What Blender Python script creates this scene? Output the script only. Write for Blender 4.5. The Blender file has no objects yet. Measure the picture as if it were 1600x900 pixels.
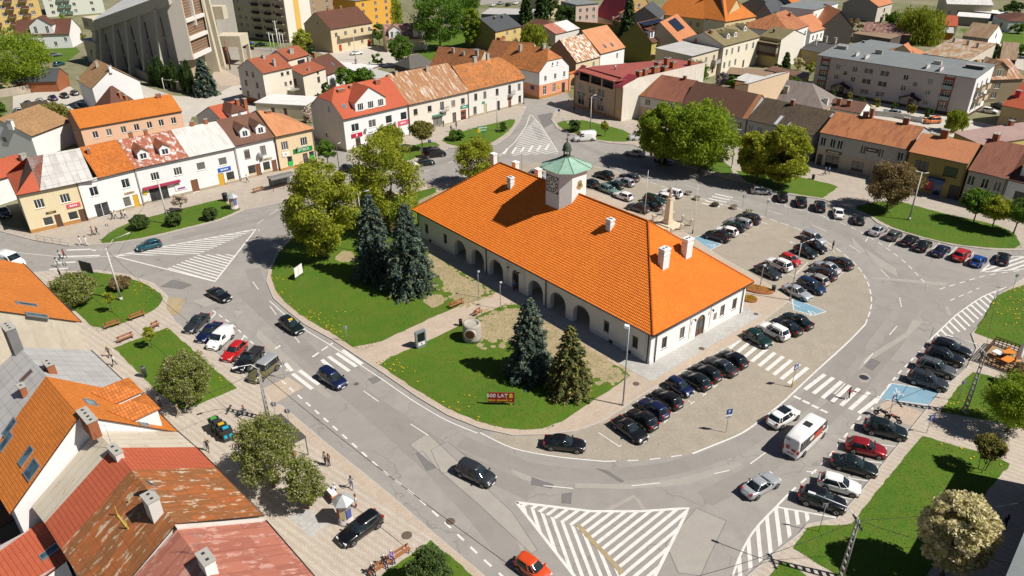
import bpy, bmesh, math, random
import numpy as np
from mathutils import Vector, Matrix
R=math.radians
scene=bpy.context.scene
COL=scene.collection
# ------------------------------------------------------------ camera, sky, sun, exposure
FPX,PITCH,ROLL,CAMH=1154.56,R(28.8499),R(-.46486),54.0
cd=bpy.data.cameras.new('camera');cam=bpy.data.objects.new('camera',cd);COL.objects.link(cam)
fw=Vector((0,math.cos(PITCH),-math.sin(PITCH)));r0=Vector((1,0,0));u0=Vector((0,math.sin(PITCH),math.cos(PITCH)))
CR=r0*math.cos(ROLL)+u0*math.sin(ROLL);CU=u0*math.cos(ROLL)-r0*math.sin(ROLL)
m=Matrix((CR,CU,-fw)).transposed().to_4x4();m.translation=(0,0,CAMH);cam.matrix_world=m
cd.sensor_width=36;cd.lens=36*FPX/1600;cd.clip_start=1;cd.clip_end=6000
scene.camera=cam
scene.render.resolution_x=1024;scene.render.resolution_y=576
SUN_AZ,SUN_EL=R(-20),R(50)
w=bpy.data.worlds.new('World');scene.world=w;w.use_nodes=True
nt=w.node_tree;bg=nt.nodes['Background'];sk=nt.nodes.new('ShaderNodeTexSky');sk.sky_type='NISHITA';sk.sun_disc=False;sk.air_density=.6;sk.dust_density=.3;sk.ozone_density=1.5
sk.sun_elevation=SUN_EL;sk.sun_rotation=R(90)-SUN_AZ
nt.links.new(sk.outputs[0],bg.inputs[0]);bg.inputs[1].default_value=.05
sl=bpy.data.lights.new('sun','SUN');sl.energy=5;sl.angle=R(.5);sl.color=(1,.955,.89)
so=bpy.data.objects.new('sun',sl);COL.objects.link(so)
so.rotation_euler=Vector((math.cos(SUN_EL)*math.cos(SUN_AZ),math.cos(SUN_EL)*math.sin(SUN_AZ),math.sin(SUN_EL))).to_track_quat('Z','Y').to_euler()
so.location=(60,-20,120)
scene.view_settings.view_transform='Standard';scene.view_settings.look='None';scene.view_settings.gamma=1
scene.view_settings.exposure=.38;scene.view_settings.use_curve_mapping=False
# ------------------------------------------------------------ helpers
def ray(x,y): return CR*((x-800)/FPX)-CU*((y-450)/FPX)+fw
def P(x,y,z=0.):
 d=ray(x,y);t=(z-CAMH)/d.z
 return Vector((d.x*t,d.y*t,z))
def head(x0,y0,x1,y1):
 a,b=P(x0,y0),P(x1,y1);return math.atan2(b.y-a.y,b.x-a.x)
def tag(o,label=None,cat=None,group=None,kind=None):
 if label:o['label']=label
 if cat:o['category']=cat
 if group:o['group']=group
 if kind:o['kind']=kind
 return o
def thing(name,label,cat,loc=(0,0,0),rz=0,group=None):
 o=bpy.data.objects.new(name,None);COL.objects.link(o);o.location=loc;o.rotation_euler=(0,0,rz);o.empty_display_size=.3
 return tag(o,label,cat,group)
def link(name,me,parent=None,loc=(0,0,0),rz=0):
 o=bpy.data.objects.new(name,me);COL.objects.link(o);o.location=loc
 if rz:o.rotation_euler=(0,0,rz)
 if parent:o.parent=parent
 return o
class MB:
 def __init__(s):s.v=[];s.f=[];s.mi=[];s.sm=[]
 def poly(s,pts,mi=0,sm=False):
  n=len(s.v);s.v+=[tuple(p) for p in pts];s.f.append(tuple(range(n,n+len(pts))));s.mi.append(mi);s.sm.append(sm)
 def box(s,x0,x1,y0,y1,z0,z1,mi=0,T=None,bottom=True):
  p=[(x,y,z) for z in (z0,z1) for y in (y0,y1) for x in (x0,x1)]
  if T:p=[tuple(T@Vector(q)) for q in p]
  n=len(s.v);s.v+=p
  for f in ((0,2,3,1),(4,5,7,6),(0,1,5,4),(1,3,7,5),(3,2,6,7),(2,0,4,6)):
   if not bottom and f==(0,2,3,1):continue
   s.f.append(tuple(n+i for i in f));s.mi.append(mi);s.sm.append(False)
 def tube(s,p0,p1,a,b=None,n=8,mi=0,caps=True,sm=True):
  b=a if b is None else b;p0=Vector(p0);p1=Vector(p1);d=(p1-p0)
  if d.length<1e-6:return
  q=d.to_track_quat('Z','Y');k=len(s.v)
  for c,r in ((p0,a),(p1,b)):
   for i in range(n):
    t=2*math.pi*i/n;s.v.append(tuple(c+q@Vector((r*math.cos(t),r*math.sin(t),0))))
  for i in range(n):
   j=(i+1)%n;s.f.append((k+i,k+j,k+n+j,k+n+i));s.mi.append(mi);s.sm.append(sm)
  if caps:
   s.f.append(tuple(k+i for i in range(n-1,-1,-1)));s.f.append(tuple(k+n+i for i in range(n)));s.mi+=[mi,mi];s.sm+=[False,False]
 def path(s,pts,rad,n=6,mi=0):
  for i in range(len(pts)-1):
   a=rad[i] if isinstance(rad,(list,tuple)) else rad;b=rad[i+1] if isinstance(rad,(list,tuple)) else rad
   s.tube(pts[i],pts[i+1],a,b,n,mi)
 def lathe(s,prof,n=16,c=(0,0,0),mi=0,sm=True):
  k=len(s.v)
  for r,z in prof:
   for i in range(n):
    t=2*math.pi*i/n;s.v.append((c[0]+r*math.cos(t),c[1]+r*math.sin(t),c[2]+z))
  for a in range(len(prof)-1):
   for i in range(n):
    j=(i+1)%n;s.f.append((k+a*n+i,k+a*n+j,k+(a+1)*n+j,k+(a+1)*n+i));s.mi.append(mi);s.sm.append(sm)
  s.f.append(tuple(k+i for i in range(n-1,-1,-1)));q=k+(len(prof)-1)*n;s.f.append(tuple(q+i for i in range(n)));s.mi+=[mi,mi];s.sm+=[False,False]
 def slab(s,polys,th,mi=0,ms=None):
  ms=mi if ms is None else ms
  key={};V=[]
  def g(p):
   k=tuple(round(c,4) for c in p)
   if k not in key:key[k]=len(V);V.append(Vector(p))
   return key[k]
  F=[[g(p) for p in q] for q in polys]
  E={}
  for f in F:
   for i in range(len(f)):E[(f[i],f[(i+1)%len(f)])]=1
  for f in F:
   s.poly([V[i] for i in f],mi);s.poly([V[i]-Vector((0,0,th)) for i in reversed(f)],ms)
  for a,b in E:
   if (b,a) not in E:s.poly([V[b],V[a],V[a]-Vector((0,0,th)),V[b]-Vector((0,0,th))],ms)
 def mesh(s,name,mats,uv=False):
  me=bpy.data.meshes.new(name);me.from_pydata(s.v,[],s.f)
  for m_ in (mats if isinstance(mats,(list,tuple)) else [mats]):me.materials.append(m_)
  me.polygons.foreach_set('material_index',s.mi);me.polygons.foreach_set('use_smooth',s.sm)
  if uv:
   L=me.uv_layers.new(name='UVMap').data
   for p in me.polygons:
    n=p.normal;t=Vector((-n.y,n.x,0))
    if t.length<1e-4:t=Vector((1,0,0))
    t.normalize();b=n.cross(t)
    for li in p.loop_indices:
     c=me.vertices[me.loops[li].vertex_index].co;L[li].uv=(c.dot(t),c.dot(b))
  me.update();return me
 def build(s,name,mats,parent=None,loc=(0,0,0),rz=0,uv=False):
  return link(name,s.mesh(name,mats,uv),parent,loc,rz)
# ------------------------------------------------------------ materials
MATS={}
def newmat(name):
 m_=bpy.data.materials.new(name);m_.use_nodes=True;n=m_.node_tree;return m_,n,n.nodes['Principled BSDF']
def nd(n,t,**k):
 o=n.nodes.new(t)
 for a,b in k.items():
  if a.startswith('i_'):o.inputs[int(a[2:])].default_value=b
  else:setattr(o,a,b)
 return o
def mth(n,op,a,b=None,c=None):
 o=n.nodes.new('ShaderNodeMath');o.operation=op
 for i,q in enumerate((a,b,c)):
  if q is None:continue
  if isinstance(q,(int,float)):o.inputs[i].default_value=q
  else:n.links.new(q,o.inputs[i])
 return o.outputs[0]
def mixc(n,f,a,b,mode='MIX'):
 o=n.nodes.new('ShaderNodeMix');o.data_type='RGBA';o.blend_type=mode
 for i,q in ((0,f),(6,a),(7,b)):
  if isinstance(q,(int,float)):o.inputs[i].default_value=q
  elif isinstance(q,(tuple,list)):o.inputs[i].default_value=(*q[:3],1)
  else:n.links.new(q,o.inputs[i])
 return o.outputs[2]
def noise(n,vec,scale,det=4,rough=.6):
 o=nd(n,'ShaderNodeTexNoise');o.inputs['Scale'].default_value=scale;o.inputs['Detail'].default_value=det;o.inputs['Roughness'].default_value=rough
 if vec is not None:n.links.new(vec,o.inputs['Vector'])
 return o.outputs[0]
def ramp(n,f,a,b):
 o=nd(n,'ShaderNodeMapRange');o.inputs[1].default_value=a;o.inputs[2].default_value=b;n.links.new(f,o.inputs[0]);return o.outputs[0]
def coord(n,which='Object'):
 return nd(n,'ShaderNodeTexCoord').outputs[which]
def mapv(n,v,sc):
 o=nd(n,'ShaderNodeMapping');o.inputs['Scale'].default_value=sc;n.links.new(v,o.inputs['Vector']);return o.outputs[0]
def bump(n,h,b,st=.5,dist=.02):
 o=nd(n,'ShaderNodeBump');o.inputs['Strength'].default_value=st;o.inputs['Distance'].default_value=dist;n.links.new(h,o.inputs['Height']);n.links.new(o.outputs[0],b.inputs['Normal'])
def k3(c,f): return tuple(min(1,x*f) for x in c)
def plain(name,col,rough=.6,metal=0,coat=0,emit=0,spec=.5):
 if name in MATS:return MATS[name]
 m_,n,b=newmat(name);b.inputs['Base Color'].default_value=(*col,1);b.inputs['Roughness'].default_value=rough;b.inputs['Metallic'].default_value=metal
 b.inputs['Coat Weight'].default_value=coat;b.inputs['Specular IOR Level'].default_value=spec
 MATS[name]=m_;return m_
def plaster(name,col,var=.12,dirt=.35,rough=.9):
 if name in MATS:return MATS[name]
 m_,n,b=newmat(name);v=coord(n)
 f=noise(n,v,.6,5);c=mixc(n,f,k3(col,1-var),k3(col,1+var))
 st=ramp(n,noise(n,mapv(n,v,(1.5,1.5,.25)),1.1,5,.65),.52,.8)
 c=mixc(n,mth(n,'MULTIPLY',st,dirt),c,k3(col,.55))
 n.links.new(c,b.inputs['Base Color']);b.inputs['Roughness'].default_value=rough;b.inputs['Specular IOR Level'].default_value=.2
 bump(n,noise(n,v,18,3),b,.25,.01);MATS[name]=m_;return m_
def tile(name,col,tw=.3,tl=.35,var=.2,moss=(.10,.07,.03),mossy=.2,rough=.75,bs=.9):
 if name in MATS:return MATS[name]
 m_,n,b=newmat(name);uv=coord(n,'UV');o=coord(n)
 br=nd(n,'ShaderNodeTexBrick');br.offset=0;br.inputs['Scale'].default_value=1;br.inputs['Brick Width'].default_value=tw;br.inputs['Row Height'].default_value=tl
 br.inputs['Mortar Size'].default_value=.022;br.inputs['Mortar Smooth'].default_value=.3;br.inputs['Bias'].default_value=0
 br.inputs['Color1'].default_value=(*k3(col,1-var),1);br.inputs['Color2'].default_value=(*k3(col,1+var),1);br.inputs['Mortar'].default_value=(*k3(col,.45),1)
 n.links.new(uv,br.inputs['Vector'])
 f=ramp(n,noise(n,o,.35,6,.7),.45,.75);c=mixc(n,mth(n,'MULTIPLY',f,mossy),br.outputs['Color'],moss)
 f2=noise(n,o,.15,3);c=mixc(n,f2,k3((.8,.8,.8),1),(1.15,1.15,1.15));c2=mixc(n,1.,mixc(n,mth(n,'MULTIPLY',f,mossy),br.outputs['Color'],moss),c,'MULTIPLY')
 n.links.new(c2,b.inputs['Base Color']);b.inputs['Roughness'].default_value=rough;b.inputs['Specular IOR Level'].default_value=.25
 sp=nd(n,'ShaderNodeSeparateXYZ');n.links.new(uv,sp.inputs[0])
 hu=mth(n,'ABSOLUTE',mth(n,'SINE',mth(n,'MULTIPLY',sp.outputs[0],math.pi/tw)))
 hv=mth(n,'SUBTRACT',1,mth(n,'FRACT',mth(n,'DIVIDE',sp.outputs[1],tl)))
 bump(n,mth(n,'ADD',mth(n,'MULTIPLY',hu,.6),hv),b,bs,.05);MATS[name]=m_;return m_
def metal(name,col,col2=None,amt=.5,seam=.55,rough=.55,mt=.0,patch=None,pamt=.3,cross=0,streak=(.5,3,1)):
 """painted sheet metal: standing seams, rust (col2) streaks down the slope, peeled patches"""
 if name in MATS:return MATS[name]
 m_,n,b=newmat(name);uv=coord(n,'UV');o=coord(n)
 sp=nd(n,'ShaderNodeSeparateXYZ');n.links.new(uv,sp.inputs[0])
 col2=col2 or k3(col,.7)
 cell=mth(n,'FLOOR',mth(n,'DIVIDE',sp.outputs[0],seam))
 row=mth(n,'FLOOR',mth(n,'DIVIDE',sp.outputs[1],1.9))
 wn=nd(n,'ShaderNodeTexWhiteNoise',noise_dimensions='2D');cb=nd(n,'ShaderNodeCombineXYZ');n.links.new(cell,cb.inputs[0]);n.links.new(row,cb.inputs[1]);n.links.new(cb.outputs[0],wn.inputs[0])
 uvs=mapv(n,uv,(1/streak[0],1/streak[1],1))
 f=mth(n,'ADD',mth(n,'MULTIPLY',noise(n,uvs,streak[2],6,.65),.8),mth(n,'MULTIPLY',wn.outputs[0],.25))
 f=ramp(n,f,.66-.3*amt,.82-.3*amt)
 c=mixc(n,f,col,col2)
 c=mixc(n,mth(n,'MULTIPLY',wn.outputs[0],.25),c,k3(col,.6))
 if patch:
  g=ramp(n,noise(n,mapv(n,uv,(.55/streak[0],2.1/streak[1],1)),1.0,7,.68),.64-.2*pamt,.70-.2*pamt);c=mixc(n,g,c,patch)
 ph=mth(n,'FRACT',mth(n,'DIVIDE',sp.outputs[0],seam));ed=mth(n,'GREATER_THAN',mth(n,'ABSOLUTE',mth(n,'SUBTRACT',ph,.5)),.45)
 h=ed
 if cross:
  pv=mth(n,'FRACT',mth(n,'DIVIDE',sp.outputs[1],cross));h=mth(n,'ADD',h,mth(n,'GREATER_THAN',mth(n,'ABSOLUTE',mth(n,'SUBTRACT',pv,.5)),.47))
 c=mixc(n,mth(n,'MULTIPLY',h,.3),c,k3(col2,.5))
 n.links.new(c,b.inputs['Base Color']);b.inputs['Roughness'].default_value=rough;b.inputs['Metallic'].default_value=mt;b.inputs['Specular IOR Level'].default_value=.35
 bump(n,mth(n,'ADD',mth(n,'MULTIPLY',h,1.),mth(n,'MULTIPLY',noise(n,uv,1.2,3),.8)),b,.6,.03);MATS[name]=m_;return m_
def felt(name,col):
 if name in MATS:return MATS[name]
 m_,n,b=newmat(name);v=coord(n);f=noise(n,v,.4,6,.65);c=mixc(n,f,k3(col,.7),k3(col,1.25))
 n.links.new(c,b.inputs['Base Color']);b.inputs['Roughness'].default_value=.9;bump(n,noise(n,v,12,3),b,.3,.01);MATS[name]=m_;return m_
def ground(name,cols,scales=(.05,.6,6),br=.3,rough=.92,stripe=None,brick=None,bp=.3,crack=0):
 if name in MATS:return MATS[name]
 m_,n,b=newmat(name);v=coord(n)
 f=noise(n,v,scales[0],4);c=mixc(n,ramp(n,f,.3,.7),cols[0],cols[1])
 g=noise(n,v,scales[1],6,.7);c=mixc(n,mth(n,'MULTIPLY',ramp(n,g,.4,.75),.7),c,cols[2])
 hh=noise(n,v,scales[2],4,.7);c=mixc(n,mth(n,'MULTIPLY',ramp(n,hh,.35,.7),br),c,k3(cols[0],.55))
 height=hh
 if stripe:
  sp=nd(n,'ShaderNodeSeparateXYZ');ro=nd(n,'ShaderNodeMapping');ro.inputs['Rotation'].default_value=(0,0,stripe[0]);n.links.new(v,ro.inputs[0]);n.links.new(ro.outputs[0],sp.inputs[0])
  s_=mth(n,'GREATER_THAN',mth(n,'FRACT',mth(n,'DIVIDE',sp.outputs[0],stripe[1])),.5);c=mixc(n,mth(n,'MULTIPLY',s_,stripe[3]),c,stripe[2])
 if brick:
  ro=nd(n,'ShaderNodeMapping');ro.inputs['Rotation'].default_value=(0,0,brick[0]);n.links.new(v,ro.inputs[0])
  t=nd(n,'ShaderNodeTexBrick');t.inputs['Scale'].default_value=1;t.inputs['Brick Width'].default_value=brick[1];t.inputs['Row Height'].default_value=brick[2];t.inputs['Mortar Size'].default_value=.02
  t.inputs['Color1'].default_value=(.92,.92,.92,1);t.inputs['Color2'].default_value=(1.06,1.06,1.06,1);t.inputs['Mortar'].default_value=(.72,.72,.72,1);n.links.new(ro.outputs[0],t.inputs[0])
  c=mixc(n,1.,c,t.outputs[0],'MULTIPLY')
 if crack:
  vo=nd(n,'ShaderNodeTexVoronoi',feature='DISTANCE_TO_EDGE');vo.inputs['Scale'].default_value=.09
  wv=nd(n,'ShaderNodeVectorMath',operation='ADD');nn=nd(n,'ShaderNodeTexNoise');nn.inputs['Scale'].default_value=.4;n.links.new(v,nn.inputs[0]);sc=nd(n,'ShaderNodeVectorMath',operation='SCALE');sc.inputs[3].default_value=4;n.links.new(nn.outputs[1],sc.inputs[0]);n.links.new(v,wv.inputs[0]);n.links.new(sc.outputs[0],wv.inputs[1]);n.links.new(wv.outputs[0],vo.inputs['Vector'])
  c=mixc(n,mth(n,'MULTIPLY',mth(n,'LESS_THAN',vo.outputs[0],.006),crack),c,(.05,.045,.04))
 n.links.new(c,b.inputs['Base Color']);b.inputs['Roughness'].default_value=rough;b.inputs['Specular IOR Level'].default_value=.25
 bump(n,height,b,bp,.03);MATS[name]=m_;return m_
def glassmat(name,col=(.02,.025,.03),rough=.06,coat=0):
 if name in MATS:return MATS[name]
 m_,n,b=newmat(name);f=noise(n,coord(n),.7,2);c=mixc(n,ramp(n,f,.4,.6),k3(col,.6),k3(col,1.8))
 n.links.new(c,b.inputs['Base Color']);b.inputs['Roughness'].default_value=rough;b.inputs['Specular IOR Level'].default_value=.7;MATS[name]=m_;return m_
def leafmat(name,c1,c2,c3=None,trans=.35):
 if name in MATS:return MATS[name]
 m_,n,b=newmat(name);ge=nd(n,'ShaderNodeNewGeometry');v=coord(n)
 c=mixc(n,ge.outputs['Random Per Island'],c1,c2)
 c=mixc(n,mth(n,'MULTIPLY',ramp(n,noise(n,v,.5,3),.45,.65),.6),c,k3(c1,.75))
 if c3:c=mixc(n,mth(n,'GREATER_THAN',ge.outputs['Random Per Island'],.8),c,c3)
 n.links.new(c,b.inputs['Base Color']);b.inputs['Roughness'].default_value=.6;b.inputs['Specular IOR Level'].default_value=.2
 tr=nd(n,'ShaderNodeBsdfTranslucent');n.links.new(c,tr.inputs[0]);mx=nd(n,'ShaderNodeMixShader');mx.inputs[0].default_value=trans
 n.links.new(b.outputs[0],mx.inputs[1]);n.links.new(tr.outputs[0],mx.inputs[2]);n.links.new(mx.outputs[0],n.nodes['Material Output'].inputs[0]);MATS[name]=m_;return m_
GLASS=glassmat('window_glass')
n=GLASS.node_tree;oi=nd(n,'ShaderNodeObjectInfo');bb_=n.nodes['Principled BSDF'];old=bb_.inputs['Base Color'].links[0].from_socket
n.links.new(mixc(n,ramp(n,oi.outputs['Random'],.55,1.),old,(.20,.19,.17)),bb_.inputs['Base Color'])
DGLASS=glassmat('car_glass',(.012,.018,.02),.04);SKYG=glassmat('skylight_glass',(.05,.09,.11),.05)
WHITE=plain('white_frame',(.72,.71,.68),.5);BROWN=plain('brown_frame',(.10,.05,.03),.6);GREYM=plain('grey_metal',(.32,.33,.34),.45,.6)
DARK=plain('dark_metal',(.03,.03,.033),.5);CONC=plaster('concrete',(.36,.34,.30));BRICK=plaster('red_brick',(.30,.11,.05),.25)
WOOD=plaster('bench_wood',(.30,.12,.05),.25);BLACK=plain('black_rubber',(.015,.015,.015),.8)
def textmesh(body,size,mat_,ext=.01,align='CENTER'):
 cu=bpy.data.curves.new('text','FONT');cu.body=body;cu.size=size;cu.extrude=ext;cu.align_x=align;cu.align_y='CENTER'
 o=bpy.data.objects.new('text',cu);COL.objects.link(o);dg=bpy.context.evaluated_depsgraph_get();dg.update()
 me=bpy.data.meshes.new_from_object(o.evaluated_get(dg));bpy.data.objects.remove(o);me.materials.clear();me.materials.append(mat_);me.name='lettering';return me
def lettering(parent,body,size,mat_,loc,rot,ext=.01,name='lettering'):
 # only writing that can be read in the photograph is spelled out; the rest is as illegible as it is there
 if body in('APTEKA','500 LAT','P','+'):me=textmesh(body,size,mat_,ext)
 else:
  b=MB();n=len(body);rn=random.Random(n)
  for i in range(n):
   if body[i]==' ':continue
   x=(i-n/2)*size*.62;h=size*(.62 if i else .8)*rn.uniform(.75,1);b.box(x,x+size*.44,-h/2,h/2,-ext,ext)
   if rn.random()<.5:b.box(x+size*.14,x+size*.28,h/2+.002,h/2+size*.1,-ext,ext)
  me=b.mesh('lettering',mat_)
 o=link(name,me,parent,loc);o.rotation_euler=rot;return o
# ------------------------------------------------------------ ground, roads, pavements, lawns
ASPH=ground('asphalt',((.277,.256,.23),(.325,.30,.27),(.23,.212,.19)),(.07,.5,7),.22,crack=.22)
ASPH2=ground('asphalt_light',((.33,.30,.265),(.36,.33,.29),(.29,.265,.235)),(.2,1,9),.25)
ASPH3=ground('asphalt_dark',((.17,.16,.15),(.19,.18,.17),(.14,.13,.125)),(.2,1,9),.25)
PAVE=ground('paving',((.40,.345,.285),(.46,.395,.325),(.33,.285,.235)),(.1,.6,5),.18,brick=(R(40),.42,.2))
PAVES=ground('paving_striped',((.47,.41,.335),(.51,.45,.37),(.40,.345,.285)),(.1,.6,5),.15,stripe=(R(-52),.72,(.37,.285,.22),.38),brick=(R(40),.4,.2))
PAVEP=ground('paving_pink',((.46,.37,.285),(.50,.405,.315),(.39,.31,.24)),(.1,.6,5),.18,brick=(R(-50),.4,.2))
COBB=ground('cobble',((.36,.315,.25),(.42,.365,.285),(.29,.25,.195)),(.06,.5,4),.35,brick=(R(38),.22,.14),bp=.5)
SLAB=ground('slabs_grey',((.40,.385,.36),(.44,.42,.39),(.34,.325,.30)),(.1,.5,5),.15,brick=(R(-53),.6,.6))
SOIL=ground('bare_soil',((.36,.27,.17),(.42,.32,.2),(.20,.20,.07)),(.25,.9,7),.35)
GRASS=ground('lawn_grass',((.050,.122,.008),(.085,.155,.010),(.135,.14,.020)),(.12,.5,7),.28,bp=.6)
YARD=ground('yard_ground',((.15,.15,.06),(.30,.26,.19),(.09,.12,.03)),(.05,.3,4),.4)
CONCR=ground('concrete_road',((.46,.42,.36),(.52,.475,.41),(.39,.355,.30)),(.08,.5,6),.15)
KERB=ground('kerb_stone',((.42,.385,.34),(.48,.44,.39),(.35,.32,.28)),(.3,1,6),.2)
PAINT=ground('road_paint',((.66,.64,.60),(.72,.70,.66),(.42,.40,.37)),(.4,1.6,9),.25)
BLUEP=ground('blue_paint',((.13,.28,.38),(.19,.35,.45),(.30,.32,.31)),(.3,.8,6),.2)
def struct(o): o['kind']='structure';return o
def wpts(pts,z=0): return [P(x,y,z) for x,y in pts]
def smooth(pts,n=1):
 for _ in range(n):
  q=[]
  for i in range(len(pts)):
   a=pts[i];b=pts[(i+1)%len(pts)];q+=[(a[0]*.75+b[0]*.25,a[1]*.75+b[1]*.25),(a[0]*.25+b[0]*.75,a[1]*.25+b[1]*.75)]
  pts=q
 return pts
def ccw(p):
 a=sum(p[i].x*p[(i+1)%len(p)].y-p[(i+1)%len(p)].x*p[i].y for i in range(len(p)))
 return p if a>0 else p[::-1]
def jitter(p,amp,step,seed):
 rn=random.Random(seed);q=[]
 for i in range(len(p)):
  a,b=p[i],p[(i+1)%len(p)];k=max(1,int((b-a).length/step))
  for j in range(k):
   c=a.lerp(b,j/k);q.append(c+Vector((rn.uniform(-amp,amp),rn.uniform(-amp,amp),0)))
 return q
def sheet(name,pts,z,mat_,jit=0,world=False):
 w_=ccw([Vector(p) for p in pts] if world else wpts(pts))
 if jit:w_=jitter(w_,jit,.8,len(pts)*7)
 b=MB();b.poly([(p.x,p.y,z) for p in w_]);return struct(b.build(name,mat_))
def kslab(name,pts,z,mat_,kerb=True):
 w_=ccw(wpts(pts));b=MB();n=len(w_)
 ins=[]
 for i in range(n):
  a,c,d=w_[i-1],w_[i],w_[(i+1)%n];e=(c-a).normalized();f=(d-c).normalized();nn=Vector((-(e.y+f.y),e.x+f.x,0))
  nn=nn.normalized() if nn.length>.1 else Vector((-e.y,e.x,0));ins.append(c+nn*.16)
 b.poly([(p.x,p.y,z) for p in ins],0)
 for i in range(n):
  j=(i+1)%n
  b.poly([(w_[i].x,w_[i].y,z),(w_[j].x,w_[j].y,z),(ins[j].x,ins[j].y,z),(ins[i].x,ins[i].y,z)],1)
  b.poly([(w_[i].x,w_[i].y,-.05),(w_[j].x,w_[j].y,-.05),(w_[j].x,w_[j].y,z),(w_[i].x,w_[i].y,z)],1)
 return struct(b.build(name,[mat_,KERB]))
b=MB();b.poly([(-2500,-300,-.06),(2500,-300,-.06),(2500,4500,-.06),(-2500,4500,-.06)]);struct(b.build('ground',YARD))
sheet('road',[(-200,335),(54,368),(139,343),(226,320),(375,280),(437,266),(480,236),(470,205),(500,190),(545,240),(640,203),(731,183),(816,158),(822,146),(845,150),(880,135),(897,164),(970,188),(1060,211),(1165,236),(1260,258),(1415,281),(1500,312),(1600,341),(1900,420),(1900,1300),(-300,1300),(-300,480)],0,ASPH)
sheet('concrete_street',[(205,128),(270,149),(325,153),(372,130),(400,150),(430,180),(470,205),(455,212),(390,192),(300,182),(292,205),(270,210),(240,170)],-.01,CONCR)
sheet('church_plaza',[(328,152),(333,110),(348,78),(405,76),(450,98),(400,130),(372,130)],-.014,COBB)
sheet('church_walk',[(330,120),(342,104),(378,124),(372,134),(345,134)],-.006,PAVEP)
sheet('concrete_street',[(490,78),(500,66),(600,74),(640,100),(560,110)],-.012,CONCR)
sheet('concrete_street',[(1330,150),(1600,205),(1600,235),(1440,205),(1335,176)],-.012,CONCR)
sheet('concrete_street',[(330,70),(420,72),(470,90),(420,90)],-.016,ASPH)
sheet('concrete_street',[(20,150),(110,135),(140,160),(120,200),(20,190)],-.012,CONCR)
sheet('concrete_street',[(70,70),(95,78),(100,100),(60,95)],-.012,CONCR)
sheet('concrete_street',[(1530,60),(1600,75),(1600,110),(1530,90)],-.02,CONCR)
sheet('car_park',[(750,8),(800,3),(870,0),(880,-12),(750,-12)],-.012,ASPH)
# raised pavements
kslab('pavement',[(-40,352),(19,367),(57,377),(107,385),(150,383),(187,380),(237,371),(287,358.5),(337,346.5),(362,337),(382,328),(400,325),(462,311),(500,298),(535,289),(530,272),(505,254),(480,236),(437,262),(375,276),(226,316),(139,340),(54,364),(-40,344)],.12,PAVE)
kslab('pavement',[(560,234),(640,198),(731,178),(816,154),(822,167),(812,189),(797,211),(775,226),(742,236),(700,232),(655,248),(625,265),(600,277),(575,278),(556,262),(545,246)],.12,PAVE)
kslab('pavement',[(893,160),(970,183),(1060,206),(1165,231),(1260,252),(1415,277),(1500,306),(1600,336),(1760,380),(1760,425),(1600,392),(1550,391),(1487,383.5),(1437,371.5),(1390,357),(1370,349),(1358,338),(1327,326),(1287,312),(1200,300),(1190,292),(1100,269),(1040,250),(990,227),(950,224),(925,218),(890,210),(870,201),(861,187),(868,172)],.12,PAVE)
kslab('pavement',[(51,426),(88,423),(110,424.5),(150,422.5),(200,429.5),(240,443),(263,463),(259,482),(270,496),(275,504),(387,590),(410,605),(425,630),(440,634),(524,704),(612,775),(682,837),(757,900),(900,1050),(700,1150),(440,890),(250,700),(120,560),(0,420)],.12,PAVES)
kslab('pavement',[(1760,380),(1690,400),(1600,434),(1575,452),(1555,465),(1537,500),(1517,522),(1525,545),(1510,575),(1470,610),(1445,642),(1407,690),(1339,775),(1307,811),(1260,820),(1247,835),(1215,860),(1150,915),(1050,1050),(1900,1200),(2000,430)],.12,PAVES)
kslab('island_pavement',[(420,450),(427,467),(450,487),(475,507),(520,532),(562,560),(600,585),(650,620),(700,650),(750,670),(800,681),(850,680),(897,675),(940,661),(1000,620),(1160,530),(1200,497),(1236,468),(1190,438),(1120,398),(1040,342),(930,300),(850,284),(800,264),(760,264),(710,282),(655,292),(560,318),(470,355),(450,375),(432,397),(419,425),(416,440)],.12,PAVEP)
sheet('parking_square',[(760,682),(800,702),(875,715),(945,721),(1012,719),(1082,709),(1162,677),(1220,632),(1275,580),(1325,535),(1352,507),(1362,480),(1362,462),(1355,437),(1340,415),(1300,382),(1260,362),(1200,341),(1150,325),(1075,305),(1015,284),(965,269),(920,258),(860,250),(800,258),(820,300),(1000,420),(1090,560)],.006,COBB)
sheet('strip_pavement',[(467,675),(440,650),(425,634),(440,636),(524,706),(612,777),(682,839),(757,902),(740,904),(675,842),(575,770)],.124,PAVEP)
sheet('strip_pavement',[(412,607),(450,589),(475,605),(426,632)],.008,PAVEP)
sheet('strip_pavement',[(1375,632),(1392,625),(1447,647),(1435,668),(1370,650)],.008,PAVEP)
sheet('slab_pavement',[(452,808),(485,797),(515,822),(484,842)],.124,SLAB)
sheet('info_pad',[(640,545),(667,530),(682,537),(652,552)],.126,SLAB)
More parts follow.
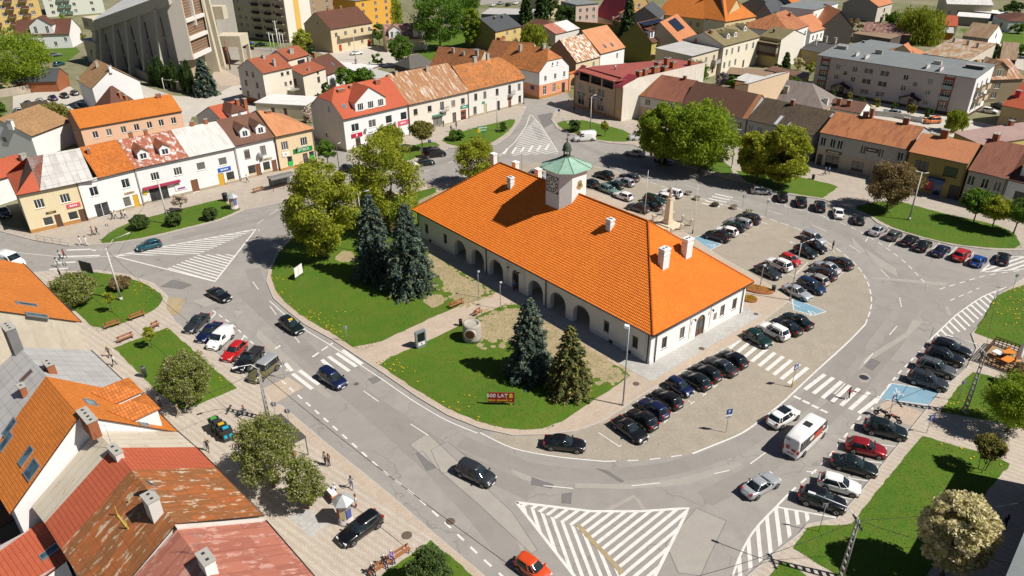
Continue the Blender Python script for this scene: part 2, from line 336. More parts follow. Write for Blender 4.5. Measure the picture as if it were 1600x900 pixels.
LAWNS=[('lawn',[(152,381.5),(175,361),(207,347),(237,339),(312,320),(350,311),(357,321),(380,326.5),(362,335),(337,345),(287,357),(237,369.5),(187,378.5)],1),
('lawn',[(685,218),(731,203),(770,194),(805,185),(804,194),(791,209),(769,224),(742,233),(705,228)],1),
('lawn',[(592,266),(600,248),(650,226),(678,221),(690,230),(650,246),(612,268)],1),
('lawn',[(869,191),(905,187),(940,195),(985,207),(988,222),(950,222),(915,215),(890,207),(874,199)],1),
('lawn',[(1000,222),(1100,243),(1140,256),(1146,276),(1100,265.5),(1030,244)],1),
('lawn',[(1150,268),(1195,268),(1240,275),(1300,289),(1309,293),(1286,310.5),(1205,298),(1165,284)],0),
('lawn',[(1330,325),(1365,316),(1400,315),(1412,317),(1475,335),(1550,350),(1585,364),(1597,389),(1550,389),(1487,382),(1437,370),(1390,355),(1362,338)],1),
('lawn',[(84,452),(95,437),(110,428),(150,426),(195,433),(232,446),(256,464),(250,478),(240,487),(155,521),(115,484)],1),
('lawn',[(178,545),(262,513),(370,608),(300,637),(285,641),(245,612)],0),
('lawn',[(674,846),(740,902),(790,955),(640,1010),(540,935),(595,900)],0),
('lawn',[(1760,395),(1690,415),(1600,446),(1587,450),(1557,463),(1535,500),(1521,521),(1550,532),(1600,545),(1760,590)],0),
('lawn',[(1518,582),(1545,588),(1600,604),(1760,650),(1760,720),(1600,672),(1540,657),(1468,645),(1504,597)],0),
('lawn',[(1441,682),(1507,702),(1560,716),(1578,727),(1545,765),(1500,830),(1440,910),(1380,980),(1307,900),(1239,859),(1260,825),(1330,820),(1347,797)],0),
('lawn',[(1221,878),(1262,901),(1310,945),(1170,945)],0),
('lawn',[(430,455),(423,430),(428,410),(440,390),(470,362),(530,338),(600,312),(650,300),(690,292),(660,330),(700,400),(770,450),(780,459),(705,483),(562,551),(520,522),(475,497),(450,478)],1),
('lawn',[(588,568),(680,530),(740,497),(800,472),(840,490),(900,540),(978,580),(985,590),(930,625),(860,671),(800,673),(760,665),(700,640),(650,610),(610,582)],1)]
for nm,p,sm_ in LAWNS:
 sheet(nm,smooth(p,1) if sm_ else p,.135,GRASS,jit=.10)
sheet('lawn',[(60,70),(110,65),(125,80),(100,100),(60,95)],-.008,GRASS);sheet('lawn',[(330,62),(440,66),(430,74),(340,74)],-.006,GRASS)
sheet('lawn',[(640,60),(760,40),(820,60),(760,90),(660,95)],-.008,GRASS);sheet('lawn',[(1500,45),(1600,40),(1600,70),(1520,66)],-.008,GRASS)
for p in ([(688,392),(705,425),(765,452),(745,470),(718,478),(690,440),(664,405)],[(742,502),(812,476),(880,520),(968,575),(955,590),(905,596),(862,560),(800,530),(755,535)],[(700,295),(655,312),(652,330),(700,335)],[(522,398),(545,390),(560,402),(540,412),(525,408)],[(655,462),(690,460),(700,474),(668,484)],[(600,345),(640,350),(655,372),(610,365)],[(255,470),(262,466),(288,467),(285,480),(272,497),(257,484)]):
 sheet('bare_soil',smooth(p,1),.139 if p[0][0]!=255 else .03,SOIL,jit=.35)
rn_=random.Random(8);sb=MB()
for p,k in (([(688,392),(705,425),(765,452),(745,470),(718,478),(690,440),(664,405)],120),([(742,502),(812,476),(880,520),(968,575),(955,590),(905,596),(862,560),(800,530),(755,535)],220),([(600,345),(640,350),(655,372),(610,365)],40)):
 w_=wpts(p)
 for i in range(k):
  j=rn_.randrange(len(w_));c=w_[j].lerp(w_[(j+1)%len(w_)],rn_.random())+Vector((rn_.gauss(0,.9),rn_.gauss(0,.9),0));r_=rn_.uniform(.12,.6)
  sb.poly([(c.x+r_*rn_.uniform(.6,1.2)*math.cos(t*.785),c.y+r_*rn_.uniform(.6,1.2)*math.sin(t*.785),.1392+i*2e-6) for t in range(8)])
sb.build('bare_soil',SOIL)['kind']='structure'
# ---- painted markings
MK={}
ZC=[0]
def zup(z):
 ZC[0]+=1;return z+ZC[0]*8e-6
def mk(name): return MK.setdefault(name,MB())
def pline(name,pts,wd=.13,dash=None,z=.014,closed=False,rnd=True):
 b=mk(name);w_=wpts(pts)
 if closed:w_.append(w_[0])
 q=[w_[0]]
 for i in range(len(w_)-1):
  k=max(1,int((w_[i+1]-w_[i]).length/1.0));q+=[w_[i].lerp(w_[i+1],(j+1)/k) for j in range(k)]
 for _ in range(3):
  if len(w_)>2 and not closed:q=[q[0]]+[(q[i-1]+q[i]*2+q[i+1])/4 for i in range(1,len(q)-1)]+[q[-1]]
 if dash:
  L=[0]
  for i in range(len(q)-1):L.append(L[-1]+(q[i+1]-q[i]).length)
  def at(s):
   for i in range(len(q)-1):
    if L[i+1]>=s:return q[i].lerp(q[i+1],(s-L[i])/max(1e-6,L[i+1]-L[i]))
   return q[-1]
  s=0
  while s<L[-1]:
   a,c=at(s),at(min(s+dash[0],L[-1]));d=(c-a)
   if d.length>.1:
    d.normalize();n_=Vector((-d.y,d.x,0))*wd/2;zz=zup(z);b.poly([(v.x,v.y,zz) for v in (a-n_,c-n_,c+n_,a+n_)])
   s+=dash[0]+dash[1]
  return
 N=[];zz=zup(z)
 for i in range(len(q)):
  d=(q[min(i+1,len(q)-1)]-q[max(i-1,0)]).normalized();N.append(Vector((-d.y,d.x,0))*wd/2)
 for i in range(len(q)-1):
  b.poly([(v.x,v.y,zz) for v in (q[i]-N[i],q[i+1]-N[i+1],q[i+1]+N[i+1],q[i]+N[i])])
def clip(poly,subj):
 poly=ccw(poly)
 for i in range(len(poly)):
  a,c=poly[i],poly[(i+1)%len(poly)];e=c-a;ins=lambda p:e.x*(p.y-a.y)-e.y*(p.x-a.x);out=[]
  for j in range(len(subj)):
   p,q=subj[j],subj[(j+1)%len(subj)];dp,dq=ins(p),ins(q)
   if dp>=0:out.append(p)
   if dp*dq<0:out.append(p.lerp(q,dp/(dp-dq)))
  subj=out
  if len(subj)<3:return []
 return subj
def hatch(name,poly,dirpx,sp,wd,z=.013,off=0):
 b=mk(name);w_=wpts(poly);a,c=P(*dirpx[0]),P(*dirpx[1]);d=(c-a).normalized();n_=Vector((-d.y,d.x,0))
 pr=[p.dot(n_) for p in w_];s=math.floor(min(pr)/sp)*sp;ce=sum(w_,Vector())/len(w_);t0=ce.dot(d)
 while s<max(pr):
  quad=[d*(t0-60)+n_*s,d*(t0+60)+n_*s,d*(t0+60)+n_*(s+wd),d*(t0-60)+n_*(s+wd)]
  r_=clip(w_,quad)
  if len(r_)>2:zz=zup(z);b.poly([(p.x,p.y,zz) for p in ccw(r_)])
  s+=sp
# edge and lane lines
pline('edge_line',[(750,676),(800,702),(875,715),(945,721)],.15)
pline('edge_line',[(945,721),(1012,719),(1082,709)],.15,(1.2,1.2))
pline('edge_line',[(1082,709),(1162,677),(1220,632),(1275,580),(1325,535),(1352,507)],.2)
pline('edge_line',[(1352,507),(1362,480),(1362,462),(1355,437),(1340,415),(1300,382),(1260,362),(1200,341),(1150,325),(1075,305),(1015,284),(965,269),(920,258)],.16,(1.6,.8))
pline('edge_line',[(421,470),(445,492),(472,513),(516,539),(558,567),(596,592),(646,627),(696,657),(746,677)],.14)
pline('edge_line',[(404,358),(422,395),(412,440),(424,472)],.12,(1,40))
pline('lane_line',[(395,440),(430,490),(480,550),(560,605),(640,662),(700,700),(760,735),(830,757),(900,765),(960,762),(1060,752),(1140,735)],.12,(3,6))
pline('lane_line',[(1172,725),(1220,690),(1280,640),(1330,590),(1375,540),(1410,500),(1408,470),(1395,440),(1360,405),(1300,365),(1245,342),(1160,317),(1050,283),(960,262)],.12,(3,6))
pline('lane_line',[(480,298),(430,330),(402,350)],.12,(3,2));pline('lane_line',[(600,290),(680,262),(740,240),(790,225)],.12,(3,6))
pline('lane_line',[(0,392),(60,398),(120,404),(190,399)],.12)
pline('bay_line',[(440,595),(545,688),(600,738),(650,775),(710,830),(745,865),(790,905)],.22,(1.0,1.0))
pline('bay_line',[(332,485),(362,506),(390,532),(415,555),(450,580)],.2,(1.0,.9))
pline('bay_line',[(1200,310),(1215,320),(1287,337),(1335,357),(1375,380),(1415,410),(1450,447)],.16,(1.2,1.0))
pline('bay_line',[(1468,452),(1540,430),(1600,422)],.16,(1.2,1.0));pline('bay_line',[(1484,470),(1530,450)],.13,(1.2,1.0))
pline('bay_line',[(1446,540),(1420,567),(1396,592),(1376,620),(1362,640)],.2,(1.0,1.0))
pline('bay_line',[(1345,650),(1320,682),(1298,712),(1270,740),(1250,755),(1232,772)],.2,(1.0,1.0))
pline('edge_line',[(1572,449),(1535,463),(1495,491),(1450,534)],.18)
pline('edge_line',[(1232,772),(1205,800),(1175,830),(1150,880),(1140,920)],.2)
pline('edge_line',[(1800,430),(1650,415),(1600,424)],.15)
WEAR=ground('tyre_wear',((.248,.229,.205),(.293,.27,.242),(.208,.191,.171)),(.05,.4,6),.2)
for pth,wd in (([(395,420),(415,480),(470,545),(555,610),(640,670),(720,720),(830,770)],2.2),([(380,455),(450,520),(520,590),(600,660),(690,740),(770,830),(820,900)],2.2),([(720,690),(830,735),(930,745),(1040,735),(1140,705),(1230,650),(1300,590),(1345,530),(1385,480)],2.0),([(1170,745),(1260,680),(1340,600),(1400,530),(1425,480),(1400,430),(1340,375),(1260,335)],2.2),([(1100,780),(1180,740)],2.2),([(270,372),(400,345),(520,305),(640,270),(760,230),(830,190)],2.0),([(1300,350),(1180,310),(1060,275),(950,245),(880,215)],2.0)):pline('lane_wear',pth,wd,z=.0016)
# hatched islands
HW=[(178,400),(400,358),(336,440)]
pline('hatching',HW,.26,closed=True);hatch('hatching',[(178,400),(400,358),(310,398)],((250,387),(330,392)),.78,.3);hatch('hatching',[(178,400),(310,398),(400,358),(336,440)],((235,401),(345,432)),.78,.3,z=.0145)
HS=[(807,785),(925,799),(1000,799),(1076,794),(1016,915),(985,1000),(905,910)]
pline('hatching',HS,.3,closed=True)
DR=((905,870),(985,808))
for q in ([(807,785),(925,799),(900,824)],[(925,799),(1000,799),(900,824)],[(1000,799),(1076,794),(900,824)],[(900,824),(1076,794),(1016,915),(965,890)],[(965,890),(1016,915),(985,1000)]):hatch('hatching',q,DR,.80,.34)
hatch('hatching',[(807,785),(900,824),(965,890),(985,1000),(905,910)],((862,830),(888,905)),.80,.34,z=.0145)
HN=[(829,178),(845,196),(858,215),(868,240),(780,244),(800,225),(822,195)]
pline('hatching',[(780,244),(805,222),(822,197),(829,178),(845,196),(858,216),(872,238)],.2);hatch('hatching',[(829,178),(850,205),(872,240),(780,244),(815,208)],((800,232),(845,222)),1.1,.34)
HE=[(1535,464),(1495,491),(1450,534),(1478,530),(1512,500),(1540,478),(1560,456)]
hatch('hatching',[(1450,533),(1495,491),(1535,464),(1556,456),(1548,482),(1508,516)],((1480,500),(1500,520)),1.1,.36)
HSE=[(1215,792),(1305,808),(1258,818),(1244,832),(1212,858),(1150,912),(1142,905),(1155,868),(1180,828)]
hatch('hatching',[(1215,792),(1305,808),(1258,818),(1244,832)],((1215,795),(1222,850)),.95,.38);hatch('hatching',[(1215,792),(1244,832),(1212,858),(1150,912),(1142,905),(1155,868),(1180,828)],((1215,795),(1222,850)),.95,.38);pline('hatching',[(1212,792),(1306,809)],.2)
hatch('hatching',[(1560,402),(1640,400),(1640,418),(1530,426)],((1540,424),(1600,404)),.9,.35);pline('hatching',[(1640,400),(1560,402),(1530,426),(1640,417)],.2)
hatch('hatching',[(250,452),(262,462),(289,466),(325,482),(310,492),(285,482),(275,502),(260,480)],((262,455),(300,468)),1.0,.35)
# crossings
for a,c in (((535,547),(566,569)),((526,552),(557,573)),((513,557),(546,580)),((503,562),(520,577)),((457,584),(488,608)),((468,579),(498,601)),((446,568),(456,580))):
 pline('crossing',[a,c],.5)
for i in range(9):
 f=i/8;cx,cy,h=1150+97*f,536+51*f,10+5*f;pline('crossing',[(cx-h,cy+.83*h),(cx+h,cy-.83*h)],.5)
for a,c in (((1257.5,609),(1289,585)),((1271,615),(1302,590)),((1285,622),(1315,596)),((1314,634),(1342,607)),((1342,646),(1375,620)),((1300,628),(1328,602)),((1328,640),(1358,613))):pline('crossing',[a,c],.48)
for i in range(5):pline('crossing',[(1117+i*-5,303+i*3.6),(1145+i*-5,309+i*3.6)],.45)
for i in range(4):pline('crossing',[(104+i*-9,391+i*10),(142+i*-12+ (26 if i==1 else 0),389.5+i*10)],.45)
for i in range(6):pline('crossing',[(793+i*13,232-i*1.3),(787+i*13,241-i*1.3)],.5)
pline('crossing',[(488,558),(520,536)],.28,(1.2,.5));pline('crossing',[(430,545),(438,540)],.3);
for i in range(4):pline('crossing',[(1240+i*14,619+i*7),(1251+i*14,624+i*7)],.4)
# parking T marks and bay lines
def bay(a,c,wd=.12): pline('bay_line',[a,c],wd,z=.016)
for x,y in ((1080,629),(1099,616),(1116,603),(1134,590),(1055,643),(1038,658)):
 bay((x-5,y-3),(x+2,y+1));bay((x-1,y+3),(x+5,y-2))
bay((935,676),(968,698));bay((968,698),(971,695))
for a,c in (((1178,345),(1198,350)),((1170,351),(1186,356)),((1155,364),(1172,368)),((1185,346),(1200,349)),((965,280),(1010,285)),((920,275),(938,280)),((1060,310),(1040,318)),((1290,382),(1305,395)),((1262,410),(1240,432)),((1225,425),(1262,440)),((1205,460),(1250,480)),((1318,425),(1300,440)),((1250,470),(1291,487))):bay(a,c)
for a,c in (((1285,337),(1296,344)),((1358,368),(1352,378)),((1395,378),(1388,386)),((1400,385),(1424,368)),((1422,390),(1444,372)),((1448,398),(1470,378)),((1476,405),(1496,385)),((1505,412),(1522,394)),((1222,312),(1228,322)),((1250,318),(1256,328)),((1310,330),(1316,342)),((1345,342),(1352,352))):bay(a,c)
for a,c in (((1400,687),(1380,676)),((1375,695),(1400,698)),((1350,720),(1380,724)),((1325,747),(1358,752)),((1300,775),(1336,780)),((1430,560),(1444,552)),((1417,582),(1428,572)),((1400,592),(1420,586)),((1310,686),(1322,690)),((1260,737),(1275,738))):bay(a,c,.14)
for a,c in (((337,490),(328,500)),((360,508),(352,518)),((382,525),(375,535)),((405,545),(398,553)),((428,560),(420,566))):bay(a,c,.2)
for nm,b in MK.items(): struct(b.build(nm,WEAR if nm=='lane_wear' else PAINT))
# blue disabled bays with the wheelchair symbol
def wheelchair(c,ax,s,z):
 b=MB();c=P(*c);u=(P(*ax)-c).normalized();v=Vector((-u.y,u.x,0))
 def q(x,y):return c+u*x*s+v*y*s
 def seg(p0,p1,w_):
  a,e=q(*p0),q(*p1);d=(e-a).normalized();n_=Vector((-d.y,d.x,0))*w_*s;b.poly([(t.x,t.y,z) for t in (a-n_,e-n_,e+n_,a+n_)])
 pr=None
 for i in range(15):
  t=R(-200+i*18);p=(.42*math.cos(t),.42*math.sin(t))
  if pr:seg(pr,p,.07)
  pr=p
 seg((0,.1),(0,.75),.08);seg((0,.1),(.5,.1),.08);seg((.5,.1),(.72,-.4),.08);seg((0,.42),(.36,.42),.06)
 cc=q(0,.98);b.poly([(cc.x+.13*s*math.cos(t*.7854),cc.y+.13*s*math.sin(t*.7854),z) for t in range(8)])
 struct(b.build('wheelchair_symbol',PAINT))
for pts,c,ax in (([(1393,599),(1470,611),(1451,633),(1373,623)],(1402,614),(1415,616)),([(1078,374),(1094,368),(1127,382),(1108,391)],(1113,384),(1118,380)),([(970,328),(978,326),(1003,338),(998,342)],(987,334),(991,332)),([(1238,467),(1250,470),(1291,487),(1270,493),(1240,484)],(1269,489),(1262,487))):
 sheet('disabled_bay',pts,.009,BLUEP);
 p=wpts(pts);b=MB()
 for i in range(len(p)):
  a,e=p[i],p[(i+1)%len(p)];d=(e-a).normalized();n_=Vector((-d.y,d.x,0))*.07;b.poly([(v.x,v.y,.0165) for v in (a-n_,e-n_,e+n_,a+n_)])
 struct(b.build('bay_outline',PAINT));wheelchair(c,ax,.9,.0175)
# repairs in the asphalt
for i,(pts,mt) in enumerate([
 ([(898,755),(980,757),(1060,748),(1155,722),(1160,727),(1075,757),(985,764),(899,762)],ASPH2),([(945,795),(990,773),(994,776),(955,798)],ASPH2),([(990,776),(1000,780),(1010,797),(1003,797)],ASPH2),
 ([(1350,560),(1415,520),(1427,499),(1441,503),(1420,525),(1365,560),(1340,580)],ASPH2),([(1040,850),(1088,794),(1135,814),(1108,870),(1095,900),(1060,895)],ASPH2),
 ([(800,733),(830,745),(855,752),(853,760),(820,750),(798,738)],ASPH2),([(831,746),(864,757),(862,763),(830,757)],ASPH3),([(878,772),(893,770),(892,787),(878,786)],ASPH3),
 ([(650,708),(661,705),(681,731),(667,736)],ASPH3),([(673,703),(700,690),(730,715),(720,735),(690,740)],ASPH),([(640,695),(668,677),(800,800),(840,860),(830,865),(750,790)],ASPH2),
 ([(400,525),(404,515),(465,570),(520,620),(510,622),(440,568)],ASPH2),([(575,592),(588,588),(595,594),(583,600)],ASPH3),([(1350,572),(1362,560),(1376,566),(1363,579)],ASPH3),
 ([(1290,622),(1300,615),(1312,622),(1302,631)],ASPH3),([(250,448),(270,437),(300,445),(285,452)],ASPH3),([(365,484),(383,487),(385,486),(370,495)],ASPH2),([(800,830),(806,828),(820,855),(815,862)],ASPH2),
 ([(1330,370),(1350,390),(1352,397),(1335,385)],ASPH2),([(1350,388),(1400,420),(1403,433),(1370,415)],ASPH2),([(1360,434),(1385,434),(1480,442),(1476,447),(1390,438),(1360,436)],ASPH2),([(1475,480),(1482,478),(1487,492),(1481,493)],ASPH2),
 ([(830,195),(843,200),(850,215),(842,220)],ASPH3),([(840,180),(862,176),(868,190),(850,200)],ASPH3),([(390,380),(420,370),(430,385),(405,400)],ASPH2),([(300,470),(340,460),(350,470),(320,480)],ASPH2),([(932,732),(950,736),(975,752),(970,754),(948,740)],ASPH3),([(1450,770),(1455,760),(1460,765),(1457,775)],ASPH3)]):
 sheet('road_patch',pts,.0035+.0003*i,mt)
 if mt is not ASPH2 or i in(4,10,12,15):
  w_=wpts(pts);tb=MB()
  for a,e in zip(w_,w_[1:]+w_[:1]):d=(e-a).normalized();n_=Vector((-d.y,d.x,0))*.022;tb.poly([(v.x,v.y,.0122+.00002*i) for v in (a-n_,e-n_,e+n_,a+n_)])
  struct(tb.build('tar_seam',plain('tar',(.11,.10,.09),.7)))
sheet('earth_trench',[(900,822),(906,819),(976,893),(970,898)],.021,SOIL,jit=.04)
for i,(x,y,r_) in enumerate([(1350,590,.55),(704,815,.45),(636,838,.5),(557,600,.3),(994,601,.4),(1096,546,.4),(1181,492,.35),(661,620,.3)]):
 c=P(x,y);b=MB();b.lathe([(r_,0),(r_,.012),(r_*.82,.014)],20);raised=(636,838)==(x,y) or x in(994,1096,1181)
 o=b.build('manhole_cover',plaster('cast_iron',(.12,.09,.065)) if i else DARK,loc=(c.x,c.y,.137 if raised else .02))
 tag(o,['dark round manhole cover in a pale ring on the road near the pink-shirted woman','brown round manhole cover on the asphalt right of the black estate car','pale round manhole cover in grass behind the long bench','small manhole cover on the road past the blue people carrier','round manhole cover in the pink walk by the tall grey lamp','round cover beside the hall\'s white short side, middle one','round cover near the far end of the hall\'s short side','small drain cover at the kerb of the big left road'][i],'manhole')
 if i==0:sheet('road_patch',[(1341,590),(1346,583),(1354,583),(1361,590),(1356,598),(1345,598)],.0145,ASPH2)
# grass blades and dandelions
def scatter(polys,dens,seed,fn):
 rn=np.random.default_rng(seed);out=[]
 for p in polys:
  w_=ccw(wpts(p));xs=np.array([v.x for v in w_]);ys=np.array([v.y for v in w_])
  area=abs(np.sum(xs*np.roll(ys,-1)-np.roll(xs,-1)*ys))/2
  n=int((xs.max()-xs.min())*(ys.max()-ys.min())*dens)
  x=rn.uniform(xs.min(),xs.max(),n);y=rn.uniform(ys.min(),ys.max(),n);ins=np.zeros(n,bool)
  for i in range(len(xs)):
   j=(i+1)%len(xs);c=((ys[i]>y)!=(ys[j]>y))&(x<(xs[j]-xs[i])*(y-ys[i])/(ys[j]-ys[i]+1e-12)+xs[i]);ins^=c
  out.append(np.stack([x[ins],y[ins]],1))
 return np.concatenate(out),rn
def npmesh(name,V,k,mat_):
 n=len(V)//k;me=bpy.data.meshes.new(name);me.vertices.add(len(V));me.vertices.foreach_set('co',V.astype(np.float32).ravel())
 me.loops.add(len(V));me.loops.foreach_set('vertex_index',np.arange(len(V),dtype=np.int32))
 me.polygons.add(n);me.polygons.foreach_set('loop_start',np.arange(0,len(V),k,dtype=np.int32));me.update(calc_edges=True);me.materials.append(mat_);return me
near=[l[1] for l in LAWNS if max(p[1] for p in l[1])>380]
pts,rn=scatter(near,26,3,None)
n=len(pts);a=rn.uniform(0,2*np.pi,n);s=rn.uniform(.06,.14,n);h=rn.uniform(.03,.09,n);lean=rn.uniform(-.16,.16,(n,2))
V=np.zeros((n,3,3));V[:,0,:2]=pts-np.stack([np.cos(a),np.sin(a)],1)*s[:,None]/2;V[:,1,:2]=pts+np.stack([np.cos(a),np.sin(a)],1)*s[:,None]/2;V[:,2,:2]=pts+lean;V[:,:2,2]=.13;V[:,2,2]=.13+h
GR2=leafmat('grass_blades',(.075,.17,.012),(.125,.21,.017),trans=.3)
tag(link('grass',npmesh('grass',V.reshape(-1,3),3,GR2)),'short spring grass growing over the lawns of the square','grass',kind='stuff')
yel=[l[1] for l in LAWNS if max(p[1] for p in l[1])>420]
pts,rn=scatter(yel,2.2,5,None)
key=np.sin(pts[:,0]*.32+1)*np.sin(pts[:,1]*.27)+np.sin(pts[:,0]*.11+pts[:,1]*.13)*.8+rn.normal(0,.35,len(pts));pts=pts[key>.98]
n=len(pts);V=np.zeros((n,4,3));r_=rn.uniform(.05,.10,n)
for i,(dx,dy) in enumerate(((-1,-1),(1,-1),(1,1),(-1,1))):V[:,i,0]=pts[:,0]+dx*r_;V[:,i,1]=pts[:,1]+dy*r_;V[:,i,2]=.24
tag(link('dandelions',npmesh('dandelions',V.reshape(-1,3),4,plain('dandelion_yellow',(.62,.40,.01),.7))),'yellow dandelions in bloom dotted over the lawns','flowers',kind='stuff')
# ------------------------------------------------------------ wall, window and roof builders
def sideframe(side,W,D):
 return {'f':(Vector((0,0,0)),Vector((1,0,0)),0),'r':(Vector((W,0,0)),Vector((0,1,0)),R(90)),'b':(Vector((W,D,0)),Vector((-1,0,0)),R(180)),'l':(Vector((0,D,0)),Vector((0,-1,0)),R(-90))}[side]
def facade(b,O,U,width,z0,z1,holes,mi=0,depth=.13,band=None,bmi=1):
 N=Vector((U.y,-U.x,0));us={0.,width};zs={z0,z1}
 if band:zs.add(band)
 for h in holes:us|={h[0],h[1]};zs|={h[2],h[3]}
 us=sorted(us);zs=sorted(zs)
 pt=lambda u,z,d=0:O+U*u-N*d+Vector((0,0,z))
 for i in range(len(us)-1):
  for j in range(len(zs)-1):
   cu,cz=(us[i]+us[i+1])/2,(zs[j]+zs[j+1])/2
   if us[i+1]-us[i]<1e-4 or zs[j+1]-zs[j]<1e-4:continue
   if any(h[0]<cu<h[1] and h[2]<cz<h[3] for h in holes):continue
   b.poly([pt(us[i],zs[j]),pt(us[i+1],zs[j]),pt(us[i+1],zs[j+1]),pt(us[i],zs[j+1])],bmi if band and cz<band else mi)
 for h in holes:
  d=h[4] if len(h)>4 else depth
  if d<=0:continue
  a,c,e,f=h[:4];m_=bmi if band and (e+f)/2<band else mi
  for p,q in (((a,e),(a,f)),((a,f),(c,f)),((c,f),(c,e)),((c,e),(a,e))):
   b.poly([pt(*p),pt(*q),pt(*q,d),pt(*p,d)],m_)
WC={}
def winmesh(w_,h,st,fm):
 k=(round(w_,2),round(h,2),st,fm.name)
 if k in WC:return WC[k]
 t=.07 if st!='shop' else .06;b=MB();x0,x1=-w_/2,w_/2
 for a in ((x0,x0+t,0,h),(x1-t,x1,0,h),(x0+t,x1-t,0,t),(x0+t,x1-t,h-t,h)):b.box(a[0],a[1],-.01,.06,a[2],a[3])
 n=2 if w_<1.5 else 3
 if st=='one':n=1
 if st=='shop':n=max(1,round(w_/1.2))
 for i in range(1,n):
  c=x0+w_*i/n;b.box(c-.045,c+.045,-.012,.05,t,h-t)
 if st=='trans':b.box(x0+t,x1-t,-.011,.05,h*.68,h*.68+.06)
 if st=='sash':
  b.box(x0+t,x1-t,-.011,.05,h*.5,h*.5+.05);b.box(x0+t,x1-t,-.011,.05,h*.75,h*.75+.04)
 b.box(x0-.08,x1+.08,-.2,.0,-.06,-.015)
 f=b.mesh('window_frame',fm);g=MB();g.box(x0+.02,x1-.02,.02,.045,.02,h-.02);p=g.mesh('window_pane',GLASS)
 WC[k]=(f,p);return WC[k]
CURT=plaster('net_curtain',(.55,.53,.48),.2,.3)
def window(root,O,U,rz,u,z,w_,h,st='two',fm=None,rec=.1,seed=0):
 fm=fm or WHITE;f,p=winmesh(w_,h,st,fm);N=Vector((U.y,-U.x,0));loc=O+U*u-N*rec+Vector((0,0,z))
 o=link('window',f,root,loc,rz);link('pane',p,o)
 return o
def doormesh(w_,h,mat_,glass=False):
 k=('door',round(w_,2),round(h,2),mat_.name,glass)
 if k in WC:return WC[k]
 b=MB();x0=-w_/2;x1=w_/2
 for a in ((x0,x0+.08,0,h),(x1-.08,x1,0,h),(x0+.08,x1-.08,h-.1,h)):b.box(a[0],a[1],-.02,.06,a[2],a[3])
 b.box(x0+.08,x1-.08,.0,.045,0.02,h-.1)
 for z in (.15,h*.5):b.box(x0+.2,x1-.2,-.015,.001,z,z+h*.33,1 if glass else 0)
 WC[k]=b.mesh('door',[mat_,GLASS]);return WC[k]
def door(root,O,U,rz,u,z,w_,h,mat_,glass=False,rec=.08):
 N=Vector((U.y,-U.x,0));o=link('door',doormesh(w_,h,mat_,glass),root,O+U*u-N*rec+Vector((0,0,z)),rz)
 b=MB();b.box(w_/2-.2,w_/2-.15,-.08,-.02,1,1.12);b.build('handle',GREYM,o);return o
def roofpolys(La,Lb,eh,rise,oh,oe0,oe1,h0=0,f0=0,h1=0,f1=0,asym=.5):
 """ridge along a; h0/h1 hip inset at ends, f0/f1 fraction of the rise where the hip starts (0 = full hip)"""
 br=Lb*asym;s0=rise/br;s1=rise/(Lb-br);ze0=eh-oh*s0;ze1=eh-oh*s1;rz=eh+rise
 A0=-oe0;A1=La+oe1;out=[]
 def pt(a,b,z):return (a,b,z)
 front=[pt(A0,-oh,ze0),pt(A1,-oh,ze0)];back=[pt(A1,Lb+oh,ze1),pt(A0,Lb+oh,ze1)]
 if h1:
  if f1>0:front.append(pt(A1,br*f1,eh+rise*f1));back.insert(0,pt(A1,Lb-(Lb-br)*f1,eh+rise*f1))
  r1=pt(A1-h1,br,rz)
 else:r1=pt(A1,br,rz)
 if h0:r0_=pt(A0+h0,br,rz)
 else:r0_=pt(A0,br,rz)
 front+=[r1,r0_]
 if h0 and f0>0:front.append(pt(A0,br*f0,eh+rise*f0));back.append(pt(A0,Lb-(Lb-br)*f0,eh+rise*f0))
 back+=[r0_,r1]
 if h1 and f1>0:back=[back[0]]+back[1:]
 out.append(front)
 # back polygon order: eave A1 -> eave A0 -> (rake) -> ridge0 -> ridge1 -> (rake1)
 bb=[pt(A1,Lb+oh,ze1),pt(A0,Lb+oh,ze1)]
 if h0 and f0>0:bb.append(pt(A0,Lb-(Lb-br)*f0,eh+rise*f0))
 bb+=[r0_,r1]
 if h1 and f1>0:bb.append(pt(A1,Lb-(Lb-br)*f1,eh+rise*f1))
 out.append(bb)
 if h0:
  if f0>0:out.append([pt(A0,Lb-(Lb-br)*f0,eh+rise*f0),pt(A0,br*f0,eh+rise*f0),r0_])
  else:out.append([pt(A0,Lb+oh,ze1),pt(A0,-oh,ze0),r0_])
 if h1:
  if f1>0:out.append([pt(A1,br*f1,eh+rise*f1),pt(A1,Lb-(Lb-br)*f1,eh+rise*f1),r1])
  else:out.append([pt(A1,-oh,ze0),pt(A1,Lb+oh,ze1),r1])
 return out
# ------------------------------------------------------------ the town hall
EH=4.93;RISE=8.64
hL,hF,hR=P(643.75,327,EH),P(1020,525,EH),P(1176,439.5,EH)
hu=(hF-hL).normalized();HW_=(hF-hL).length;HD=21.39;hrz=math.atan2(hu.y,hu.x);HI=10.85;INS=.6
hall=thing('town_hall','long white arcaded town hall with orange hip roof and clock tower amid the square','town hall',(hL.x,hL.y,0),hrz)
HWALL=plaster('hall_white',(.74,.73,.70),.05,.12);HTRIM=plaster('hall_trim',(.66,.65,.62),.05,.1)
x0,x1,y0,y1=INS,HW_-INS,INS,HD-INS
wb=MB()
ARCH=[12.7,17.3,22.0,31.0,35.7,40.4];AW=3.2;AS=1.75
fh=[];fw_=[(3.2,1.35),(8.6,1.35),(45.0,1.35),(50.0,1.35)]
for c,z in fw_:fh.append((c-.5-x0,c+.5-x0,z,z+1.75,.3))
for c in ARCH:fh.append((c-AW/2-x0,c+AW/2-x0,.1,AS+AW/2,0))
fh.append((26.5-.75-x0,26.5+.75-x0,.1,3.35,.3))
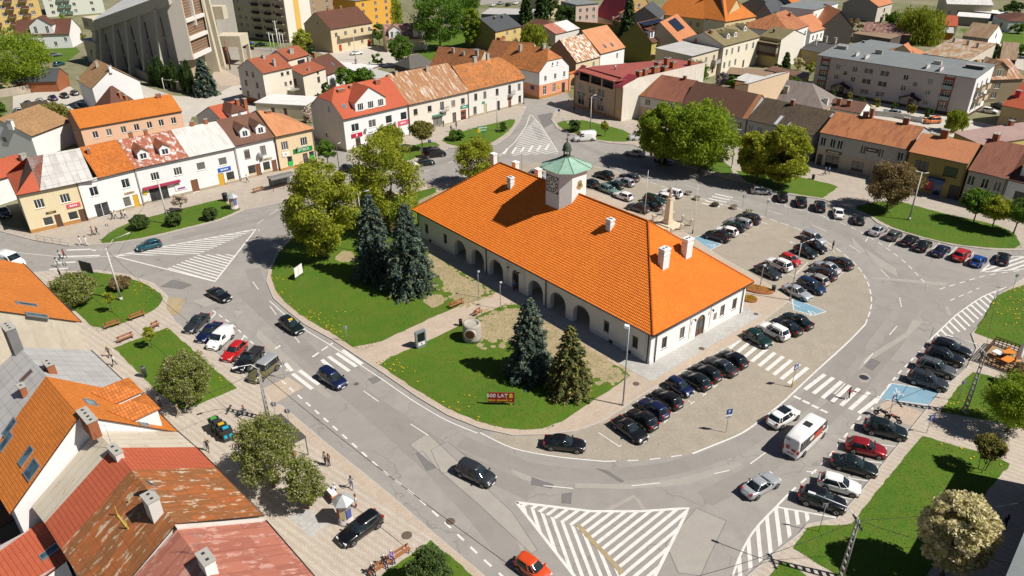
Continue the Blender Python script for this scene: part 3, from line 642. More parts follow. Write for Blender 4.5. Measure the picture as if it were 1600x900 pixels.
O=Vector((x0,y0,0));U=Vector((1,0,0))
facade(wb,O,U,x1-x0,.1,EH-.1,fh)
def archfill(b,O,U,c,w_,zs,top,depth,mi=0,n=14,jamb0=.1):
 N=Vector((U.y,-U.x,0));r_=w_/2;pts=[(c-r_*math.cos(math.pi*i/n),zs+r_*math.sin(math.pi*i/n)) for i in range(n+1)]
 pt=lambda u,z,d=0:O+U*u-N*d+Vector((0,0,z))
 for i in range(n):
  (a,za),(e,ze)=pts[i],pts[i+1];
  b.poly([pt(a,za),pt(e,ze),pt(e,top),pt(a,top)] if abs(za-top)>1e-4 or abs(ze-top)>1e-4 else [pt(a,za),pt(e,ze),pt(e,top)],mi)
  b.poly([pt(a,za),pt(a,za,depth),pt(e,ze,depth),pt(e,ze)],mi,True)
 for u,s in ((c-r_,1),(c+r_,-1)):
  q=[pt(u,jamb0),pt(u,jamb0,depth),pt(u,zs,depth),pt(u,zs)];b.poly(q if s>0 else q[::-1],mi)
for c in ARCH:archfill(wb,O,U,c-x0,AW,AS,AS+AW/2,.75)
archfill(wb,O,U,26.5-x0,1.5,2.6,3.35,.3)
# arcade interior behind the arches
for a,c in ((10.4,24.6),(28.4,42.7)):
 yb=y0+3.6
 wb.poly([(a,yb,.1),(c,yb,.1),(c,yb,4.2),(a,yb,4.2)]);wb.poly([(a,y0+.75,.1),(a,yb,.1),(a,yb,4.2),(a,y0+.75,4.2)]);wb.poly([(c,yb,.1),(c,y0+.75,.1),(c,y0+.75,4.2),(c,yb,4.2)])
 wb.poly([(a,y0+.75,4.2),(a,yb,4.2),(c,yb,4.2),(c,y0+.75,4.2)])
 hs=[(q-AW/2-a,q+AW/2-a,.1,AS+AW/2,0) for q in ARCH if a<q<c]
 facade(wb,Vector((c,y0+.75,0)),Vector((-1,0,0)),c-a,.1,4.2,[(c-a-h[1],c-a-h[0],h[2],h[3],0) for h in hs])
 for q in ARCH:
  if a<q<c:archfill(wb,Vector((c,y0+.75,0)),Vector((-1,0,0)),c-q,AW,AS,AS+AW/2,0.001)
OR,UR,RR=Vector((x1,y0,0)),Vector((0,1,0)),R(90)
rw=[3.3,6.9,15.6,18.4]
rh=[(c-.5-y0,c+.5-y0,1.35,3.1,.25) for c in rw]+[(10.8-.95-y0,10.8+.95-y0,.1,3.4,.25)]
facade(wb,OR,UR,y1-y0,.1,EH-.1,rh);archfill(wb,OR,UR,10.8-y0,1.9,2.45,3.4,.25)
facade(wb,Vector((x1,y1,0)),Vector((-1,0,0)),x1-x0,.1,EH-.1,[]);facade(wb,Vector((x0,y1,0)),Vector((0,-1,0)),y1-y0,.1,EH-.1,[])
wb.build('wall',HWALL,hall)
tb=MB()   # plinth, cornice and flat pilasters
def around(z0,z1,o):
 tb.box(x0-o,x1+o,y0-o,y0-.003,z0,z1);tb.box(x0-o,x1+o,y1+.003,y1+o,z0,z1);tb.box(x0-o,x0-.003,y0-.003,y1+.003,z0,z1);tb.box(x1+.003,x1+o,y0-.003,y1+.003,z0,z1)
around(EH-.55,EH-.35,.10);around(EH-.35,EH-.12,.24)
for a,c in ((x0,10.9),(24.0,25.6),(27.4,29.2),(42.1,x1)):tb.box(a,c,y0-.05,y0-.004,.1,.75)
for q in (14.3+.65,19.65,33.35,38.05):tb.box(q-.65,q+.65,y0-.05,y0-.004,.1,.7)
tb.box(x1+.004,x1+.05,y0,9.7,.1,.7);tb.box(x1+.004,x1+.05,11.9,y1,.1,.7)
for q in (24.6,28.4):tb.box(q-.25,q+.25,y0-.06,y0-.005,.76,EH-.56)
for q in (8.6,13.0):tb.box(x1+.005,x1+.06,q-.2,q+.2,.71,EH-.56)
for q in (x0+.5,x1-.5):tb.box(q-.5,q+.5,y0-.055,y0-.005,.76,EH-.56)
tb.build('trim',HTRIM,hall)
for c,z in fw_:window(hall,O,U,0,c-x0,z,1.0,1.75,'sash',BROWN,.2)
for c in rw:window(hall,OR,UR,RR,c-y0,1.35,1.0,1.75,'sash',BROWN,.15)
for (OO,UU,rz_,u,w_,h,rec) in ((O,U,0,26.5-x0,1.5,3.35,.25),(OR,UR,RR,10.8-y0,1.9,3.4,.2)):
 N=Vector((UU.y,-UU.x,0));b=MB();n=12;r_=w_/2;zs=h-r_
 pts=[(-r_,0)]+[(-r_*math.cos(math.pi*i/n),zs-.1+r_*math.sin(math.pi*i/n)) for i in range(n+1)]+[(r_,0)]
 b.poly([(p[0],0,p[1]) for p in pts][::1])
 for sx in (-1,1):
  b.box(min(sx*.08,sx*(r_-.1)),max(sx*.08,sx*(r_-.1)),-.03,-.002,.15,1.0);b.box(min(sx*.08,sx*(r_-.1)),max(sx*.08,sx*(r_-.1)),-.03,-.002,1.15,zs-.2,1)
 for i in range(1,6):
  t=math.pi*i/6;b.tube((0,-.02,zs-.1),(r_*.9*math.cos(t),-.02,zs-.1+r_*.9*math.sin(t)),.03,.03,4,2)
 o=b.build('door',[BROWN,GLASS,plain('door_brass',(.35,.25,.1),.5)],hall,OO+UU*u-N*rec+Vector((0,0,.12)),rz_)
 hb=MB();hb.box(-.05,.05,-.09,-.031,1.0,1.25);hb.build('handle',GREYM,o)
for u,z,w_,h,mt in ((15.0-1.0,1.5,.6,1.0,plain('plaque_dark',(.25,.2,.16),.5)),(8.0+.6,1.6,.45,.8,plain('plaque_pale',(.6,.58,.52),.5))):
 b=MB();b.box(-w_/2,w_/2,-.06,0,0,h);b.build('plaque',mt,hall,OR+UR*(u-y0)+Vector((.003,0,z)),RR)
for (c,zz) in ((4.2,.35),(46.0,.35),(49.2,.35)):
 b=MB();b.box(c-.35,c+.35,y0-.06,y0-.02,zz-.2,zz+.25);b.build('cellar_vent',DARK,hall)
for q in (25.3,27.7):
 b=MB();b.tube((q,y0,3.4),(q,y0-.45,3.6),.03,.03,6);b.lathe([(.05,3.35),(.14,3.45),(.14,3.62),(.03,3.75)],8,(q,y0-.45,0));b.build('wall_lamp',DARK,hall)
for q in (8.9,12.7):
 b=MB();b.tube((x1,q,3.5),(x1+.45,q,3.7),.03,.03,6);b.lathe([(.05,3.4),(.14,3.5),(.14,3.67),(.03,3.8)],8,(x1+.45,q,0));b.build('wall_lamp',DARK,hall)
PIPE=plain('dark_pipe',(.045,.025,.02),.5)
for (px,py) in ((x0+.25,y0-.12),(19.65,y0-.12),(33.3,y0-.12),(x1-.35,y0-.12)):
 b=MB();b.tube((px,py,.15),(px,py,EH-.4),.075,.075,8);b.tube((px,py,EH-.4),(px,py-.45,EH-.08),.075,.075,8);b.build('drainpipe',PIPE,hall)
for py in (y0+.9,y1-.7):
 b=MB();b.tube((x1+.12,py,.15),(x1+.12,py,EH-.4),.075,.075,8);b.tube((x1+.12,py,EH-.4),(x1+.55,py,EH-.08),.075,.075,8);b.build('drainpipe',PIPE,hall)
b=MB();zg=EH-.06
for p,q in (((0,-.06,zg),(HW_,-.06,zg)),((HW_+.06,0,zg),(HW_+.06,HD,zg)),((HW_,HD+.06,zg),(0,HD+.06,zg)),((-.06,HD,zg),(-.06,0,zg))):b.tube(p,q,.1,.1,8)
b.build('gutter',PIPE,hall)
# tiled roof: every course and pantile is real relief
def orange_tile():
 m_,n,b=newmat('hall_tile');uv=coord(n,'UV');o=coord(n)
 sp=nd(n,'ShaderNodeSeparateXYZ');n.links.new(uv,sp.inputs[0])
 cb=nd(n,'ShaderNodeCombineXYZ');n.links.new(mth(n,'FLOOR',mth(n,'DIVIDE',sp.outputs[0],.26)),cb.inputs[0]);n.links.new(mth(n,'FLOOR',mth(n,'DIVIDE',sp.outputs[1],.36)),cb.inputs[1])
 wn=nd(n,'ShaderNodeTexWhiteNoise',noise_dimensions='2D');n.links.new(cb.outputs[0],wn.inputs[0])
 c=mixc(n,wn.outputs[0],(.64,.160,.009),(.76,.205,.014));c=mixc(n,mth(n,'MULTIPLY',ramp(n,noise(n,o,.25,5),.4,.7),.35),c,(.60,.14,.010))
 n.links.new(c,b.inputs['Base Color']);b.inputs['Roughness'].default_value=.62;b.inputs['Specular IOR Level'].default_value=.3;return m_
HT=orange_tile()
def tileslope(Lu,S,hi,hj,frame,name):
 """relief of pantiles on a slope Lu wide, S long; hi/hj hip insets at the two ends at the top; frame(u,s,h)->point"""
 tw,tl=.26,.36;us=[];k=int(Lu/tw)+1
 for i in range(k):
  for a,h in ((0,.0),(.22,.055),(.5,.078),(.78,.055)):us.append(((i+a)*tw,h))
 us=[u for u in us if u[0]<Lu]+[(Lu,0)]
 rows=[];nr=int(math.ceil(S/tl))
 for j in range(nr):rows+=[(j*tl,.055),(min((j+1)*tl-.006,S),.0)]
 V=np.array([[u,s,h+g] for s,g in rows for u,h in us]);nu=len(us);F=[]
 ids=np.arange(len(V)).reshape(len(rows),nu)
 f=np.stack([ids[:-1,:-1],ids[:-1,1:],ids[1:,1:],ids[1:,:-1]],-1).reshape(-1,4)
 # drop quads clearly outside the hips, then bisect the rest
 uc=V[f].mean(1);t=uc[:,1]/S;f=f[(uc[:,0]>hi*t-.8)&(uc[:,0]<Lu-hj*t+.8)]
 bm=bmesh.new();used=np.unique(f);mp={int(v):bm.verts.new(V[v]) for v in used}
 for q in f:bm.faces.new([mp[int(i)] for i in q])
 for hh,sg,o_ in ((hi,1,0),(hj,-1,Lu)):
  if hh:
   nn=Vector((S*sg,-hh,0)).normalized();bmesh.ops.bisect_plane(bm,geom=bm.verts[:]+bm.edges[:]+bm.faces[:],plane_co=(o_,0,0),plane_no=nn,clear_inner=True)
 uvl=bm.loops.layers.uv.new('UVMap')
 for q in bm.faces:
  q.smooth=False
  for l in q.loops:l[uvl].uv=(l.vert.co.x,l.vert.co.y)
 for v in bm.verts:v.co=frame(*v.co)
 me=bpy.data.meshes.new(name);bm.to_mesh(me);bm.free();me.materials.append(HT);return link(name,me,hall)
SF=math.hypot(HD/2,RISE);SE=math.hypot(HI,RISE);cf,sf=HD/2/SF,RISE/SF;ce,se=HI/SE,RISE/SE
roof=tileslope(HW_,SF,HI,HI,lambda u,s,h:Vector((u,s*cf-h*sf,EH+s*sf+h*cf)),'roof')
def kid(o):o.parent=roof;return o
kid(tileslope(HW_,SF,HI,HI,lambda u,s,h:Vector((HW_-u,HD-s*cf+h*sf,EH+s*sf+h*cf)),'roof_slope'))
kid(tileslope(HD,SE,HD/2,HD/2,lambda u,s,h:Vector((HW_-s*ce+h*se,u,EH+s*se+h*ce)),'roof_slope'))
kid(tileslope(HD,SE,HD/2,HD/2,lambda u,s,h:Vector((s*ce-h*se,HD-u,EH+s*se+h*ce)),'roof_slope'))
b=MB()
b.slab([[(0,0,EH-.03),(HW_,0,EH-.03),(HW_-HI,HD/2,EH+RISE-.03),(HI,HD/2,EH+RISE-.03)],[(HW_,HD,EH-.03),(0,HD,EH-.03),(HI,HD/2,EH+RISE-.03),(HW_-HI,HD/2,EH+RISE-.03)],[(0,HD,EH-.03),(0,0,EH-.03),(HI,HD/2,EH+RISE-.03)],[(HW_,0,EH-.03),(HW_,HD,EH-.03),(HW_-HI,HD/2,EH+RISE-.03)]],.12)
b.build('roof_deck',PIPE,roof)
b=MB();rz0=EH+RISE
def ridgetiles(p,q):
 p,q=Vector(p),Vector(q);n=int((q-p).length/.38)
 for i in range(n):b.tube(p.lerp(q,i/n),p.lerp(q,(i+1.05)/n),.15,.125,8)
for p,q in (((HI,HD/2,rz0+.06),(HW_-HI,HD/2,rz0+.06)),((0,0,EH+.06),(HI,HD/2,rz0+.06)),((0,HD,EH+.06),(HI,HD/2,rz0+.06)),((HW_,0,EH+.06),(HW_-HI,HD/2,rz0+.06)),((HW_,HD,EH+.06),(HW_-HI,HD/2,rz0+.06))):ridgetiles(p,q)
b.build('ridge_tiles',plaster('ridge_tile',(.40,.10,.015),.2,.3),roof)
def hallz(x,y):return EH+RISE*min(y/(HD/2),(HD-y)/(HD/2),x/HI,(HW_-x)/HI)
CHW=plaster('chimney_white',(.70,.69,.66),.05,.15)
def hchim(px,py,ztop,w_,d):
 # the pixel is the chimney's foot on the roof: march along the sight line to the roof surface
 M=Matrix.Rotation(-hrz,4,'Z');c0=M@(Vector((0,0,CAMH))-Vector((hL.x,hL.y,0)));dr=M@ray(px,py);t=1.
 while t<400:
  p=c0+dr*t
  if 0<p.x<HW_ and 0<p.y<HD and p.z<hallz(p.x,p.y):break
  t+=.05
 b=MB();z=p.z;b.box(p.x-w_/2,p.x+w_/2,p.y-d/2,p.y+d/2,z-1,z+ztop-.25);b.box(p.x-w_/2-.08,p.x+w_/2+.08,p.y-d/2-.08,p.y+d/2+.08,z+ztop-.25,z+ztop-.1);b.box(p.x-w_/2-.02,p.x+w_/2+.02,p.y-d/2-.02,p.y+d/2+.02,z+ztop-.1,z+ztop)
 b.box(p.x-w_/2-.06,p.x+w_/2+.06,p.y-d/2-.06,p.y+d/2+.06,z+ztop-.85,z+ztop-.75)
 for k in (-1,1):
  if d>w_:b.box(p.x-.16,p.x+.16,p.y+k*d*.22-.16,p.y+k*d*.22+.16,z+ztop,z+ztop+.02,1)
  else:b.box(p.x+k*w_*.22-.16,p.x+k*w_*.22+.16,p.y-.16,p.y+.16,z+ztop,z+ztop+.02,1)
 b.build('chimney',[CHW,DARK],roof)
for a in ((953,357,1.5,.85,.85),(1036,416,2.7,.95,1.25),(1072,399,2.6,.95,1.25),(798,292,1.7,.85,.8)):hchim(*a)
# two chimneys and one stub beyond the ridge
for cx,cy,zt in ((6.4,13.0,13.6),(11.4,13.6,13.3),(18.3,12.4,14.2)):
 b=MB();b.box(cx-.45,cx+.45,cy-.4,cy+.4,hallz(cx,cy)-1,zt-.25);b.box(cx-.52,cx+.52,cy-.47,cy+.47,zt-.25,zt);b.build('chimney',CHW,roof)
# clock tower: an octagon of four wide and four narrow faces
tcx,tcy=HW_/2-.2,HD/2
def octo(a,c):return [(-c,-a),(c,-a),(a,-c),(a,c),(c,a),(-c,a),(-a,c),(-a,-c)]
TB=EH+RISE-4.2;TT=EH+RISE+3.7
a_,c_=2.75,1.45
b=MB();pts=octo(a_,c_)
for i in range(8):
 p,q=pts[i],pts[(i+1)%8];b.poly([(tcx+p[0],tcy+p[1],TB),(tcx+q[0],tcy+q[1],TB),(tcx+q[0],tcy+q[1],TT),(tcx+p[0],tcy+p[1],TT)])
for zz,o_ in ((TT-.55,.08),(TT-.28,.18)):
 k=(a_+o_)/a_;pp=[(x*k,y*k) for x,y in pts]
 for i in range(8):
  p,q=pp[i],pp[(i+1)%8];p2,q2=pts[i],pts[(i+1)%8]
  b.poly([(tcx+p[0],tcy+p[1],zz),(tcx+q[0],tcy+q[1],zz),(tcx+q[0],tcy+q[1],zz+.27),(tcx+p[0],tcy+p[1],zz+.27)]);b.poly([(tcx+q[0],tcy+q[1],zz),(tcx+p[0],tcy+p[1],zz),(tcx+p2[0],tcy+p2[1],zz),(tcx+q2[0],tcy+q2[1],zz)]);b.poly([(tcx+p[0],tcy+p[1],zz+.27),(tcx+q[0],tcy+q[1],zz+.27),(tcx+q2[0],tcy+q2[1],zz+.27),(tcx+p2[0],tcy+p2[1],zz+.27)])
tower=b.build('clock_tower',HWALL,hall)
def patina():
 m_,n,bb=newmat('copper_patina');v=coord(n);f=ramp(n,noise(n,mapv(n,v,(1.2,1.2,.5)),1.2,6,.7),.35,.7);c=mixc(n,f,(.20,.36,.27),(.30,.44,.34));g=ramp(n,noise(n,v,2.2,5,.7),.58,.75);c=mixc(n,mth(n,'MULTIPLY',g,.8),c,(.19,.17,.10))
 n.links.new(c,bb.inputs['Base Color']);bb.inputs['Roughness'].default_value=.6;return m_
PAT=patina();b=MB()
k=(a_+.65)/a_;pp=[(x*k,y*k) for x,y in pts];zb=TT-.05;rings=[(1,zb),(.72,zb+.42),(.42,zb+.9),(.16,zb+1.42)]
for r_ in range(3):
 for i in range(8):
  p,q=pp[i],pp[(i+1)%8];f0,z0=rings[r_];f1,z1=rings[r_+1]
  b.poly([(tcx+p[0]*f0,tcy+p[1]*f0,z0),(tcx+q[0]*f0,tcy+q[1]*f0,z0),(tcx+q[0]*f1,tcy+q[1]*f1,z1),(tcx+p[0]*f1,tcy+p[1]*f1,z1)])
b.poly([(tcx+p[0],tcy+p[1],zb) for p in pp[::-1]])
for p in pp:
 for r_ in range(3):b.tube((tcx+p[0]*rings[r_][0],tcy+p[1]*rings[r_][0],rings[r_][1]+.03),(tcx+p[0]*rings[r_+1][0],tcy+p[1]*rings[r_+1][0],rings[r_+1][1]+.03),.05,.05,5,1)
b.build('tower_roof',[PAT,plaster('patina_seam',(.17,.20,.13),.2)],tower)
zc=zb+1.36;b=MB();DCU=plaster('dark_copper',(.07,.085,.06),.35)
b.lathe([(.62,zc),(.62,zc+.22),(.50,zc+.25)],8,(tcx,tcy,0))
for i in range(8):
 t=math.pi*i/4;b.tube((tcx+.46*math.cos(t),tcy+.46*math.sin(t),zc+.2),(tcx+.46*math.cos(t),tcy+.46*math.sin(t),zc+1.05),.06,.06,6)
b.lathe([(.75,zc+1.0),(.72,zc+1.1),(.60,zc+1.35),(.62,zc+1.6),(.45,zc+1.95),(.16,zc+2.2),(.06,zc+2.45),(.16,zc+2.6),(.16,zc+2.7),(.04,zc+2.85),(.03,zc+3.6)],14,(tcx,tcy,0))
b.poly([(tcx,tcy,zc+3.2),(tcx+.45,tcy,zc+3.25),(tcx+.35,tcy,zc+3.42),(tcx+.05,tcy,zc+3.38)]);b.poly([(tcx+.05,tcy+.01,zc+3.38),(tcx+.35,tcy+.01,zc+3.42),(tcx+.45,tcy+.01,zc+3.25),(tcx,tcy+.01,zc+3.2)])
b.build('lantern',DCU,tower)
BLK=plain('clock_black',(.02,.02,.02),.4)
def clockface(loc,rz,s=1.0):
 b=MB();h=1.28*s
 b.box(-h,h,-.06,-.003,-h,h,0)
 for x in (-1,1):b.box(min(x*h,x*(h-.09)),max(x*h,x*(h-.09)),-.08,-.061,-h,h,1);b.box(-h+.09,h-.09,-.08,-.061,min(x*h,x*(h-.09)),max(x*h,x*(h-.09)),1)
 for sx in (-1,1):
  for sz in (-1,1):b.poly([(sx*h*.92,-.066,sz*h*.92),(sx*h*.62,-.066,sz*h*.92),(sx*h*.92,-.066,sz*h*.62)] if sx*sz<0 else [(sx*h*.92,-.066,sz*h*.92),(sx*h*.92,-.066,sz*h*.62),(sx*h*.62,-.066,sz*h*.92)],1)
 N_=48
 def ring(r1,r2,y,mi):
  for i in range(N_):
   t,u=2*math.pi*i/N_,2*math.pi*(i+1)/N_;b.poly([(r1*math.cos(t),y,r1*math.sin(t)),(r2*math.cos(t),y,r2*math.sin(t)),(r2*math.cos(u),y,r2*math.sin(u)),(r1*math.cos(u),y,r1*math.sin(u))],mi)
 ring(.62*s,1.12*s,-.064,1)
 for i in range(12):
  t=2*math.pi*i/12;r_=.165*s;cx,cz=.88*s*math.cos(t),.88*s*math.sin(t)
  b.poly([(cx+r_*math.cos(2*math.pi*j/14),-.068,cz+r_*math.sin(2*math.pi*j/14)) for j in range(14)],0)
 f=b.build('clock_face',[plain('clock_white',(.72,.71,.68),.5),BLK],tower,loc,rz)
 hb=MB()
 for ang,L,w_ in ((R(68),.78,.06),(R(190),.52,.08)):
  d=Vector((math.cos(ang),0,math.sin(ang)));n_=Vector((-d.z,0,d.x))*w_*s;p=d*(-.12*s);q=d*L*s
  hb.poly([tuple(v+Vector((0,-.09,0))) for v in (p-n_,q-n_*.4,q+n_*.4,p+n_)])
 hb.build('clock_hands',BLK,f)
 nb=['XII','I','II','III','IV','V','VI','VII','VIII','IX','X','XI']
clockface((tcx,tcy-a_,TT-2.25),0)
# carved coat of arms on the right face
b=MB();CRM=plaster('arms_gold',(.36,.25,.09),.3)
b.box(-.42,.42,-.07,-.003,-.5,.35,0);b.poly([(-.42,-.05,-.5),(.42,-.05,-.5),(0,-.05,-.85)])
for x,z in ((-.25,.42),(0,.52),(.25,.42)):b.box(x-.09,x+.09,-.07,-.003,z-.07,z+.14,0)
for sx in (-1,1):b.box(min(sx*.44,sx*.6),max(sx*.44,sx*.6),-.05,-.003,-.55,-.1,0)
b.box(-.3,.3,-.085,-.071,-.3,.2,1);b.build('coat_of_arms',[CRM,plaster('arms_dark',(.16,.10,.05),.2)],tower,(tcx+a_,tcy+.1,TT-2.2),R(90))
# stone apron round the hall
b=MB();o_=1.9
b.box(x0-.5,x1+o_+.6,y0-2.7,y0+3.55,-.02,.142);b.box(x1-3,x1+o_+.6,y0+3.55,y1+1.2,-.02,.142);b.box(x0-.5,x1-3,y1-1,y1+1.2,-.02,.142)
struct(b.build('hall_apron',SLAB,None,(hL.x,hL.y,0),hrz))
b=MB();b.box(x0-1,x1-4,y1+1.2,y1+6,-.02,.134);struct(b.build('hall_rear_pavement',PAVEP,None,(hL.x,hL.y,0),hrz))
# ------------------------------------------------------------ houses
def W_(c,v=.1,d=.3): return plaster('plaster_%d_%d_%d'%tuple(int(x*100) for x in c),c,v,d)
HOUSES={}
class HouseB: pass
def house(name,label,E1,E2,eh,R1=None,R2=None,D=None,rise=None,roof='g',wall=(.6,.58,.54),rm=None,oh=.35,oe=(.12,.12),hips=(0,0,0,0),asym=.5,front=(),right=(),left=(),back=(),
   plinth=None,chim=(),sky=(),dorm=(),band=None,segs=None,cat='house',group=None,pipes=None,th=.14,gmat=None,maxD=None,inset=0,base=0,parapet=0,zE=None):
 if pipes is None:pipes=name=='row_house'
 p1,p2=P(*E1,eh if zE is None else zE),P(*E2,eh if zE is None else zE);p1.z=p2.z=eh;W=(p2-p1).length;ux=(p2-p1)/W;uy=Vector((-ux.y,ux.x,0));rz=math.atan2(ux.y,ux.x)
 M=Matrix.Rotation(-rz,4,'Z');c0=M@(Vector((0,0,CAMH))-Vector((p1.x,p1.y,0)))
 lray=lambda q:M@ray(*q)
 ds,rs=[],[]
 for q,x in ((R1,0),(R2,W)):
  if q is None:continue
  d=lray(q)
  if D is None:
   if roof=='t':
    pass
   t=(x-c0.x)/d.x;p=c0+d*t;ds.append(p.y/asym);rs.append(p.z-eh)
  else:
   t=(D*asym-c0.y)/d.y;p=c0+d*t;rs.append(p.z-eh)
 if D is None:D=sum(ds)/len(ds) if ds else 11
 if rise is None:rise=sum(rs)/len(rs) if rs else 3.5
 if maxD:D=min(D,maxD)
 root=thing(name,label,cat,(p1.x,p1.y,base),rz,group);eh_=eh-base
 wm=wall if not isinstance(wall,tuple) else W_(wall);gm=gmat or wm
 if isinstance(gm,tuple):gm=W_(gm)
 bandz=band[0] if band else None;bm_=band[1] if band else wm
 if isinstance(bm_,tuple):bm_=W_(bm_)
 rm=rm or MATS['t_orange']
 b=MB()
 if roof=='t':La,Lb=D,W;mp=lambda p:(W-p[1],p[0],p[2])
 else:La,Lb=W,D;mp=lambda p:p
 def rzf(x,y):
  if roof=='flat':return eh_
  if roof=='shed':return eh_+rise*y/D
  a,bb=(y,W-x) if roof=='t' else (x,y)
  br=Lb*asym;z=eh_+rise*min(bb/br,(Lb-bb)/(Lb-br))
  if hips[0]:z=min(z,eh_+rise*(hips[1]+(1-hips[1])*(a+oe[0])/hips[0]))
  if hips[2]:z=min(z,eh_+rise*(hips[3]+(1-hips[3])*(La+oe[1]-a)/hips[2]))
  return z
 hl={'f':W,'b':W,'l':D,'r':D};spec={'f':front,'r':right,'l':left,'b':back};todo=[]
 for s in 'frbl':
  O,U,r_=sideframe(s,W,D);holes=[]
  for it in spec[s]:
   z,h,w_,st,us=it[:5];fmk=it[5] if len(it)>5 else WHITE
   for u in us:
    uu=max(w_/2+.12,min(hl[s]-w_/2-.12,u*hl[s]));
    if z+h<eh_-.15:
     if not any(uu+w_/2>k[0] and uu-w_/2<k[1] and z+h>k[2] and z<k[3] for k in holes):
      holes.append((uu-w_/2,uu+w_/2,z,z+h));todo.append((O,U,r_,uu,z,w_,h,st,fmk,.1))
    else:todo.append((O,U,r_,uu,z,w_,h,st,fmk,-.03))
  top=eh_
  if roof=='shed':
   if s=='b':top=eh_+rise
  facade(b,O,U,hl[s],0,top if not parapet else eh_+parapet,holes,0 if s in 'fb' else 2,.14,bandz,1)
 if roof in('g','t'):
  br=Lb*asym
  for end,(hh,ff) in ((0,hips[:2]),(La,hips[2:])):
   if hh and ff==0:continue
   fr=ff if hh else 1.
   q=[(end,0,eh_),(end,br*fr,eh_+rise*fr-.02),(end,Lb-(Lb-br)*fr,eh_+rise*fr-.02),(end,Lb,eh_)]
   if not hh:q=[(end,0,eh_),(end,br,eh_+rise-.02),(end,Lb,eh_)]
   b.poly([mp(p) for p in (q if end else q)],2 if roof=='g' else 0)
 if roof=='shed':
  for x in (0,W):b.poly([(x,0,eh_),(x,D,eh_),(x,D,eh_+rise-.02)],2)
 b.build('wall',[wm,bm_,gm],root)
 # roof
 def mkroof(polys,m_,nm='roof'):
  rb=MB();rb.slab([[mp(p) for p in q] for q in polys],th,0,1);return rb.build(nm,[m_,PIPE],root,uv=True)
 ro=None
 if roof=='flat':
  rb=MB();rb.box(-oe[0]*(not parapet)+.0,W+oe[1]*(not parapet),-oh*(not parapet),D+oh*(not parapet),eh_+.01,eh_+.16);ro=rb.build('roof',rm,root,uv=True)
  if parapet:
   pb=MB();t=.25;zt=eh_+parapet
   pb.box(-.04,W+.04,-.04,t,zt,zt+.08);pb.box(-.04,W+.04,D-t,D+.04,zt,zt+.08);pb.box(-.04,t,t,D-t,zt,zt+.08);pb.box(W-t,W+.04,t,D-t,zt,zt+.08)
   for q in ((t,t,W-t,t),(W-t,t,W-t,D-t),(W-t,D-t,t,D-t),(t,D-t,t,t)):pb.poly([(q[0],q[1],eh_+.16),(q[2],q[3],eh_+.16),(q[2],q[3],zt),(q[0],q[1],zt)][::-1])
   pb.build('parapet',GREYM,root)
 elif roof=='shed':
  s_=rise/D;rb=MB();rb.slab([[(-oe[0],-oh,eh_-oh*s_+.12),(W+oe[1],-oh,eh_-oh*s_+.12),(W+oe[1],D+oh,eh_+rise+oh*s_+.12),(-oe[0],D+oh,eh_+rise+oh*s_+.12)]],th,0,1);ro=rb.build('roof',[rm,PIPE],root,uv=True)
 elif segs:
  for i,(f0,f1,m_) in enumerate(segs):
   lo=f0*La;L2=(f1-f0)*La
   pl=roofpolys(L2,Lb,eh_+th*.6,rise,oh,oe[0] if i==0 else 0,oe[1] if i==len(segs)-1 else 0,hips[0] if i==0 else 0,hips[1],hips[2] if i==len(segs)-1 else 0,hips[3],asym)
   o=mkroof([[(p[0]+lo,p[1],p[2]) for p in q] for q in pl],m_);ro=ro or o
 else:ro=mkroof(roofpolys(La,Lb,eh_+th*.6,rise,oh,oe[0],oe[1],*hips,asym),rm)
 for (O,U,r_,u,z,w_,h,st,fmk,rec) in todo:
  if isinstance(fmk,str):fmk=MATS[fmk]
  if st in('d','dg'):door(root,O,U,r_,u,z,w_,h,fmk if fmk is not WHITE else BROWN,st=='dg',max(rec,.0))
  else:window(root,O,U,r_,u,z,w_,h,st,fmk,rec)
 if plinth:
  b=MB();ph,pm=plinth;pm=W_(pm) if isinstance(pm,tuple) else pm
  for s in 'frl':
   O,U,r_=sideframe(s,W,D);N=Vector((U.y,-U.x,0));cut=sorted([(u-w_/2,u+w_/2) for (O2,U2,_,u,z,w_,h,*_r) in todo if U2==U and z<ph])
   cur=0
   for a,c in cut+[(hl[s],hl[s])]:
    if a-cur>.05:
     q=[O+U*cur+N*.004,O+U*a+N*.004,O+U*a+N*.06,O+U*cur+N*.06]
     b.poly([q[3]+Vector((0,0,0)),q[2],q[2]+Vector((0,0,ph)),q[3]+Vector((0,0,ph))]);b.poly([q[3]+Vector((0,0,ph)),q[2]+Vector((0,0,ph)),q[1]+Vector((0,0,ph)),q[0]+Vector((0,0,ph))])
     b.poly([q[1],q[1]+Vector((0,0,ph)),q[2]+Vector((0,0,ph)),q[2]]);b.poly([q[0],q[3],q[3]+Vector((0,0,ph)),q[0]+Vector((0,0,ph))])
    cur=c
  b.build('plinth',pm,root)
 if pipes and roof=='g':
  b=MB();b.tube((-oe[0],-oh-.06,eh_-oh*rise/(D*asym)+.02),(W+oe[1],-oh-.06,eh_-oh*rise/(D*asym)+.02),.08,.08,6);b.build('gutter',PIPE,root)
  b=MB();b.tube((W-.15,-.1,.1),(W-.15,-.1,eh_-.2),.06,.06,6);b.tube((W-.15,-.1,eh_-.2),(W-.15,-oh-.05,eh_),.06,.06,6);b.build('drainpipe',PIPE,root)
 def onroof(q):
  d=lray(q);c=c0-Vector((0,0,base));t=5.
  while t<900:
   p=c+d*t
   if -1<p.x<W+1 and -1<p.y<D+1 and p.z<rzf(p.x,p.y)+th:return p
   t+=.08
  t=(D*asym-c.y)/d.y;p=c+d*t
  if -4<p.x<W+4:
   p.x=min(max(p.x,.7),W-.7);p.z=rzf(p.x,p.y)+th;return p
  print('  MISS',label[:30],q);return None
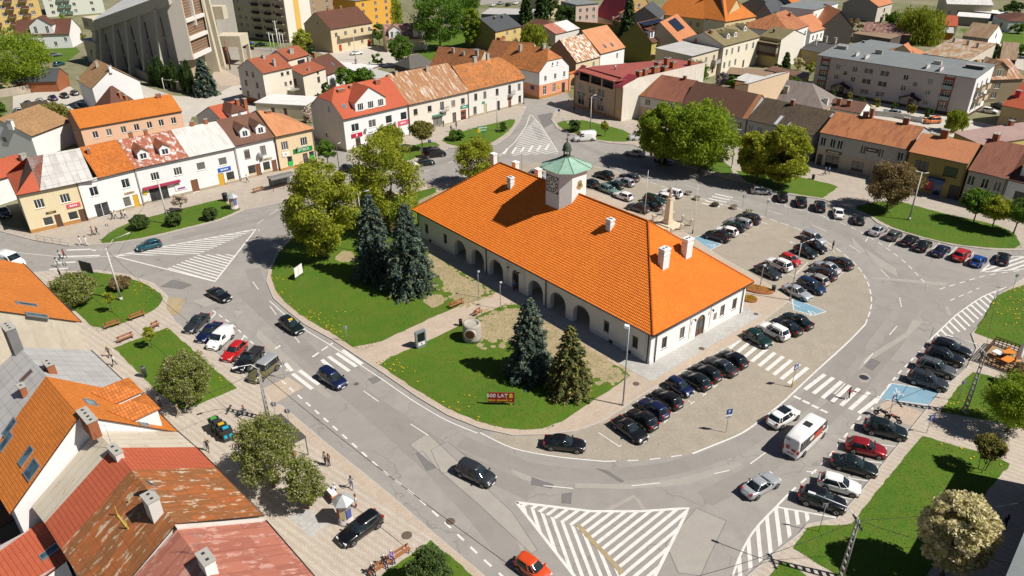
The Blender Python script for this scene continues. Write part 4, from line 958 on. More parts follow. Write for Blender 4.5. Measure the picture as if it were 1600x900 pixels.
 for c in chim:
  p=onroof(c[0])
  if p is None:continue
  w_,d_,h_=[q_*.8 for q_ in c[1:4]];m_=c[4] if len(c)>4 else BRICK
  b=MB();b.box(p.x-w_/2,p.x+w_/2,p.y-d_/2,p.y+d_/2,p.z-.9,p.z+h_);b.box(p.x-w_/2-.07,p.x+w_/2+.07,p.y-d_/2-.07,p.y+d_/2+.07,p.z+h_,p.z+h_+.12,1)
  k=max(1,int(max(w_,d_)/.55))
  for i in range(k):
   f=(i+.5)/k-.5
   cx,cy=(p.x+f*w_,p.y) if w_>=d_ else (p.x,p.y+f*d_);b.box(cx-.12,cx+.12,cy-.12,cy+.12,p.z+h_+.12,p.z+h_+.135,2)
  b.build('chimney',[m_,CONC,DARK],ro)
 def slope(p):
  e=.05;n=Vector((-(rzf(p.x+e,p.y)-rzf(p.x-e,p.y))/(2*e),-(rzf(p.x,p.y+e)-rzf(p.x,p.y-e))/(2*e),1)).normalized();t=Vector((-n.y,n.x,0)).normalized() if abs(n.z)<.999 else Vector((1,0,0));return n,t,n.cross(t)
 for c in sky:
  p=onroof(c[0])
  if p is None:continue
  w_,h_=(c[1],c[2]) if len(c)>2 else (.8,1.2)
  n,t,v=slope(p);T=Matrix((t,v,n)).transposed().to_4x4();T.translation=Vector((p.x,p.y,rzf(p.x,p.y)+.09))
  b=MB()
  for a in ((-w_/2,-w_/2+.09,-h_/2,h_/2),(w_/2-.09,w_/2,-h_/2,h_/2),(-w_/2+.09,w_/2-.09,-h_/2,-h_/2+.09),(-w_/2+.09,w_/2-.09,h_/2-.09,h_/2)):b.box(a[0],a[1],a[2],a[3],-.1,.1,0,T)
  b.box(-w_/2+.09,w_/2-.09,-h_/2+.09,h_/2-.09,-.1,.06,1,T);b.build('skylight',[GREYM,c[3] if len(c)>3 else SKYG],ro)
 for dm in dorm:
  fx,w_,zo,hw,kind,dw,dr=dm[:7];x=fx*W;sl=rise/(D*asym);y0=zo/sl;zs=eh_+zo;zt=zs+hw;r_=(w_*.36 if kind!='s' else .25);b=MB()
  off=th*.6;yt=(zt-eh_-off)/sl;zr=zt+r_;yr=min((zr-eh_-off)/sl,D*asym) if kind!='s' else (zr-eh_-off)/(sl)
  xa,xb=x-w_/2,x+w_/2;dwm=W_(dw) if isinstance(dw,tuple) else dw
  ww=dm[7] if len(dm)>7 else .55*w_;hh=hw-.35;ww_n=dm[8] if len(dm)>8 else 1
  b.poly([(xa,y0,zs-.1),(xb,y0,zs-.1),(xb,y0,zt),(xa,y0,zt)]);b.poly([(xa,y0,zs-.1),(xa,y0,zt),(xa,yt,zt)]);b.poly([(xb,y0,zs-.1),(xb,yt,zt),(xb,y0,zt)])
  if kind=='g':b.poly([(xa,y0,zt),(xb,y0,zt),(x,y0,zr)])
  d_=b.build('dormer',dwm,root)
  rb=MB();o_=.18;fo=.25
  if kind=='g':
   k=r_/(w_/2);rb.slab([[(x,y0-fo,zr+.1),(xa-o_,y0-fo,zt-k*o_+.1),(xa-o_,yt,zt-k*o_+.1),(x,yr,zr+.1)],[(xb+o_,y0-fo,zt-k*o_+.1),(x,y0-fo,zr+.1),(x,yr,zr+.1),(xb+o_,yt,zt-k*o_+.1)]],.08)
  elif kind=='hip':
   k=r_/(w_/2);hp=w_*.55;rb.slab([[(x,y0+hp,zr+.1),(xa-o_,y0-fo,zt+.05),(xa-o_,yt,zt+.05),(x,yr,zr+.1)],[(xb+o_,y0-fo,zt+.05),(x,y0+hp,zr+.1),(x,yr,zr+.1),(xb+o_,yt,zt+.05)],[(xa-o_,y0-fo,zt+.05),(xb+o_,y0-fo,zt+.05),(x,y0+hp,zr+.1)]],.08)
  else:
   yb=(zt+.9-eh_)/sl;rb.slab([[(xa-o_,y0-fo,zt+.05),(xb+o_,y0-fo,zt+.05),(xb+o_,yb,zt+.95),(xa-o_,yb,zt+.95)]],.1)
  rb.build('dormer_roof',dr,d_,uv=True)
  for i in range(ww_n):
   u=(i+.5)/ww_n*w_ if ww_n>1 else w_/2
   f,pn=winmesh(ww,hh,'two' if ww>.7 else 'one',WHITE);o=link('window',f,d_,(xa+u,y0-.03,zs+.12));pn_=pn
   o2=link('pane',pn,d_,(xa+u,y0-.03,zs+.12))
 H=HouseB();H.root=root;H.W=W;H.D=D;H.eh=eh_;H.rz=rzf;H.rise=rise;H.roof=ro;H.side=lambda s:sideframe(s,W,D);H.onroof=onroof
 return H
def signboard(H,side,u,z,w_,h,mat_,text='',tm=None,size=None,name='shop_sign',d=.12):
 O,U,r_=H.side(side);N=Vector((U.y,-U.x,0));b=MB();b.box(-w_/2,w_/2,-d,0,0,h)
 L={'f':H.W,'b':H.W,'l':H.D,'r':H.D}[side]
 o=b.build(name,mat_,H.root,O+U*(u*L)+N*.01+Vector((0,0,z)),r_)
 if text:lettering(o,text,size or h*.8,tm or WHITE,(0,-d-.012,h*.5),(R(90),0,0))
 return o
def awning(H,u,z,w_,mat_,out=1.0):
 b=MB();b.slab([[(-w_/2,-out,-.35),(w_/2,-out,-.35),(w_/2,0,0),(-w_/2,0,0)]],.05);O,U,r_=H.side('f');return b.build('awning',mat_,H.root,O+U*(u*H.W)+Vector((0,-.01,z)),r_)
def antenna(H,px,h=1.8):
 p=H.onroof(px)
 if p is None:return
 b=MB();b.tube((0,0,-.3),(0,0,h),.02,.015,5);b.tube((-.6,0,h-.1),(.6,0,h-.1),.012,.012,4)
 for i in range(6):x=-.55+i*.22;b.tube((x,-.28+i*.03,h-.1),(x,.28-i*.03,h-.1),.008,.008,4)
 b.tube((0,-.4,h*.6),(0,.4,h*.6),.012,.012,4);b.build('antenna',GREYM,H.root,(p.x,p.y,p.z),.6)
def balcony(H,side,u,z,w_,d=1.1,h=1.0,mat_=None,rail=None):
 O,U,r_=H.side(side);L={'f':H.W,'b':H.W,'l':H.D,'r':H.D}[side]
 b=MB();b.box(-w_/2,w_/2,-d,.0,-.15,0)
 o=b.build('balcony',CONC,H.root,O+U*(u*L)+Vector((0,0,z)),r_);rb=MB()
 if rail is not None:
  rb.box(-w_/2,w_/2,-d,-d+.06,.02,h);rb.box(-w_/2,-w_/2+.06,-d+.06,-.02,.02,h);rb.box(w_/2-.06,w_/2,-d+.06,-.02,.02,h);rb.build('railing',rail,o)
 else:
  rb.box(-w_/2,w_/2,-d,-d+.04,h-.04,h);rb.box(-w_/2,-w_/2+.04,-d+.04,-.02,h-.04,h);rb.box(w_/2-.04,w_/2,-d+.04,-.02,h-.04,h)
  n=int(w_/.15)
  for i in range(n+1):x=-w_/2+.02+(w_-.04)*i/n;rb.box(x-.012,x+.012,-d+.01,-d+.034,.0,h-.04)
  rb.build('railing',DARK,o)
 return o
def dish(H,side,u,z,s=.4):
 O,U,r_=H.side(side);L={'f':H.W,'b':H.W,'l':H.D,'r':H.D}[side];N=Vector((U.y,-U.x,0))
 b=MB();b.lathe([(.02,0),(s*.5,.03),(s,.14),(s*1.02,.14)],14);b.tube((0,0,0),(0,0,-.35),.025,.025,5);b.tube((0,0,.0),(.05,s*.6,.35),.012,.012,4)
 o=b.build('satellite_dish',GREYM,H.root,O+U*(u*L)+N*.35+Vector((0,0,z)));o.rotation_euler=(R(65),0,R(45));return o
tile('t_orange',(.50,.150,.028));tile('t_orange_new',(.56,.175,.03),mossy=.05,var=.1);tile('t_orange_old',(.45,.165,.05),mossy=.5,var=.3,moss=(.13,.10,.05));tile('t_moss',(.26,.10,.04),mossy=.75,var=.3,moss=(.12,.085,.035))
tile('t_red',(.46,.105,.05),tw=.25,tl=.4,mossy=.03,var=.05,bs=.6);tile('t_redbrown',(.33,.10,.05),tw=.3,tl=.4,mossy=.1,var=.08,bs=.6);tile('t_brown',(.13,.055,.035),tw=.25,tl=.4,mossy=.05,var=.06,bs=.6);tile('t_tan',(.36,.21,.10),mossy=.2,var=.2)
tile('t_salmon',(.50,.20,.09),tw=.3,tl=.4,mossy=.05,var=.06,bs=.5);tile('t_crimson',(.27,.035,.05),tw=.3,tl=.4,mossy=.05,var=.06,bs=.5);tile('t_dkgrey',(.075,.08,.085),tw=.3,tl=.4,mossy=.05,var=.08,bs=.5)
tile('t_pink',(.40,.27,.235),tw=.3,tl=.4,mossy=.1,var=.06,bs=.6);tile('t_mossbrown',(.085,.06,.04),mossy=.5,var=.25,moss=(.12,.10,.05))
metal('m_grey',(.50,.48,.45),(.40,.37,.33),.4,1.1,cross=2.2);metal('m_white',(.60,.58,.55),(.48,.44,.38),.3,.9);metal('m_peel',(.36,.12,.07),(.30,.11,.06),.5,.6,patch=(.52,.49,.46),pamt=.62)
metal('m_whiterust',(.58,.56,.52),(.50,.46,.41),.3,.7,patch=(.36,.15,.07),pamt=-.25)
metal('m_stripe',(.30,.14,.06),(.36,.19,.09),.5,.65,patch=(.50,.42,.34),pamt=.55,streak=(.35,9,1));metal('m_rust',(.30,.105,.045),(.19,.075,.04),.5,.6);metal('m_red2',(.40,.115,.06),(.30,.09,.05),.3,.6,patch=(.44,.2,.14),pamt=.1)
metal('m_rustold',(.24,.10,.035),(.42,.125,.035),.6,.8,patch=(.50,.40,.28),pamt=.42,cross=1.6,streak=(.3,3.2,1));metal('m_cream',(.52,.46,.36),(.50,.40,.29),.3,.9,patch=(.33,.17,.08),pamt=.2,streak=(.3,3,1));metal('m_pinkold',(.40,.15,.10),(.34,.12,.08),.5,1.3,patch=(.50,.27,.21),pamt=.5,streak=(.35,4,1))
metal('m_brown',(.15,.075,.05),(.19,.095,.06),.5,.5);metal('m_redbrown',(.27,.105,.065),(.22,.085,.05),.4,.6);metal('m_orangerust',(.38,.15,.06),(.28,.10,.045),.5,.55);metal('m_orangesheet',(.50,.22,.10),(.45,.18,.08),.3,.7)
metal('m_speck',(.34,.15,.06),(.40,.19,.05),.5,.6,patch=(.60,.56,.50),pamt=.75);metal('m_purple',(.22,.10,.075),(.30,.15,.11),.6,.6,patch=(.36,.27,.24),pamt=.6);metal('m_yelrust',(.42,.36,.29),(.34,.17,.05),.75,.7,streak=(.5,6,1));metal('m_greyrib',(.22,.18,.155),(.17,.14,.12),.4,.45)
metal('m_stripe2',(.28,.17,.09),(.38,.29,.20),.6,.5,streak=(.3,9,1));metal('m_crimson',(.34,.09,.065),(.29,.075,.055),.3,.7)
felt('f_grey',(.17,.185,.185));felt('f_white',(.62,.60,.57));felt('f_olive',(.18,.145,.065));felt('f_asb',(.40,.385,.36));felt('f_dark',(.07,.068,.065));felt('f_brown',(.24,.16,.10));felt('f_asbold',(.10,.09,.08))
m=MATS
SHOPR=plain('sign_red',(.42,.015,.05),.4);SHOPG=plain('sign_green',(.01,.22,.05),.4);SHOPB=plain('sign_blue',(.015,.10,.42),.4);SHOPM=plain('sign_maroon',(.22,.012,.04),.4);SIGNW=plain('sign_white',(.72,.72,.70),.4);SIGNY=plain('sign_yellow',(.62,.42,.03),.4);PINK=plain('sign_pink',(.62,.10,.14),.4)
WOODD=plain('door_wood',(.17,.07,.03),.6);YEL=plain('shop_yellow',(.55,.32,.03),.5);GREEN2=plain('sign_teal',(.02,.24,.16),.4)
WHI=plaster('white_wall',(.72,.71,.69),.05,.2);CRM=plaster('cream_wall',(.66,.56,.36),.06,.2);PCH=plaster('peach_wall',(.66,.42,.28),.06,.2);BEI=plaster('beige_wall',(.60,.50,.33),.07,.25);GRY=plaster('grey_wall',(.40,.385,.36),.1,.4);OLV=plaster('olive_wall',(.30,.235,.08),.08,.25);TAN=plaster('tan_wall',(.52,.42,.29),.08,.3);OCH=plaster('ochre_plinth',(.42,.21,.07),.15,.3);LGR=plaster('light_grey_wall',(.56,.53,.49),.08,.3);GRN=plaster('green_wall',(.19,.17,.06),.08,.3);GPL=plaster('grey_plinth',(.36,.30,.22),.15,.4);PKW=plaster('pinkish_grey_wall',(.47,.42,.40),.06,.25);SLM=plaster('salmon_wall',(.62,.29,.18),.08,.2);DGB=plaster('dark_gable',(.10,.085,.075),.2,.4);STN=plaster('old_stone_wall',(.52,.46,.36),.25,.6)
# --- north-west row
H=house('row_house','yellow corner house with red hipped roof end, left end of its row',(27.5,302.6),(120.5,284),7.6,None,None,D=12.6,rise=4.0,wall=CRM,rm=m['t_red'],hips=(6.3,0,0,0),segs=[(0,.36,m['t_red']),(.36,1.28,m['m_grey'])],front=[(4.3,1.6,1.5,'two',[.28,.72]),(0.9,1.5,1.5,'shop',[.33,]),(.9,1.5,1.5,'shop',[.76]),(0.1,2.4,1.0,'d',[.5,.92])],left=[(4.3,1.5,1.2,'two',[.8]),(4.3,1.5,1.2,'two',[.4])],plinth=(.75,OCH),oe=(.35,0))
signboard(H,'f',.42,3.0,1.6,.3,plain('sign_black',(.03,.03,.03)),'-----',SIGNY);signboard(H,'f',.82,3.15,2.2,.75,PINK,'----',WHITE,.5)
H=house('row_house','white house with half orange tiled roof between yellow corner house and long white house',(120.5,284),(210,262.3),7.6,D=12.6,rise=4.0,wall=WHI,rm=m['t_orange'],segs=[(.34,1.0,m['t_orange'])],front=[(4.3,1.7,1.4,'two',[.22,.78],),(.1,2.6,2.4,'shop',[.27]),(.7,1.9,1.3,'shop',[.72]),(.1,2.5,1.0,'d',[.88],YEL)],plinth=(.55,GPL),oe=(0,.1),chim=[((139,240),.7,.6,1.1)])
signboard(H,'f',.8,3.1,1.8,.35,plain('sign_tan',(.45,.33,.16)),'------',BROWN)
H=house('row_house','long white row house with peeling red dormered roof and magenta shop awning',(211,262),(366,229),7.5,(186,218),(336.5,191),wall=WHI,segs=[(0,.52,m['m_peel']),(.52,1,m['m_whiterust'])],front=[(4.3,1.5,1.5,'two',[.16,.385]),(4.3,1.5,1.6,'shop',[.62,.85]),(.2,2.7,3.4,'shop',[.16],BROWN),(.2,2.5,1.4,'d',[.52],WOODD),(.1,2.6,1.2,'d',[.8],YEL),(.9,1.7,1.6,'shop',[.9],YEL)],plinth=(.6,GPL),chim=[((205,214),.9,.6,1.2),((228,208),.8,.7,1.1),((322,193),.8,.6,1.1),((300,195),.9,.6,1)],dorm=[(.12,2.0,.7,1.5,'g',WHI,m['m_rust'],1.2),(.33,2.0,.7,1.5,'g',WHI,m['m_rust'],1.2)])
awning(H,.2,3.4,7.0,SHOPM,.6);signboard(H,'f',.38,1.3,2.3,1.3,SIGNW,'');signboard(H,'f',.38,1.5,1.4,.3,plain('sign_violet',(.2,.03,.25)),'',d=.16);signboard(H,'f',.85,3.0,2.6,.8,SHOPB,'-----',WHITE,.5);signboard(H,'f',.03,2.0,.7,.9,SIGNY,'')
H=house('row_house','white house with brown ribbed roof and two white-fronted gabled dormers beside the APTEKA house',(367,226.7),(428.5,213),7.6,(337,187),(400.6,176.5),wall=WHI,rm=m['m_brown'],front=[(4.3,1.9,1.2,'two',[.25,.66],BROWN),(.9,1.8,1.6,'shop',[.3],YEL),(.1,2.6,1.1,'d',[.46],WOODD),(.9,1.8,1.5,'shop',[.68],YEL),(.1,2.6,1.1,'d',[.88],WOODD)],plinth=(.6,GPL),dorm=[(.36,2.1,.7,1.6,'g',WHI,m['m_brown'],1.1),(.76,2.1,.7,1.6,'g',WHI,m['m_brown'],1.1)])
dish(H,'f',.52,4.6,.5);dish(H,'f',.58,4.0,.4);signboard(H,'f',.7,3.1,2.6,.4,plain('sign_tan2',(.42,.36,.25)),'-----',BROWN)
H=house('row_house','peach pharmacy house with orange hipped roof and green APTEKA sign',(430,212.3),(488,199.8),7.8,None,None,D=14.5,rise=3.7,wall=PCH if 0 else plaster('pale_peach',(.66,.52,.33),.05,.15),rm=m['m_orangesheet'],hips=(0,0,8.2,0),front=[(4.4,1.8,1.5,'two',[.2,.72]),(.7,2.1,1.2,'one',[.28,.88]),(.1,2.6,1.1,'dg',[.7],WHITE)],right=[(4.4,1.6,1.2,'two',[.2])],plinth=(.6,OCH),chim=[((419,176),1.4,.6,.5)],oe=(.0,.4))
signboard(H,'f',.66,3.15,4.4,.95,SHOPG,'APTEKA',WHITE,.8);signboard(H,'f',.19,3.0,1.6,.95,SIGNW,'+',SHOPG,1.1)
signboard(H,'f',.28,.72,1.0,1.0,plain('cross_green',(.03,.42,.07),.4),'');signboard(H,'f',.88,.72,1.0,1.2,plain('cross_green',(.03,.42,.07),.4),'');dish(H,'f',.5,4.2,.35)
# --- north row
H=house('row_house','white house with red sheet roof, broad white dormer and pink shop signs',(536,185),(637,162.3),7.8,None,(612,129),D=14.5,rise=5.2,wall=WHI,gmat=LGR,rm=m['t_red'],hips=(3.0,.55,0,0),front=[(4.3,1.7,1.9,'shop',[.16,.42]),(4.3,1.8,1.7,'shop',[.68,.92]),(.1,2.6,1.3,'dg',[.18]),(.6,2.1,2.2,'shop',[.38]),(.1,2.5,1.2,'dg',[.57]),(.6,2.0,1.8,'shop',[.78])],left=[(8.2,1.3,.9,'two',[.6]),(1.5,1.,.8,'one',[.4])],plinth=(.5,GPL),dorm=[(.45,8.2,.55,2.0,'g',WHI,m['t_red'],1.5,3)],sky=[((538,166),)],chim=[((533,143),2.2,.7,.7),((548,138),.8,.6,.8),((563,136),.8,.6,.8),((590,131),1.6,.7,1.2)])
signboard(H,'f',.17,2.9,2.9,.9,SHOPR,'-',WHITE,.8);signboard(H,'f',.38,2.9,2.6,.7,SIGNW,'----',plain('sign_txt',(.1,.1,.12)),.5);signboard(H,'f',.72,3.0,2.4,.6,SHOPR,'');signboard(H,'f',.9,3.1,2.9,1.1,PINK,'----',WHITE,.6);dish(H,'f',.3,4.2,.4);dish(H,'f',.76,4.1,.4)
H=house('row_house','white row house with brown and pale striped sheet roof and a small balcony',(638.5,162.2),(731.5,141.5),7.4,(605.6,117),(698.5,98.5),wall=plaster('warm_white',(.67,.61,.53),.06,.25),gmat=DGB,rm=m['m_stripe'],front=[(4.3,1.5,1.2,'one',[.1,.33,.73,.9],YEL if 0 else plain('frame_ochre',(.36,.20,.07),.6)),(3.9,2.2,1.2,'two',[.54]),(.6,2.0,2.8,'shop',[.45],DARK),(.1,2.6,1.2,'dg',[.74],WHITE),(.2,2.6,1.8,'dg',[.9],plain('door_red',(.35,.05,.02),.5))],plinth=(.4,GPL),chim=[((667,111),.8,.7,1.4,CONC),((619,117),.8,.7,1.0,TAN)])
balcony(H,'f',.56,3.85,2.2,.9,1.0);signboard(H,'f',.92,3.2,2.4,.75,GREEN2,'----',WHITE,.5);signboard(H,'f',.46,2.9,3.4,.35,plain('awning_green',(.05,.20,.13)),'',d=.5)
H=house('row_house','white two storey house with patchy orange tiled roof at the north end of its row',(732,140.8),(818.5,121.2),7.3,(709,105),None,D=12.5,rise=5.0,wall=plaster('old_white',(.64,.61,.56),.06,.35),rm=m['t_orange_old'],hips=(0,0,3.6,.35),front=[(4.3,1.7,1.0,'two',[.12,.28,.5,.91],BROWN),(3.7,2.5,1.0,'trans',[.73],BROWN),(.8,1.9,1.1,'two',[.1],BROWN),(.1,2.7,1.1,'d',[.28],plain('door_pale',(.42,.36,.24))),(.1,2.6,1.0,'d',[.52],DARK),(.1,2.8,1.1,'d',[.73],WOODD),(.8,1.9,1.0,'two',[.92],BROWN)],plinth=(.6,GPL),chim=[((742,97),1.3,.8,1.6,CONC),((762,93),1.0,.8,1.8,CONC)],oe=(.1,.3))
balcony(H,'f',.75,3.65,1.9,.9,1.0);signboard(H,'f',.25,3.0,.9,.5,GREEN2,'');
H=house('corner_house','orange and white corner house with mossy tiled roof and gable facing the street corner',(843,112.6),(889,102),7.6,roof='t',D=17,rise=5.0,wall=WHI,band=(3.9,SLM),rm=m['t_orange_old'],hips=(2.8,.5,0,0),front=[(4.7,1.5,.9,'two',[.2,.53,.84],WHITE),(1.0,2.4,1.2,'trans',[.18,.5]),(.2,2.9,1.3,'d',[.82],DARK),(8.6,.9,.6,'one',[.43,.6])],left=[(1.2,1.8,1.1,'two',[.3]),(.2,2.5,1.1,'d',[.12],DARK)],plinth=(.7,OCH),chim=[((813,79),1.1,.9,2.0,CONC),((850,75),1.3,.8,1.3,CONC)],cat='corner house')
signboard(H,'l',.84,2.3,1.4,1.1,plain('sign_navy',(.02,.04,.15),.4),'');signboard(H,'f',.67,1.8,.7,.8,SIGNY,'')
house('house','low house with dark mossy brown roof behind the striped-roof row house',(672,103),(744,110),5.5,D=12,rise=4.6,wall=TAN,rm=m['t_moss'],chim=[((708,82),.9,.8,1.6,CONC),((724,86),.8,.7,1.2,CONC),((745,88),1.2,.9,2.2,CONC)])
house('house','long mossy orange-brown roof behind the orange tiled row house',(757,92),(822,98),5.5,D=13,rise=4.6,wall=TAN,rm=m['t_moss'],chim=[((812,84),1.,.9,2.2,CONC)])
# arched passage wall beside the corner house
gw=thing('arched_gateway','small orange arched gateway wall joining the corner house and the big brick-coloured corner building','gateway',P(889,142.6),0)
q=P(897,140);a0=math.atan2((q-P(889,142.6)).y,(q-P(889,142.6)).x);gw.rotation_euler=(0,0,a0);b=MB();facade(b,Vector((0,0,0)),Vector((1,0,0)),4.6,0,5,[(.7,3.9,0,3.6,0)]);archfill(b,Vector((0,0,0)),Vector((1,0,0)),2.3,3.2,2.0,3.6,.6)
b.poly([(0,.6,0),(0,.6,5),(.7,.6,5),(.7,.6,0)]);b.poly([(3.9,.6,0),(3.9,.6,5),(4.6,.6,5),(4.6,.6,0)]);b.poly([(0,0,5),(4.6,0,5),(4.6,.6,5),(0,.6,5)]);b.build('wall',plaster('ochre_wall',(.55,.30,.14),.1,.3),gw);b=MB();b.slab([[(-.1,-.2,5.0),(4.7,-.2,5.0),(4.7,.3,5.4),(-.1,.3,5.4)],[(4.7,.8,5.0),(-.1,.8,5.0),(-.1,.3,5.4),(4.7,.3,5.4)]],.05);b.build('roof',m['t_orange'],gw,uv=True)
# --- north-east side
def bigcorner():
 f0,f1=P(897,165),P(970,190);W=(f1-f0).length;u=(f1-f0)/W;v=Vector((-u.y,u.x,0));rz=math.atan2(u.y,u.x)
 root=thing('corner_building','big tan corner building with dark loggia under its low brick-red sheet roof','corner building',(f0.x,f0.y,0),rz)
 M=Matrix.Rotation(-rz,4,'Z');loc=lambda px,z:M@(P(*px,z)-Vector((f0.x,f0.y,0)))
 h=9.0;h3=11.2
 bl,br_=loc((985,84),h+1.2),loc((1081,78),h+1.2)
 D=28.;bw=max(bl.x,0),br_.x
 wallm=plaster('corner_tan',(.50,.36,.25),.08,.25);side=plaster('corner_firewall',(.66,.61,.52),.12,.5)
 b=MB();O=Vector((0,0,0));U=Vector((1,0,0))
 fr=[(1.6,4.1,.9,3.4,.2),(6.2,8.2,.15,3.4,.25),(9.6,12.1,.9,3.4,.2),(1.8,4.3,4.7,6.6),(5.9,8.3,4.7,6.6),(9.6,12.1,4.7,6.6)]
 facade(b,O,U,W,0,7.4,fr)
 for a,c in ((0,1.6),(W-3.2,W)):facade(b,Vector((a,0,0)),U,c-a,7.4,9.0,[])
 # loggia back wall and floor
 b.poly([(1.6,2.2,7.4),(W-3.2,2.2,7.4),(W-3.2,2.2,10.2),(1.6,2.2,10.2)],2);b.poly([(1.6,0,7.4),(W-3.2,0,7.4),(W-3.2,2.2,7.4),(1.6,2.2,7.4)],2);b.poly([(1.6,0,7.4),(1.6,2.2,7.4),(1.6,2.2,10.2),(1.6,0,9.6)],2);b.poly([(W-3.2,2.2,7.4),(W-3.2,0,7.4),(W-3.2,0,9.6),(W-3.2,2.2,10.2)],2)
 # side walls: the plan tapers away to the back
 BL=(9.0,D);BR=(W+1.0,D)
 b.poly([(0,0,0),(0,0,9),(BL[0],BL[1],9.8),(BL[0],BL[1],0)]);b.poly([(W,0,0),(BR[0],BR[1],0),(BR[0],BR[1],11.4),(W,5,10.4),(W,0,9.0)],1);b.poly([(BL[0],D,0),(BL[0],D,9.8),(BR[0],D,11.4),(BR[0],D,0)],1)
 b.build('wall',[wallm,side,DARK],root)
 rb=MB();rb.slab([[(1.2,-.6,9.9),(W-2.9,-.6,9.7),(W-.35,4.6,10.2),(BR[0]-.35,D,11.1),(BL[0],D,10.5),(1.2,6,10.1)]],.22);ro=rb.build('roof',m['m_crimson'],root,uv=True)
 for q in ([(-.4,-.5,8.6),(1.5,-.5,8.6),(1.5,2.6,10.6),(-.1,2.6,10.6)],[(W-3.1,-.5,8.6),(W+.0,-.5,8.6),(W+.0,4.6,10.9),(W-3.1,4.6,10.9)]):
  rb=MB();rb.slab([q],.15);rb.build('roof',m['t_crimson'],root,uv=True)
 for i in range(4):
  x=1.75+i*(W-3.2-1.9)/3;c=MB();c.box(x-.18,x+.18,-.1,.25,7.4,9.75);c.build('loggia_column',wallm,root)
 rl=MB();rl.box(1.6,W-3.2,-.05,-.01,8.3,8.36)
 for i in range(40):x=1.7+i*(W-5)/39;rl.box(x-.015,x+.015,-.045,-.015,7.42,8.3)
 rl.build('railing',DARK,root)
 for (a,c,e,f,*_) in fr:
  st='shop';
  if e<.5:door(root,O,U,0,(a+c)/2,e,c-a,f-e,DARK,True,.15)
  else:window(root,O,U,0,(a+c)/2,e,c-a,f-e,st,WHITE,.12)
 for x,y,w_,d_,h_ in ((W-1.2,6.2,1.4,.9,1.1),(W-.9,8.2,.9,1.2,1.4),(W-.8,11.5,1.2,1.6,1.4),(W-.6,14.5,1.6,1.2,1.0),(W-4,15.5,1.6,1.2,1.3),(W-2,19,1.3,1.2,1.2),(W-.4,24,1.2,1.2,1.1),(W-5,20,1.2,1.4,1.5)):
  c=MB();c.box(x-w_/2,x+w_/2,y-d_/2,y+d_/2,9.8,10.2+h_+y*.04);c.box(x-w_/2-.07,x+w_/2+.07,y-d_/2-.07,y+d_/2+.07,10.2+h_+y*.04,10.35+h_+y*.04,1);c.box(x-w_/2+.15,x+w_/2-.15,y-d_/2+.15,y+d_/2-.15,10.35+h_+y*.04,10.37+h_+y*.04,2);c.build('chimney',[BRICK,CONC,DARK],ro)
 c=MB();c.tube((8,7,10),(8,7,11.3),.22,.22,10);c.build('roof_vent',GREYM,ro)
 gb=MB();gb.box(W-.02,W+.12,5,D,10.3,10.45);
 for (tx,z,w_,h_,mt,x) in (('----------',3.55,4.6,.75,plain('sign_navy',(.02,.04,.15)),9.2),('-----',3.6,3.0,.5,plain('sign_teal2',(.02,.18,.08)),3.0)):
  s=MB();s.box(-w_/2,w_/2,-.1,0,0,h_);o=s.build('shop_sign',mt,root,(x,-.01,z));lettering(o,tx,h_*.7,WHITE,(0,-.112,h_/2),(R(90),0,0))
 s=MB();s.box(-.4,.4,-.08,0,0,.6);s.build('shop_sign',SIGNY,root,(W-1.2,-.01,2.2))
 for x in (-.0,W-2.6,W):b=MB();b.box(x-.15,x+.15,-.12,-.004,.1,8.5);b.build('pilaster',plaster('corner_trim',(.34,.20,.14),.1,.2),root)
 b=MB();b.box(0.2,W-.2,-.08,-.004,.0,.7);b.build('plinth',OCH,root)
bigcorner()
H=house('row_house','low row house, roof half mossy brown half red-brown, beside the tan corner building',(971.5,142.8),(1066,160.3),6.0,(997.5,110),(1087,127),wall=LGR,band=(3.2,plaster('pink_shop',(.50,.36,.28),.08,.2)),segs=[(0,.42,m['t_moss']),(.42,1,m['m_redbrown'])],front=[(3.7,1.6,1.5,'two',[.17,.45,.8]),(.7,1.7,1.4,'two',[.13],SHOPR),(.1,2.4,1.1,'d',[.24],DARK),(.8,1.6,1.4,'two',[.6,.85])],chim=[((1027,115),1.0,.7,.8),((1070,123),1.0,.8,.8)])
signboard(H,'f',.14,2.5,2.0,.6,SHOPR,'')
H=house('row_house','long house with dark chocolate ribbed roof behind the big light green trees',(1066,160.3),(1168,184.3),6.0,(1087,127),(1192,149),wall=GRY,rm=m['m_brown'],front=[(3.0,1.7,1.3,'two',[.2,.45,.72,.9]),(.5,1.8,1.3,'two',[.3,.6])],segs=[(0,.94,m['m_brown']),(.94,1.0,m['m_orangesheet'])])
H=house('row_house','house with very dark mossy tile roof and one pale long skylight strip',(1169,185.5),(1273,209.3),6.0,(1193.7,153.8),(1305,173),wall=plaster('grey_wall2',(.36,.355,.35),.1,.4),rm=m['t_mossbrown'],front=[(3.0,1.8,1.2,'two',[.06,.2,.5,.88]),(.4,1.9,1.2,'two',[.3,.7])],chim=[((1238,163),1.,.7,1.2)],sky=[((1217,188),.9,3.2,plain('pale_sheet',(.5,.52,.53),.4)),((1233,194),.35,1.4,plain('pale_sheet',(.5,.52,.53),.4))])
